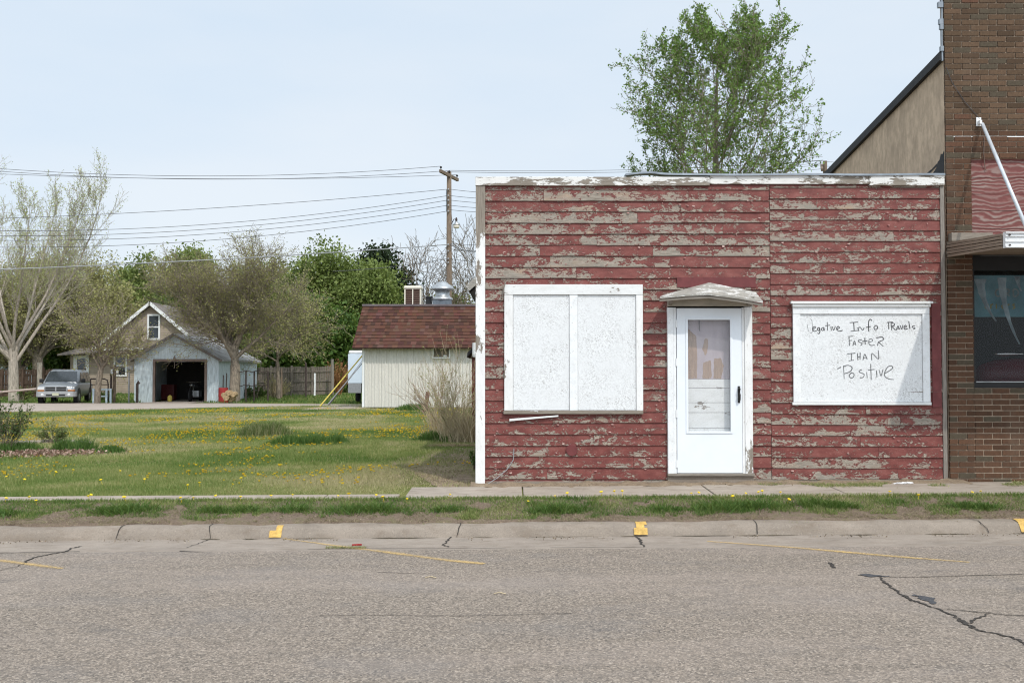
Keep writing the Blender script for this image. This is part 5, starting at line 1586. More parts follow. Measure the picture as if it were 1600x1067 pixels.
def dense_tree(name, label, px, Y, ptop, pw, pbot, stops, seed, n=230, per=70, size=.16, group='leafy trees behind the lots', conical=False, lumps=7, mat=None, gap=.0):
    """trunk, limbs and a crown of leaf clumps of uneven outline"""
    rng = np.random.default_rng(seed)
    x0 = X(px, Y); zt = Z(ptop, Y); zb = Z(pbot, Y); rw = pw/F*Y/2; rh = (zt-zb)/2; zc = (zt+zb)/2
    root = thing(name, label, 'tree', (x0, Y, .2), group=group)
    # lobes
    cen = []
    if conical:
        for i in range(n):
            t = rng.uniform(0, 1)**1.3; rr = rw*(1-t)*rng.uniform(.4, 1.0); a = rng.uniform(0, 6.28)
            cen.append((x0+rr*math.cos(a), Y+rr*math.sin(a), zb+(zt-zb)*t))
        cen = np.array(cen)
    else:
        lb = []
        for i in range(lumps):
            a = rng.uniform(0, 6.28); u = rng.uniform(-.75, .85); rr = math.sqrt(max(.05, 1-u*u))*rng.uniform(.35, .72)
            lb.append((x0+rw*rr*math.cos(a), Y+rw*.8*rr*math.sin(a), zc+rh*u*.72, rng.uniform(.34, .52)))
        lb.append((x0, Y, zc, .62))
        for i in range(n):
            c_ = lb[rng.integers(len(lb))]; d = rng.normal(0, 1, 3); d /= np.linalg.norm(d); q = rng.uniform(.55, 1.0)
            cen.append((c_[0]+d[0]*q*rw*c_[3], c_[1]+d[1]*q*rw*c_[3], c_[2]+d[2]*q*rh*c_[3]))
        cen = np.array(cen)
    if gap: cen = cen[rng.uniform(0, 1, len(cen)) > gap]
    k = len(cen); cl = np.repeat(cen, per, axis=0)
    sp = np.array([.58, .58, .42])*(1 if size < .2 else 1.2)
    c = cl + rng.normal(0, 1, cl.shape)*sp
    a = rng.normal(0, 1, c.shape); a /= np.linalg.norm(a, axis=1)[:, None]
    b = np.cross(a, rng.normal(0, 1, c.shape)); b /= np.linalg.norm(b, axis=1)[:, None]
    s_ = (size*rng.uniform(.5, 1.2, len(c)))[:, None]
    v = np.zeros((len(c), 4, 3)); v[:, 0] = c-a*s_; v[:, 1] = c-b*s_*.6; v[:, 2] = c+a*s_; v[:, 3] = c+b*s_*.6
    tint = np.repeat(rng.uniform(0, 1, k), per)*.5 + rng.uniform(0, .5, len(c))
    npmesh('crown', v.reshape(-1, 3), 4, mat or m_leaf, root, col=mixcol(tint, stops))
    mb = MB(); tr = .16+.02*rh
    top = (x0+rng.uniform(-.3, .3), Y, zc+rh*.4)
    mb.tube([(x0, Y, .1), (x0+.1, Y, zb*.6+.5), (x0-.05, Y+.1, zc), top], [tr*1.3, tr, tr*.7, tr*.25], 8)
    for i in range(12):
        q = cen[rng.integers(k)]; t = rng.uniform(.25, .8); s0 = np.array([x0, Y, .1+(zc-.1)*t+.3])
        m_ = (s0+q)/2 + np.array([0, 0, .4]); mb.tube([tuple(s0), tuple(m_), tuple(q)], [tr*.4, tr*.25, .03], 5)
    mb.build('trunk', m_bark, root, smooth=True)
    return root
dense_tree('leafy_tree', 'bright green rounded tree just left of the beige house gable', 205, 84, 388, 115, 560, MIDG, 41, 210, 115, .15)
dense_tree('leafy_tree', 'green tree at far left, top above the brown fence', 45, 86, 412, 170, 580, MIDG, 42, 230, 115, .15)
dense_tree('leafy_tree', 'light green tree between bare tree and rounded green tree', 135, 90, 420, 120, 575, MIDG, 43, 170, 115, .15, gap=.1)
dense_tree('leafy_tree', 'green treetop showing through the left of the olive tree', 290, 88, 380, 110, 560, MIDG, 44, 190, 115, .15)
dense_tree('leafy_tree', 'green tree behind the right half of the olive tree', 420, 90, 395, 130, 580, MIDG, 45, 190, 115, .15)
dense_tree('leafy_tree', 'tall bright green tree right of the olive tree', 520, 80, 386, 150, 560, MIDG, 46, 300, 120, .15, lumps=9)
dense_tree('leafy_tree', 'green tree standing directly behind the brown-roofed shed', 590, 78, 420, 120, 575, MIDG, 47, 220, 120, .15)
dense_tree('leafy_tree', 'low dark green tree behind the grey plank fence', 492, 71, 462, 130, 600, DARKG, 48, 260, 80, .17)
dense_tree('leafy_tree', 'dark green tree behind the white trailer', 560, 72, 480, 110, 606, DARKG, 49, 220, 80, .17)
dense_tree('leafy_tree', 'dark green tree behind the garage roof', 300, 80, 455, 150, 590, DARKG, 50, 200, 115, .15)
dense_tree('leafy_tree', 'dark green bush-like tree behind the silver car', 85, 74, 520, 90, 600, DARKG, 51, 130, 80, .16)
dense_tree('leafy_tree', 'low green growth behind the left end of the brown fence', 0, 92, 470, 120, 600, DARKG, 52, 150, 115, .15)
dense_tree('leafy_tree', 'small light green treetop behind the shed roof vents', 705, 96, 462, 70, 560, MIDG, 54, 80, 60, .2)
dense_tree('leafy_tree', 'low dark tree seen under the olive tree right of the garage', 392, 76, 500, 95, 612, DARKG, 55, 170, 70, .18)
dense_tree('leafy_tree', 'low dark tree over the left half of the grey plank fence', 440, 74, 505, 95, 612, DARKG, 56, 170, 70, .18)
dense_tree('leafy_tree', 'low green tree behind the white house and bare tree', 130, 78, 510, 110, 610, DARKG, 57, 150, 115, .15)
dense_tree('leafy_tree', 'dark low tree behind the beige house right wall', 345, 84, 500, 90, 612, DARKG, 58, 130, 115, .15)
CED = [(0, (.012,.024,.010)), (1, (.035,.055,.022))]
dense_tree('cedar_tree', 'dark pointed cedar behind the green tree left of the shed vents', 590, 86, 398, 95, 560, CED, 61, 260, 60, .2, conical=True, mat=m_needle, group='cedars behind the shed')
dense_tree('cedar_tree', 'second dark cedar, lower and closer to the utility pole', 622, 88, 432, 70, 560, CED, 62, 160, 60, .2, conical=True, mat=m_needle, group='cedars behind the shed')

# ------------------------------------------------------------------ bare shrub by the corner and lesser plants
def shrub(name, label, px, py, hpx, wpx, seed, n, mat, leafstops, leafn, rad=.007, cat='shrub', lean=0.0, sizel=.012):
    g = G(px, py); rng = np.random.default_rng(seed); sc_ = g.y/F
    root = thing(name, label, cat, g); mb = MB(); tips = []
    H = hpx*sc_; W = wpx*sc_
    for i in range(n):
        a = rng.uniform(-1, 1); b = rng.uniform(-.5, .5); L = H*rng.uniform(.55, 1.0)*(1-.25*abs(a))
        p = np.array([g.x+rng.normal(0, .06*W), g.y+rng.normal(0, .05*W), g.z]); d = np.array([(a+lean)*.55*W/H*2, b*.5, 1.0]); d /= np.linalg.norm(d)
        pts = [p.copy()]; m = 6
        for j in range(m):
            d = d+rng.normal(0, .07, 3); d[2] += .02*(1-abs(a)); d /= np.linalg.norm(d); p = p+d*L/m; pts.append(p.copy())
            if j > 1: tips.append((p.copy(), d.copy()))
            if j > 1:
                for q_ in range(2):
                    if rng.random() < .75:
                        dd = d+rng.normal(0, .38, 3); dd /= np.linalg.norm(dd); l2 = L*rng.uniform(.12, .3)
                        e1_ = p+dd*l2*.5; e2_ = e1_+(dd+np.array([0, 0, .25]))*l2*.5
                        mb.tube([tuple(p), tuple(e1_), tuple(e2_)], [rad*.55, rad*.45, rad*.3], 3, cap=False); tips += [(e1_, dd), (e2_, dd)]
        mb.tube([tuple(q) for q in pts], [rad*(1-.6*j/m) for j in range(m+1)], 4, cap=False)
    mb.build('stems', mat, root)
    if leafn:
        sel = [tips[i] for i in rng.integers(0, len(tips), leafn)]
        v, k = leafquads(rng, sel, 1, .015, sizel); npmesh('leaves', v, 4, m_leaf, root, col=mixcol(rng.uniform(0, 1, k), leafstops))
    return root
BUDG = [(0, (.22,.25,.07)), (1, (.44,.44,.20))]
shrub('bare_shrub', 'bare tan shrub of upright twigs beside the shop corner', 722, 691, 150, 104, 71, 74, m_twig, BUDG, 3200, .0055)
shrub('bare_shrub', 'thin pink-brown spreading shrub in front of the white shed', 690, 668, 105, 110, 72, 60, simple('pinkish_twigs', (.36,.27,.20), .9, .2, 9), BUDG, 700, .008)
tuft_obj('straw_clump', 'clump of long dry straw among the bare shrub stems', 'dry grass', [(690, 684, 1.0), (715, 690, 1.0), (735, 691, .7)], 420, .75, [(0, (.38,.29,.17)), (1, (.62,.52,.36))], wd=(.006,.012), sx=.22, sy=.18, mat=m_straw, lean=.7)
tuft_obj('straw_mulch', 'flat patch of dead straw under the bare shrub', 'dry grass', [(700, 697, 1), (735, 697, 1)], 700, .05, [(0, (.24,.17,.10)), (1, (.42,.33,.21))], wd=(.008,.014), sx=.3, sy=.12, mat=m_straw, lean=4)
LW = [(0, (.03,.06,.02)), (.6, (.08,.13,.04)), (1, (.16,.20,.08))]
shrub('leafy_shrub', 'leafy sapling bush at the left edge over the garden bed', 8, 708, 92, 60, 73, 34, m_twig_dk, LW, 1500, .006, sizel=.022)
shrub('leafy_shrub', 'small yellow-green bush in the garden bed behind the stones', 83, 692, 34, 50, 74, 30, m_twig_dk, [(0, (.07,.11,.03)), (1, (.20,.24,.08))], 1200, .005, sizel=.018)
shrub('leafy_weed', 'broad-leaved weed at the shop corner by the white board', 741, 735, 36, 14, 75, 14, m_twig_dk, GREEN, 260, .004, cat='weed', sizel=.022)
# stone edging and dead leaves of the garden bed
ed = MB()
for i in range(18):
    px = 28+i*6.6; g = G(px, 694-2.5*math.sin(i/17*3.1)); r_ = R.uniform(.05, .085)
    k0 = len(ed.v); ed.lathe([(r_*.5, -.02), (r_, .0), (r_*.95, .035), (r_*.45, .06)], (g.x, g.y, g.z), 7)
    ed.v[k0:] = [(x_+R.uniform(-.008, .008), y_, z_+R.uniform(-.006, .006)) for x_, y_, z_ in ed.v[k0:]]
ed.build('garden_edging', m_stone, label='low curved row of pale stones edging the garden bed', cat='edging')
n = 1500; g = G(72, 711)
x = g.x+RN.normal(0, .42, n); y = g.y+RN.normal(0, .30, n)
z = gz(x, y)+RN.uniform(.01, .07, n)
tips = [(np.array([a, b, c_]), np.array([0, 0, .1])) for a, b, c_ in zip(x, y, z)]
v, k = leafquads(RN, tips, 1, .004, .026, .7)
npmesh('fallen_leaves', v, 4, m_straw, col=mixcol(RN.uniform(0, 1, k), [(0, (.13,.07,.05)), (.5, (.26,.16,.12)), (1, (.46,.34,.27))]), kind='stuff', label='heap of dry brown leaves in the garden bed', cat='leaves')

# ------------------------------------------------------------------ white corrugated shed with brown roof
YS = 40.0
sd = thing('corrugated_shed', 'white corrugated metal shed under a steep brown shingle roof', 'shed', (-3, YS+3, .2))
sx0, sx1 = X(567, YS), 1.2; sz0, sz1 = Z(636, YS), Z(541, YS)
def corr(mb, p0, p1, z0, z1, pitch=.135, dep=.040):
    a = Vector(p0); b = Vector(p1); L = (b-a).length; d = (b-a)/L; nrm = Vector((d.y, -d.x, 0)); n = int(L/pitch)
    prev = None
    for i in range(n):
        for (f, q) in ((0, 0), (.55, 0), (.65, dep), (.9, dep)):
            p = a+d*((i+f)*L/n)+nrm*q
            cur = ((p.x, p.y, z0), (p.x, p.y, z1))
            if prev: mb.quad(prev[0], cur[0], cur[1], prev[1])
            prev = cur
mb = MB(); corr(mb, (sx0, YS, 0), (sx1, YS, 0), sz0, sz1); corr(mb, (sx0, YS+6, 0), (sx0, YS, 0), sz0, sz1)
mb.build('wall_cladding', m_corr, sd)
mb = MB(); mb.box(sx0+.05, sx1, YS+.05, YS+6, .1, sz1+.05); mb.build('core', m_dark, sd)
mb = MB(); mb.box(sx0-.02, sx0+.07, YS-.05, YS+.03, sz0, sz1); mb.build('corner_trim', m_white, sd)
# shingles as real tabs on the steep slopes
e_y = YS-.42; t_y = YS+.75; ez = Z(543.5, e_y); tz = Z(479, t_y); exl = X(550, e_y); txl = X(566.5, t_y)
V, C = [], []
rows = 13
def tabs(pe0, pe1, pt0, pt1, nrm):
    """courses of tabs between eave edge pe0-pe1 and top edge pt0-pt1"""
    pe0, pe1, pt0, pt1 = map(Vector, (pe0, pe1, pt0, pt1)); nrm = Vector(nrm).normalized()
    for r_ in range(rows):
        u0, u1 = r_/rows, (r_+1)/rows
        a0_, b0_ = pe0.lerp(pt0, u0), pe1.lerp(pt1, u0); a1_, b1_ = pe0.lerp(pt0, u1), pe1.lerp(pt1, u1)
        L = (b0_-a0_).length; s_ = 0.0 - R.uniform(0, .15)
        while s_ < L:
            wd_ = R.uniform(.10, .26); q0, q1 = max(0, s_)/L, min(L, s_+wd_)/L
            if q1 > q0:
                th_ = R.choice((.006, .014)); lip = R.choice((0, 0, -.05))/rows
                V.extend([tuple(pe0.lerp(pt0, max(0, u0+lip)).lerp(pe1.lerp(pt1, max(0, u0+lip)), q0)+nrm*(th_+.012)), tuple(pe0.lerp(pt0, max(0, u0+lip)).lerp(pe1.lerp(pt1, max(0, u0+lip)), q1)+nrm*(th_+.012)), tuple(a1_.lerp(b1_, q1)+nrm*.004), tuple(a1_.lerp(b1_, q0)+nrm*.004)])
                t = R.random(); base = (.108, .053, .039) if t < .6 else ((.072, .038, .030) if t < .86 else (.125, .070, .054))
                C.append(tuple(q*R.uniform(.9, 1.1) for q in base))
            s_ += wd_
tabs((exl, e_y, ez), (sx1+.3, e_y, ez), (txl, t_y, tz), (sx1, t_y, tz), (0, -1, .6))
tabs((exl, YS+6.4, ez), (exl, e_y, ez), (txl, YS+5.2, tz), (txl, t_y, tz), (-1, 0, .4))
npmesh('shingles', V, 4, m_shingle, sd, col=C)
mb = MB()
mb.hexa([(exl, e_y, ez-.03), (sx1+.3, e_y, ez-.03), (sx1+.3, YS+6.4, ez-.03), (exl, YS+6.4, ez-.03), (txl, t_y, tz), (sx1, t_y, tz), (sx1, YS+5.2, tz), (txl, YS+5.2, tz)])
mb.build('roof_deck', m_louvre, sd)
mb = MB(); mb.box(txl-.03, sx1+.02, t_y-.05, YS+5.25, tz+.005, Z(475.5, t_y)); mb.build('ridge_cap', m_cap, sd, bevel=.02)
# window with screen
wt = MB(); wx0, wx1, wza, wzb = X(676, YS), X(703.5, YS), Z(560, YS), Z(543.5, YS)
for (a, b, c_, d_) in ((wx0, wx0+.05, wza, wzb), (wx1-.05, wx1, wza, wzb), (wx0+.05, wx1-.05, wza, wza+.05), (wx0+.05, wx1-.05, wzb-.04, wzb)): wt.box(a, b, YS-.10, YS-.025, c_, d_)
wo = wt.build('window_frame', m_white, sd)
mb = MB(); mb.box(wx0+.05, wx1-.05, YS-.07, YS-.055, wza+.05, wzb-.04); mb.build('screen', simple('tan_insect_screen', (.15,.13,.10), .8, .1, 10), sd)
mb = MB(); mb.box(X(693, YS), X(698, YS), YS-.085, YS-.072, Z(557.5, YS), Z(555, YS)); mb.build('latch', m_alum, sd)
# roof vents
YV = 43.0
vb = thing('louvred_vent', 'square brown louvred vent box with cream rounded top on the shed roof', 'vent', (X(645, YV), YV, tz))
x0, x1, z0, z1, z2 = X(631.5, YV), X(657.5, YV), Z(478, YV), Z(452, YV), Z(446.5, YV)
mb = MB(); mb.box(x0+.03, x1-.03, YV+.02, YV+.68, z0, z1)
for i in range(9):
    zz = z0+(z1-z0)*(i+.3)/9
    mb.hexa([(x0+.05, YV-.01, zz), (x1-.05, YV-.01, zz), (x1-.05, YV+.02, zz+.04), (x0+.05, YV+.02, zz+.04), (x0+.05, YV-.01, zz+.02), (x1-.05, YV-.01, zz+.02), (x1-.05, YV+.02, zz+.06), (x0+.05, YV+.02, zz+.06)])
mb.build('louvres', m_louvre, vb)
mb = MB()
for (xa, xb) in ((x0, x0+.05), ((x0+x1)/2-.02, (x0+x1)/2+.025), (x1-.05, x1)): mb.box(xa, xb, YV-.03, YV+.70, z0, z1)
mb.build('posts', m_cream, vb)
mb = MB(); mb.box(x0-.03, x1+.03, YV-.06, YV+.74, z1, z2); mb.build('cap', m_cream, vb, bevel=.06)
mv = thing('exhaust_vent', 'round mushroom-shaped galvanised exhaust vent on the shed roof', 'vent', (X(691, YV), YV, tz))
cx = X(691, YV); zz = lambda p: Z(p, YV); rr = lambda px: px*YV/F
mb = MB(); mb.box(cx-rr(14), cx+rr(14), YV-rr(14), YV+rr(14), zz(478), zz(470)); mb.build('curb', simple('blue_grey_base', (.13,.155,.18), .6), mv)
mb = MB(); mb.lathe([(rr(15), zz(470)), (rr(16.5), zz(468.5)), (rr(16.5), zz(466.5)), (rr(12.5), zz(464)), (rr(11), zz(461)), (rr(11.5), zz(454))], (cx, YV, 0), 24); mb.build('housing', m_metal, mv, smooth=True)
mb = MB(); mb.lathe([(rr(12), zz(453.8)), (rr(18.5), zz(452.8)), (rr(19), zz(451.3)), (rr(17), zz(449.5)), (rr(14), zz(446)), (rr(9.5), zz(443.7)), (rr(8), zz(441.5)), (rr(3), zz(440.3)), (rr(.5), zz(440))], (cx, YV, 0), 24); mb.build('hood', m_metal, mv, smooth=True)
mb = MB(); mb.box(X(665, YV), X(674, YV), YV, YV+.5, zz(478), zz(465)); mb.box(X(664.5, YV), X(675, YV), YV-.03, YV+.53, zz(465), zz(463.3)); mb.build('roof_flue', m_blackpl, label='small dark square flue between the two roof vents', cat='flue')

# ------------------------------------------------------------------ trailer, guys, utility poles, wires
YT2 = 49.0
tl = thing('cargo_trailer', 'pale blue-white enclosed cargo trailer partly hidden by the shed', 'trailer', (-6.6, YT2+2, .1))
tx0, tx1 = X(543.5, YT2), X(543.5, YT2)+2.1; tz0, tz1 = Z(614, YT2), Z(553, YT2)
mb = MB(); mb.box(tx0, tx1, YT2, YT2+4.5, Z(599, YT2), tz1); mb.build('body', m_trailer, tl, bevel=.03)
mb = MB(); mb.box(tx0+.02, tx1-.02, YT2+.01, YT2+4.5, tz1, Z(547.5, YT2)); mb.build('roof_cap', m_alum, tl, bevel=.10)
mb = MB(); mb.box(tx0+.02, tx0+.66, YT2-.012, YT2+.2, tz0, Z(599, YT2)-.003); mb.box(tx0+.70, tx1, YT2-.012, YT2+.2, tz0, Z(599, YT2)-.003); mb.box(tx0+.02, tx1, YT2+.2, YT2+4.4, tz0, Z(599, YT2)-.003); mb.build('stone_guard', m_guard, tl, bevel=.01)
for s_ in (tx0+.12, tx1-.3):
    mb = MB(); mb.lathe([(.1, -.1), (.32, -.1), (.34, -.05), (.34, .05), (.32, .1), (.1, .1)], (s_, YT2+2.6, .35), 16, 'x'); mb.build('wheel', m_tyre, tl)
YP = 50.0
pt_ = thing('utility_pole', 'tall weathered wooden utility pole with crossarm behind the white shed', 'pole', (X(702, YP), YP, .1))
pxl = X(701.5, YP); ptop = Z(268.5, YP)
mb = MB(); mb.tube([(pxl+.03, YP, -.1), (pxl, YP, 5), (pxl-.01, YP, ptop)], [.165, .15, .115], 12); mb.build('pole', m_pole, pt_, smooth=True)
arm = Vector((.37, 1.15, -.0)); ac = Vector((pxl, YP-.13, ptop-.22))
mb = MB(); mb.bar(ac-arm+Vector((0, 0, .0)), ac+arm, .12, .16); mb.build('crossarm', m_pole, pt_, bevel=.01)
for t_ in (-.92, .02, .92):
    q = ac+arm*t_; mb = MB(); mb.lathe([(.02, .07), (.02, .15), (.05, .16), (.06, .20), (.045, .235), (.02, .25)], (q.x, q.y, q.z), 10); mb.build('insulator', m_blackpl, pt_)
for zpy in (297, 307, 314, 322, 331, 383, 393, 405, 411):
    mb = MB(); q = Z(zpy, YP); mb.lathe([(.02, -.24), (.045, -.23), (.045, -.16), (.02, -.15), (.02, -.1)], (pxl-.03, YP, q), 8, 'y'); mb.build('spool_insulator', m_wire_pale, pt_)
mb = MB(); mb.tube([(pxl-.13, YP-.02, Z(331, YP)), (pxl-.13, YP-.02, Z(297, YP))], .035, 6); mb.build('conduit', m_flash, pt_)
sl = thing('yard_lamp', 'small yard lamp with silver hood hanging beside the utility pole', 'lamp', (X(713, YP), YP-.3, Z(357, YP)))
lx = X(713, YP); 
mb = MB(); mb.tube([(pxl+.12, YP-.05, Z(350, YP)), (lx-.12, YP-.12, Z(343, YP)), (lx, YP-.2, Z(344, YP))], .02, 6); mb.lathe([(.05, Z(347, YP)), (.06, Z(344, YP)), (.03, Z(341, YP))], (lx, YP-.2, 0), 8); mb.build('bracket_arm', m_rust, sl)
mb = MB(); mb.lathe([(.06, Z(347, YP)), (.08, Z(349, YP)), (.17, Z(352, YP)), (.175, Z(352.6, YP))], (lx, YP-.2, 0), 14); mb.build('hood', m_metal, sl, smooth=True)
mb = MB(); mb.lathe([(.155, Z(352.7, YP)), (.15, Z(357, YP)), (.11, Z(357.8, YP))], (lx, YP-.2, 0), 14); mb.build('lens', m_cream, sl, smooth=True)

def wire(label, a, b, sag, r=.014, mat=None, n=24, group='overhead wires'):
    a, b = Vector(a), Vector(b); mb = MB()
    pts = [a.lerp(b, i/n)-Vector((0, 0, sag*4*(i/n)*(1-i/n))) for i in range(n+1)]
    mb.tube(pts, r*.8, 4, cap=False)
    return mb.build('overhead_wire', mat or m_wire, label=label, cat='wire', group=group)
q0, q1, q2 = [ac+arm*t_+Vector((0, 0, .25)) for t_ in (-.92, .02, .92)]
wire('topmost thin wire running left from the crossarm near end', q0, P(-160, 250, 47), .62)
wire('thin wire running left from the pole top insulator', q1, P(-160, 254, 49), .62)
wire('thin wire running left from the far end of the crossarm', q2, P(-160, 264, 50), .35)
for i, (pa, pl, sg, lb) in enumerate(((297, 348, .22, 'single wire high on the pole running left above the group of four'), (307, 363, .62, 'first of four parallel wires left of the pole, uppermost'), (314, 371, .62, 'second of four parallel wires left of the pole'), (322, 378, .62, 'third of four parallel wires left of the pole'), (331, 389, .62, 'lowest of four parallel wires left of the pole'))):
    wire(lb, (pxl-.05, YP-.2, Z(pa, YP)), P(-80, pl-4, 49), sg, .015)
wire('thick pale cable crossing low in front of the treetops', (pxl-.05, YP-.2, Z(383, YP)), P(-80, 424, 44), -.03 if False else .12, .028, m_wire_pale)
wire('dark service wire entering the green treetops left of pole', (pxl-.05, YP-.2, Z(405, YP)), P(520, 424, 52), .10, .018)
for pa, pb, lb in ((266.5, 262.5, 'upper wire from the pole top passing over the shop parapet'), (269, 267, 'lower wire from the pole top just above the shop parapet')):
    wire(lb, (pxl, YP, Z(pa, YP)), P(1286, pb-12, 62), .25)
for pa, pb, lb in ((297, 302, 'wire right of the pole, highest of the short group'), (307, 311, 'second wire right of the pole toward the shop corner'), (314, 318, 'third wire right of the pole toward the shop corner'), (322, 326, 'fourth wire right of the pole toward the shop corner'), (329, 332, 'fifth wire right of the pole toward the shop corner'), (382, 381, 'wire leaving the lower pole to the right, uppermost'), (390, 392, 'wire leaving the lower pole to the right, middle'), (405, 413, 'wire leaving the lower pole to the right, lowest')):
    wire(lb, (pxl+.05, YP-.2, Z(pa, YP)), P(790, pb, 52), .05)
wire('looping slack cable right of the lower pole', (pxl+.05, YP-.2, Z(383, YP)), P(790, 380, 50), .4, .02)
wire('down-lead running from the lamp down behind the roof vents', P(705, 330, 50), P(716, 470, 52), .0, .014)
# guy wires with guards
for i, (ax_, ay, py_, guard, lb) in enumerate(((500, 636.5, 396, m_yguard, 'guy wire with yellow guard, foremost of three'), (512, 634, 406, m_guard, 'guy wire with grey guard, right of the yellow one'), (514, 633.5, 385, m_guard, 'thin guy wire ending beside the grey guard'))):
    g = G(ax_, ay); top = Vector((pxl-.1, YP-.1, Z(py_, YP))); t_ = thing('guy_wire', lb, 'guy wire', g, group='guy wires of the utility pole')
    mb = MB(); mb.tube([g, top], .011, 5); mb.build('cable', m_wire, t_)
    e_ = g.lerp(top, .46 if i == 0 else .34 if i == 1 else .1)
    mb = MB(); mb.tube([g+Vector((0, -.02, .05)), e_+Vector((0, -.02, 0))], [.030, .024, .014][i], 6); mb.build('guard', guard, t_)
# second, distant pole
P2 = thing('utility_pole', 'top of a second utility pole peeking over the shop parapet at right', 'pole', (X(1292, 60), 60, .1))
x2 = X(1292, 60)
mb = MB(); mb.tube([(x2, 60, 0), (x2, 60, Z(252, 60))], [.17, .13], 10); mb.build('pole', m_pole, P2)
mb = MB(); mb.bar((X(1281, 60), 59.2, Z(270, 60)), (X(1293, 60), 60.8, Z(254, 60)), .14, .16); mb.build('crossarm', m_pole, P2)
mb = MB(); mb.bar((x2-.1, 59.7, Z(270.5, 60)), (X(1303, 60), 59.9, Z(268.5, 60)), .14, .14); mb.build('crossarm', m_pole, P2)
for py in (251, 258, 264):
    wire('thin wire reaching the second pole above the parapet' , (x2-.1, 60, Z(py, 60)), P(1120, py+9, 58), .05, group='wires at the second pole')
for py in (253, 260): wire('thin wire leaving the second pole toward the stucco wall', (x2+.1, 60, Z(py, 60)), P(1400, py+2, 62), .05, group='wires at the right of the second pole')

# ------------------------------------------------------------------ garage
YG = 53.6
gr = thing('garage', 'pale blue board garage with open door and grey shingled gable roof', 'garage', (-18, YG, 0))
gx0, gx1 = X(210, YG), X(342, YG); gzb = 0.02; gez = Z(561, YG); gpz = Z(524, YG); gxm = X(273, YG)
dx0, dx1, dzt = X(243, YG), X(320, YG), Z(565, YG)
YGB = 61.6
mb = MB()
mb.box(gx0, dx0, YG, YG+.12, gzb-.1, gez); mb.box(dx1, gx1, YG, YG+.12, gzb-.1, gez); mb.box(dx0, dx1, YG, YG+.12, dzt, gez)
mb.prism([(gx0, gez), (gx1, gez), (gxm, gpz)], YG, YG+.12)
mb.box(gx0, gx0+.12, YG+.12, YGB, gzb-.1, gez); mb.box(gx1-.12, gx1, YG+.12, YGB, gzb-.1, gez); mb.box(gx0+.12, gx1-.12, YGB-.12, YGB, gzb-.1, gez)
mb.build('wall', m_garage, gr)
mb = MB()     # vertical battens
for i in range(16):
    x_ = gx0+.15+i*(gx1-gx0-.3)/15
    top = gez+(gpz-gez)*(1-abs(x_-gxm)/((gx1-gx0)/2+.01))-.08
    zl = gzb if (x_ < dx0-.1 or x_ > dx1+.1) else dzt+.1
    mb.box(x_-.012, x_+.012, YG-.012, YG-.001, zl, top)
for i in range(18): mb.box(gx1+.001, gx1+.012, YG+.2+i*.43, YG+.225+i*.43, gzb, gez-.05)
mb.build('battens', m_garage, gr)
ov = .25; s_l = (gpz-gez)/(gxm-gx0); s_r = (gpz-gez)/(gx1-gxm)
mb = MB(); mb.prism([(gx0-ov, gez-ov*s_l), (gxm, gpz), (gxm, gpz+.10), (gx0-ov, gez-ov*s_l+.10)], YG-.3, YGB+.2); mb.build('roof_slope', m_roofgrey, gr)
mb = MB(); mb.prism([(gx1+ov, gez-ov*s_r), (gx1+ov, gez-ov*s_r+.10), (gxm+.001, gpz+.10), (gxm+.001, gpz)], YG-.3, YGB+.2); mb.build('roof_slope', m_roofsilver, gr)
mb = MB(); mb.bar((gx0-ov, YG-.32, gez-ov*s_l+.03), (gxm, YG-.32, gpz+.03), .03, .13); mb.bar((gx1+ov, YG-.32, gez-ov*s_r+.03), (gxm, YG-.32, gpz+.03), .03, .13); mb.build('bargeboard', m_roofgrey, gr)
mb = MB(); mb.box(dx0-.13, dx0, YG-.04, YG+.10, gzb, dzt+.14); mb.box(dx1, dx1+.13, YG-.04, YG+.10, gzb, dzt+.14); mb.box(dx0, dx1, YG-.04, YG+.10, dzt, dzt+.14); mb.build('door_casing', m_brown, gr)
mb = MB(); mb.tube([(X(274, YG), YG-.02, Z(560, YG)), (X(274, YG), YG-.16, Z(556, YG))], .02, 5); mb.lathe([(.02, Z(557, YG)), (.10, Z(562, YG)), (.03, Z(563, YG))], (X(274, YG), YG-.16, 0), 10); mb.prism([(X(267, YG), dzt+.01), (X(282, YG), dzt+.01), (X(274.5, YG), dzt+.14)], YG-.07, YG-.041); mb.build('lamp', m_brown, gr)
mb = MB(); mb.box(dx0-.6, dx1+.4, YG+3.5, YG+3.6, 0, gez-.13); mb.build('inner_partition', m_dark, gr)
# things in the garage
mt = thing('motorcycle', 'dark motorcycle facing out of the open garage', 'motorcycle', (X(299, 54.6), 54.6, .02))
mx = X(298, 54.6)
def wheel(mb, c, r_, w2): mb.lathe([(r_*.75, -w2), (r_, -w2*.6), (r_, w2*.6), (r_*.75, w2)], c, 20, 'x')
mb = MB(); wheel(mb, (mx, 54.6, .34), .32, .06); mb.build('wheel', m_tyre, mt)
mb = MB(); wheel(mb, (mx+.15, 56.0, .34), .32, .07); mb.build('wheel', m_tyre, mt)
mb = MB(); mb.tube([(mx-.09, 54.6, .34), (mx-.09, 54.95, .95)], .025, 6); mb.tube([(mx+.09, 54.6, .34), (mx+.09, 54.95, .95)], .025, 6); mb.build('fork', m_chrome, mt)
mb = MB(); mb.lathe([(.03, .12), (.08, .05), (.10, 0)], (mx, 54.72, .93), 14, 'y'); mb.build('headlight', m_chrome, mt, smooth=True)
mb = MB(); mb.tube([(mx-.42, 55.1, 1.12), (mx-.2, 54.95, 1.08), (mx+.2, 54.95, 1.08), (mx+.42, 55.1, 1.12)], .016, 6); mb.build('handlebar', m_chrome, mt)
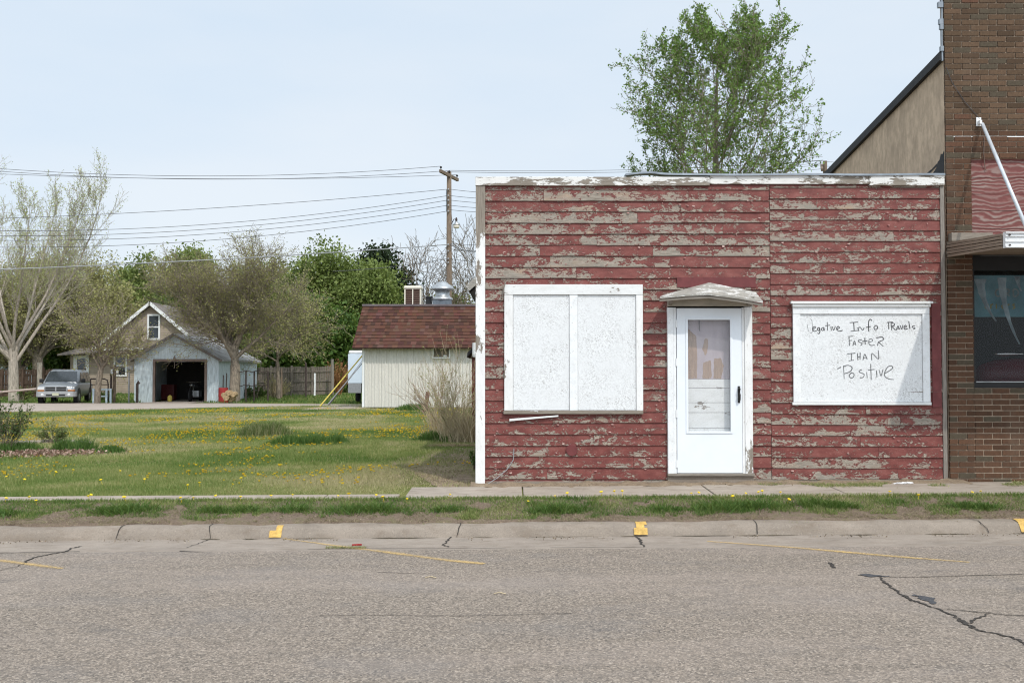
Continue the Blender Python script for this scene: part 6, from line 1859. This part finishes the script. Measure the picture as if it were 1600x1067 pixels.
mb = MB(); mb.lathe([(.05, -.35), (.16, -.2), (.19, .05), (.12, .3)], (mx+.08, 55.3, .85), 12, 'y'); mb.build('tank', m_blackpl, mt, smooth=True)
mb = MB(); mb.box(mx-.15, mx+.3, 55.1, 55.7, .25, .62); mb.build('engine', m_metal, mt, bevel=.04)
mb = MB(); mb.box(mx-.02, mx+.25, 55.5, 56.2, .72, .84); mb.build('seat', m_blackpl, mt, bevel=.04)
m_maroon = simple('maroon_enamel', (.06,.010,.010), .4, .1, 5)
tb = thing('tool_chest', 'dark red tool chest in the shade inside the garage', 'tool chest', (X(262, 55.6), 55.6, .02))
mb = MB(); xc = X(262, 55.6); mb.box(xc-.35, xc+.35, 55.6, 56.1, .08, .95); mb.build('cabinet', m_maroon, tb, bevel=.02)
for i in range(4):
    mb = MB(); mb.box(xc-.31, xc+.31, 55.58, 55.60, .14+i*.2, .30+i*.2); mb.build('drawer', m_maroon, tb, bevel=.005)
mb = MB(); mb.lathe([(.10, 0), (.13, .1), (.12, .28), (.04, .36)], (X(266, 54.5), 54.5, .02), 12); mb.build('fuel_can', m_yguard, label='small yellow can on the garage floor', cat='can')
# logs, red hand truck and tools beside the garage
for i, (px, py, r_, lb) in enumerate(((355, 621, .17, 'cut log in the pile by the garage tree, left end'), (362, 622, .20, 'widest cut log lying at front of the pile'), (358, 614, .16, 'cut log on top of the pile with pale round end'), (351, 617, .13, 'smallest cut log leaning on the red barrel'), (366, 616, .15, 'cut log touching the tree trunk'))):
    g = P(px, py, 50.9+.2*(i % 2)); mb = MB(); mb.lathe([(r_*.9, -.25), (r_, -.2), (r_*.96, .2), (r_*.9, .25)], (g.x, g.y, max(g.z, r_*.9+.02)), 10, 'y'); mb.build('log', m_log, label=lb, cat='log', group='logs piled by the garage tree')
mb = MB(); g = P(349, 622, 52.4); mb.lathe([(.25, .0), (.26, .05), (.25, .3), (.26, .35), (.25, .75), (.24, .8)], (g.x, g.y, .02), 16); mb.build('barrel', m_red, label='red metal drum beside the garage wall', cat='barrel')
ht = thing('pipe_bundle', 'thin upright dark pipes standing behind the red drum', 'pipes', (X(350, 52.9), 52.9, 0))
for px, tp in ((348.5, 586), (353.5, 583)):
    mb = MB(); x_ = X(px, 52.9); mb.tube([(x_, 52.9, 0), (x_, 53.0, Z(tp, 52.9))], .03, 6); mb.build('pipe', m_rust, ht)

# ------------------------------------------------------------------ beige house
YH2 = 66.0
hs = thing('beige_house', 'beige clapboard house with steep gable behind the garage', 'house', (X(230, YH2), YH2, .2))
hX = lambda px: X(px, YH2); hZ = lambda py: Z(py, YH2)
def clap(mb, x0, x1, y, z0, z1, pitch=.15, poly=None):
    z = z0
    while z < z1-.01:
        zt = min(z+pitch, z1)
        xa, xb = (x0, x1)
        if poly: xa, xb = poly((z+zt)/2)
        if xb > xa+.05: mb.hexa([(xa, y-.025, z), (xb, y-.025, z), (xb, y+.05, z), (xa, y+.05, z), (xa, y-.003, zt), (xb, y-.003, zt), (xb, y+.05, zt), (xa, y+.05, zt)])
        z = zt
lz = hZ(548); pk = hZ(477); xa_, xb_, xm_ = hX(150), hX(322), hX(236)
mb = MB(); clap(mb, hX(133), hX(322), YH2, .1, lz)
mb.box(hX(133), hX(322), YH2+.051, YH2+9, .1, lz)
mb.build('wall', m_beige, hs)
mb = MB(); clap(mb, xa_, xb_, YH2, lz+.003, pk, poly=lambda z: (xa_+(xm_-xa_)*(z-lz)/(pk-lz), xb_-(xb_-xm_)*(z-lz)/(pk-lz)))
mb.prism([(xa_, lz+.003), (xb_, lz+.003), (xm_, pk)], YH2+.052, YH2+9); mb.build('gable_wall', m_beige, hs)
mb = MB(); ddx = .3
mb.prism([(xa_-.5, lz-.5*(pk-lz)/(xm_-xa_)+.02), (xm_, pk+.02), (xm_, pk+.2), (xa_-.5, lz-.5*(pk-lz)/(xm_-xa_)+.2)], YH2-.35, YH2+9.3); mb.build('roof_slope', m_roofgrey, hs)
mb = MB(); mb.prism([(xb_+.5, lz-.5*(pk-lz)/(xb_-xm_)+.02), (xb_+.5, lz-.5*(pk-lz)/(xb_-xm_)+.2), (xm_+.001, pk+.2), (xm_+.001, pk+.02)], YH2-.35, YH2+9.3); mb.build('roof_slope', m_roofgrey, hs)
mb = MB(); mb.bar((xa_-.5, YH2-.38, lz-.5*(pk-lz)/(xm_-xa_)+.10), (xm_, YH2-.38, pk+.12), .04, .20); mb.bar((xb_+.5, YH2-.38, lz-.5*(pk-lz)/(xb_-xm_)+.10), (xm_, YH2-.38, pk+.12), .04, .20); mb.build('bargeboard', m_white, hs)
# lower porch roof with white gutter
mb = MB(); mb.hexa([(hX(100), YH2-1.0, hZ(556)), (hX(232), YH2-1.0, hZ(547)), (hX(232), YH2-.03, hZ(541)), (hX(112), YH2-.03, hZ(548)), (hX(100), YH2-1.0, hZ(554)), (hX(232), YH2-1.0, hZ(545)), (hX(232), YH2-.03, hZ(533)), (hX(118), YH2-.03, hZ(545))]); mb.build('porch_roof', m_roofgrey, hs)
mb = MB(); mb.bar((hX(163), YH2-1.05, hZ(546.5)), (hX(232), YH2-1.05, hZ(545.5)), .10, .13); mb.build('gutter', m_white, hs)
def sash(px0, px1, py0, py1, nm='window', mull=None):
    f = MB(); x0, x1, z0, z1 = hX(px0), hX(px1), hZ(py1), hZ(py0); t_ = .11
    f.box(x0, x0+t_, YH2-.08, YH2-.0255, z0, z1); f.box(x1-t_, x1, YH2-.08, YH2-.0255, z0, z1); f.box(x0+t_, x1-t_, YH2-.08, YH2-.0255, z1-t_, z1); f.box(x0+t_, x1-t_, YH2-.08, YH2-.0255, z0, z0+t_); f.box(x0+t_, x1-t_, YH2-.07, YH2-.0255, (z0+z1)/2-.04, (z0+z1)/2+.04)
    fo = f.build(nm, m_white, hs)
    p = MB(); p.box(x0+t_, x1-t_, YH2-.045, YH2-.03, z0+t_, z1-t_)
    p.build('pane', m_carglass, fo)
    return fo
sash(230, 250, 491, 531)
sash(178, 199, 554, 588)
f = MB(); f.box(hX(115.5), hX(121), YH2-.08, YH2-.026, .2, hZ(555)); f.box(hX(134.5), hX(139.5), YH2-.08, YH2-.026, .2, hZ(555)); f.box(hX(121), hX(134.5), YH2-.08, YH2-.026, hZ(560), hZ(555)); f.box(hX(121), hX(134.5), YH2-.07, YH2-.026, .2, hZ(582))
dro = f.build('door', m_white, hs)
p = MB(); p.box(hX(121), hX(134.5), YH2-.05, YH2-.03, hZ(582), hZ(560)); p.build('pane', m_carglass, dro)
mb = MB(); clap(mb, hX(109), hX(133)-.003, YH2+.1, .1, hZ(556)); mb.build('porch_wall', m_beige, hs)
mb = MB(); mb.tube([(hX(212), YH2+1.5, hZ(492)), (hX(212), YH2+1.5, hZ(483))], .09, 8); mb.build('vent_pipe', m_white, hs)

# white house at far left
wh = thing('white_house', 'white-blue sided house with dark shutters behind the brown fence', 'house', (X(10, 84), 84, .2))
wX = lambda px: X(px, 84); wZ = lambda py: Z(py, 84)
mb = MB(); z_ = .2
while z_ < wZ(540): mb.hexa([(wX(-90), 83.97, z_), (wX(50), 83.97, z_), (wX(50), 84.1, z_), (wX(-90), 84.1, z_), (wX(-90), 83.995, z_+.18), (wX(50), 83.995, z_+.18), (wX(50), 84.1, z_+.18), (wX(-90), 84.1, z_+.18)]); z_ += .18
mb.box(wX(-90), wX(50), 84.101, 91, .2, wZ(540)); mb.build('wall', m_housewhite, wh)
mb = MB(); mb.prism([(wX(-96), wZ(542)), (wX(55), wZ(542)), (wX(20), wZ(522)), (wX(-60), wZ(522))], 83.5, 91.5); mb.build('roof', m_roofgrey, wh)
for px in (9, 33):
    mb = MB(); mb.box(wX(px), wX(px+5.5), 83.9, 83.96, wZ(578), wZ(560)); mb.build('shutter', m_slate, wh)
mb = MB(); mb.box(wX(24.5), wX(32.5), 83.92, 83.955, wZ(578), wZ(560)); wo = mb.build('window', m_white, wh)
for (a, b) in ((561.5, 568), (570, 577)):
    mb = MB(); mb.box(wX(25.5), wX(31), 83.90, 83.918, wZ(b), wZ(a)); mb.build('pane', m_carglass, wo)

# fences
def plank_fence(name, label, p0, p1, h, mat, posts, wd_=.14):
    a, b = Vector(p0), Vector(p1); L = (b-a).length; d = (b-a)/L; t_ = thing(name, label, 'fence', a)
    mb = MB(); n = int(L/wd_)
    for i in range(n):
        c_ = a+d*(i+.5)*L/n; hh = h+R.uniform(-.04, .03); mb.hexa([(c_.x-wd_*.47, c_.y-.012, c_.z+.05), (c_.x+wd_*.47, c_.y-.012, c_.z+.05), (c_.x+wd_*.47, c_.y+.012, c_.z+.05), (c_.x-wd_*.47, c_.y+.012, c_.z+.05), (c_.x-wd_*.42, c_.y-.012, c_.z+hh), (c_.x+wd_*.42, c_.y-.012, c_.z+hh), (c_.x+wd_*.42, c_.y+.012, c_.z+hh), (c_.x-wd_*.42, c_.y+.012, c_.z+hh)])
    mb.build('planks', mat, t_)
    for z_ in (.35, h*.5, h-.3):
        mb = MB(); mb.bar(a+Vector((0, -.035, z_)), b+Vector((0, -.035, z_)), .04, .09); mb.build('rail', mat, t_)
    for i in range(posts+1):
        c_ = a.lerp(b, i/posts); mb = MB(); mb.box(c_.x-.055, c_.x+.055, c_.y-.13, c_.y-.056, c_.z, c_.z+h+.05+R.uniform(-.05, .12)); mb.build('post', mat, t_)
    return t_
plank_fence('plank_fence', 'weathered grey plank fence beyond the lawn between garage and trailer', (X(392, 62), 62, .12), (X(521, 62), 62, .20), 1.80, m_gray_fence, 4)
plank_fence('plank_fence', 'brown plank fence behind the silver car at far left', (X(-60, 60), 60, .1), (X(134, 60), 60, .1), 1.70, m_brown_fence, 6, .16)
def post(name, label, px, py0, py1, Y, r_, mat, cat='post'):
    mb = MB(); x_ = X(px, Y); mb.tube([(x_, Y, Z(py0, Y)), (x_+.01, Y, (Z(py0, Y)+Z(py1, Y))/2), (x_, Y, Z(py1, Y))], [r_*1.08, r_, r_*.95], 10); return mb.build(name, mat, label=label, cat=cat)
post('fence_post', 'white round post in the grass before the grey fence', 492, 618, 583, 52.5, .045, m_white)
post('fence_post', 'tall grey pole at the right end of the grey fence', 519, 612, 561, 61, .09, m_gray_wood_v)
post('fence_post', 'dark thin post standing mid-way before the grey fence', 478, 619, 567, 54, .055, m_rust)
post('fence_post', 'pale thick post between brown fence and silver car', 62, 612, 566, 58.5, .14, m_bark_pale)
post('fence_post', 'brown post before the grey fence near garage', 440, 621, 575, 53.5, .05, m_pole)
# wire fence right of the garage
wf = thing('wire_fence', 'sagging wire fence with iron posts beside the garage', 'fence', (X(390, 52), 52, 0))
for px in (384.5, 397.5, 419):
    mb = MB(); x_ = X(px, 52.6); mb.tube([(x_, 52.6, 0), (x_, 52.6, Z(580, 52.6))], .045, 6); mb.build('post', m_rust, wf)
for (pa, pb) in ((580, 580), (600, 606)):
    mb = MB(); n_ = 10; pp = [P(372+i*5.2, pa+(pb-pa)*.3+1.5*math.sin(i*1.9), 52.55) for i in range(n_)]; mb.tube(pp, .02, 4); mb.build('wire', m_rust, wf)
# rail at far left, gate frames by the car
mb = MB(); mb.tube([P(-60, 617, 50.5), P(0, 612.5, 50.5), P(57, 607.5, 50.5)], .055, 8); rl = mb.build('pipe_rail', simple('pinkish_steel_rail', (.42,.34,.29), .6), label='long pinkish horizontal rail at the far left by the pale tree', cat='rail')
gt = thing('pipe_gate', 'dark bent-pipe gate standing right of the silver car', 'gate', (X(160, 51.8), 51.8, 0))
gxx = lambda px: X(px, 51.8); gzz = lambda py: Z(py, 51.8)
mb = MB(); mb.tube([(gxx(142), 51.8, gzz(592)), (gxx(164), 51.8, gzz(592)), (gxx(168), 51.8, gzz(594)), (gxx(169.5), 51.8, gzz(600)), (gxx(169.5), 51.8, .05)], .035, 8); mb.tube([(gxx(142), 51.8, gzz(601)), (gxx(169), 51.8, gzz(601))], .025, 6); mb.tube([(gxx(142), 51.8, gzz(592)), (gxx(142), 51.8, .05)], .035, 6); mb.build('frame', m_rust, gt)
mb = MB(); mb.box(gxx(173), gxx(175), 51.75, 51.85, 0, gzz(584)); mb.build('post', m_rust, gt)
bf = thing('steel_stand', 'pale blue steel stand beside the small tree', 'stand', (X(158, 50.9), 50.9, 0))
bX = lambda px: X(px, 50.9); bZ = lambda py: Z(py, 50.9)
for px in (146.5, 167, 173.5):
    mb = MB(); mb.box(bX(px-1.2), bX(px+1.2), 50.87, 50.95, 0.0, bZ(607)); mb.build('leg', m_bluewhite, bf)
mb = MB(); mb.box(bX(146), bX(174), 50.955, 51.0, bZ(609.5), bZ(607.5)); mb.box(bX(146), bX(168), 50.955, 51.0, bZ(620), bZ(618)); mb.build('crossbar', m_bluewhite, bf)
mp_ = thing('meter_post', 'brown post with crosspiece and small meter boxes before the house window', 'post', (X(179, 52), 52, 0))
mX = lambda px: X(px, 52); mZ = lambda py: Z(py, 52)
mb = MB(); mb.box(mX(177), mX(181), 51.95, 52.05, 0, mZ(570)); mb.box(mX(173.5), mX(186), 51.93, 51.948, mZ(575.5), mZ(573)); mb.build('post', m_pole, mp_)
mb = MB(); mb.box(mX(174.5), mX(177.5), 51.9, 52.0, mZ(584), mZ(577)); mb.build('meter_box', m_alum, mp_)
mb = MB(); mb.box(mX(182.5), mX(186), 51.9, 52.0, mZ(584), mZ(578)); mb.build('meter_box', m_alum, mp_)
mb = MB(); mb.box(mX(199.5), mX(207), 51.9, 52.1, mZ(577), mZ(572)); mb.box(mX(201.3), mX(202.7), 51.95, 52.05, 0, mZ(577.1)); mb.build('wall_box', m_guard, label='small grey utility box on thin stand by the garage corner', cat='utility box')
mb = MB(); mb.tube([(mX(206), 52.8, 0), (mX(206), 52.8, mZ(600)), (mX(207.5), 52.8, mZ(596.5)), (mX(209), 52.8, mZ(600))], .07, 8); mb.build('standpipe', m_rust, label='rusty hooked standpipe against the garage left wall', cat='pipe')
# rust coloured bush by the trailer, weeds along fences
shrub('dry_shrub', 'rust-coloured dry bush at the right end of the grey fence', 529, 617, 50, 26, 81, 60, simple('rusty_twigs', (.33,.16,.07), .9, .2, 9), [(0, (.30,.14,.06)), (1, (.48,.28,.13))], 1300, .02, sizel=.06)
shrub('leafy_shrub', 'low green bush between the old trunk and the beige house', 100, 612, 52, 48, 82, 60, m_twig_dk, MIDG, 3800, .02, sizel=.07)
shrub('leafy_shrub', 'green weeds under the wire fence beside the garage', 400, 622, 22, 50, 83, 60, m_twig_dk, DARKG, 2200, .012, sizel=.045)
shrub('leafy_shrub', 'brownish brush before the grey plank fence', 432, 621, 36, 50, 84, 60, m_twig, OLIVE, 900, .015, sizel=.035)
shrub('leafy_shrub', 'green weeds by the rail left of the silver car', 35, 627, 24, 30, 85, 30, m_twig_dk, MIDG, 900, .012, sizel=.05)
shrub('leafy_shrub', 'low green weeds around the pale steel stand', 168, 627, 18, 30, 86, 30, m_twig_dk, DARKG, 900, .012, sizel=.045)

# ------------------------------------------------------------------ silver car
carY = 49.6
cr_ = math.radians(13)
cx0 = X(86, carY)
car = thing('parked_car', 'silver-grey sport utility car parked beside the brown fence', 'car', (cx0, carY+.1, .0), cr_)
bpy.context.view_layer.update()
def loft(secs, close=True):
    """secs: list of rings of equal length"""
    mb = MB(); k = len(secs[0])
    for s_ in secs: mb.v += [tuple(p) for p in s_]
    for i in range(len(secs)-1):
        for j in range(k):
            a = i*k+j; b = i*k+(j+1) % k; mb.f.append((a, b, b+k, a+k))
    mb.f.append(tuple(reversed(range(k)))); mb.f.append(tuple((len(secs)-1)*k+j for j in range(k)))
    return mb
def ring(y, hw, z0, z1, r_=.12, tuck=.06):
    return [(-hw+tuck, y, z0), (hw-tuck, y, z0), (hw, y, z0+.15), (hw, y, z1-r_), (hw-r_*.6, y, z1-.02), (hw*.5, y, z1+.01), (-hw*.5, y, z1+.01), (-hw+r_*.6, y, z1-.02), (-hw, y, z1-r_), (-hw, y, z0+.15)]
def cb(mb, name, mat, smooth=False, bevel=0, parent=None): return mb.build(name, mat, parent or car, smooth, bevel, rel=False)
cb(loft([ring(.10, .80, .48, .92), ring(.22, .88, .42, 1.00), ring(.6, .91, .40, 1.05), ring(1.3, .92, .40, 1.09), ring(2.2, .93, .40, 1.10), ring(4.2, .93, .42, 1.10), ring(4.75, .90, .46, 1.06)]), 'body', m_carpaint, True)
def cring(y, hb, ht, z0, z1): return [(-hb, y, z0), (hb, y, z0), (hb-.02, y, z0+.1), (ht+.02, y, z1-.08), (ht-.1, y, z1), (-ht+.1, y, z1), (-ht-.02, y, z1-.08), (-hb+.02, y, z0+.1)]
cb(loft([cring(1.25, .84, .80, 1.06, 1.10), cring(1.95, .86, .70, 1.06, 1.72), cring(2.4, .87, .72, 1.06, 1.78), cring(4.2, .87, .70, 1.06, 1.76), cring(4.6, .86, .70, 1.06, 1.66)]), 'cabin', m_carpaint, True)
mb = MB(); mb.quad((-.77, 1.30, 1.13), (.77, 1.30, 1.13), (.65, 1.90, 1.655), (-.65, 1.90, 1.655)); mb.v = [(x_, y_-.03, z_+.02) for x_, y_, z_ in mb.v]; cb(mb, 'windscreen', m_carglass)
for s_ in (1, -1):
    for (ya_, yb_, yc_, yd_) in ((1.62, 2.55, 2.55, 2.12), (2.63, 3.45, 3.45, 2.63), (3.55, 4.38, 4.28, 3.55)):
        mb = MB(); mb.quad((s_*.872, ya_, 1.16), (s_*.872, yb_, 1.16), (s_*.752, yc_, 1.62), (s_*.752, yd_, 1.62)); cb(mb, 'side_window', m_carglass)
for s_ in (1, -1):
    for y_ in (.95, 3.85):
        mb = MB(); mb.lathe([(.20, -.11), (.35, -.11), (.37, -.06), (.37, .07), (.35, .11), (.20, .11)], (s_*.82, y_, .37), 22, 'x'); wo = cb(mb, 'wheel', m_tyre)
        mb = MB(); mb.lathe([(.19, -.118), (.21, -.06), (.21, .06), (.19, .118)], (s_*.82, y_, .37), 16, 'x'); r2 = mb.build('rim', m_metal, wo, rel=False)
        mb = MB(); mb.lathe([(.43, -.012), (.43, .012)], (s_*.925, y_, .42), 22, 'x'); cb(mb, 'wheel_arch', m_blackpl)
mb = loft([[(-.90, .08, .42), (.90, .08, .42), (.90, .08, .66), (-.90, .08, .66)], [(-.86, .0, .44), (.86, .0, .44), (.86, .0, .66), (-.86, .0, .66)], [(-.60, -.05, .45), (.60, -.05, .45), (.60, -.05, .65), (-.60, -.05, .65)]])
mb = MB(); mb.hexa([(-.93, .16, .40), (.93, .16, .40), (.93, .5, .40), (-.93, .5, .40), (-.93, .16, .66), (.93, .16, .66), (.93, .5, .66), (-.93, .5, .66)]); mb.hexa([(-.80, .02, .40), (.80, .02, .40), (.93, .16, .40), (-.93, .16, .40), (-.80, .02, .66), (.80, .02, .66), (.93, .16, .66), (-.93, .16, .66)])
cb(mb, 'bumper', m_bumper, bevel=.03)
mb = MB(); mb.box(-.45, .45, .005, .03, .46, .54); cb(mb, 'air_intake', m_blackpl)
mb = MB(); mb.box(-.15, .15, -.015, .004, .47, .60); cb(mb, 'licence_plate', m_plate)
mb = MB(); mb.box(-.52, .52, .035, .12, .68, .94); cb(mb, 'grille_surround', m_bumper, bevel=.03)
for s_ in (1, -1):
    for z_ in (.715, .82):
        mb = MB(); x0_, x1_ = sorted((s_*.03, s_*.48)); mb.box(x0_, x1_, .022, .04, z_, z_+.08); cb(mb, 'grille_slot', m_blackpl)
    x0_, x1_ = sorted((s_*.545, s_*.85))
    mb = MB(); mb.hexa([(x0_, .07, .76), (x1_, .12 if s_ > 0 else .07, .76), (x1_, .3, .76), (x0_, .3, .76), (x0_, .07, .90), (x1_, .14 if s_ > 0 else .07, .90), (x1_, .3, .90), (x0_, .3, .90)]); cb(mb, 'headlight', m_lens, bevel=.01)
    mb = MB(); mb.box(x0_, x1_+.03*s_ if s_ > 0 else x1_, .075, .3, .69, .755); cb(mb, 'turn_signal', m_amber, bevel=.01)
    mb = MB(); mb.lathe([(.02, -.02), (.07, 0), (.07, .03)], (s_*.62, .02, .52), 12, 'y'); cb(mb, 'fog_lamp', m_lens)
    mb = MB(); mb.box(*sorted((s_*.90, s_*1.10)), 1.55, 1.65, 1.10, 1.30); cb(mb, 'mirror', m_blackpl, bevel=.03)
    mb = MB(); mb.tube([(s_*.62, 2.3, 1.80), (s_*.62, 4.2, 1.80)], .02, 6); cb(mb, 'roof_rail', m_blackpl)
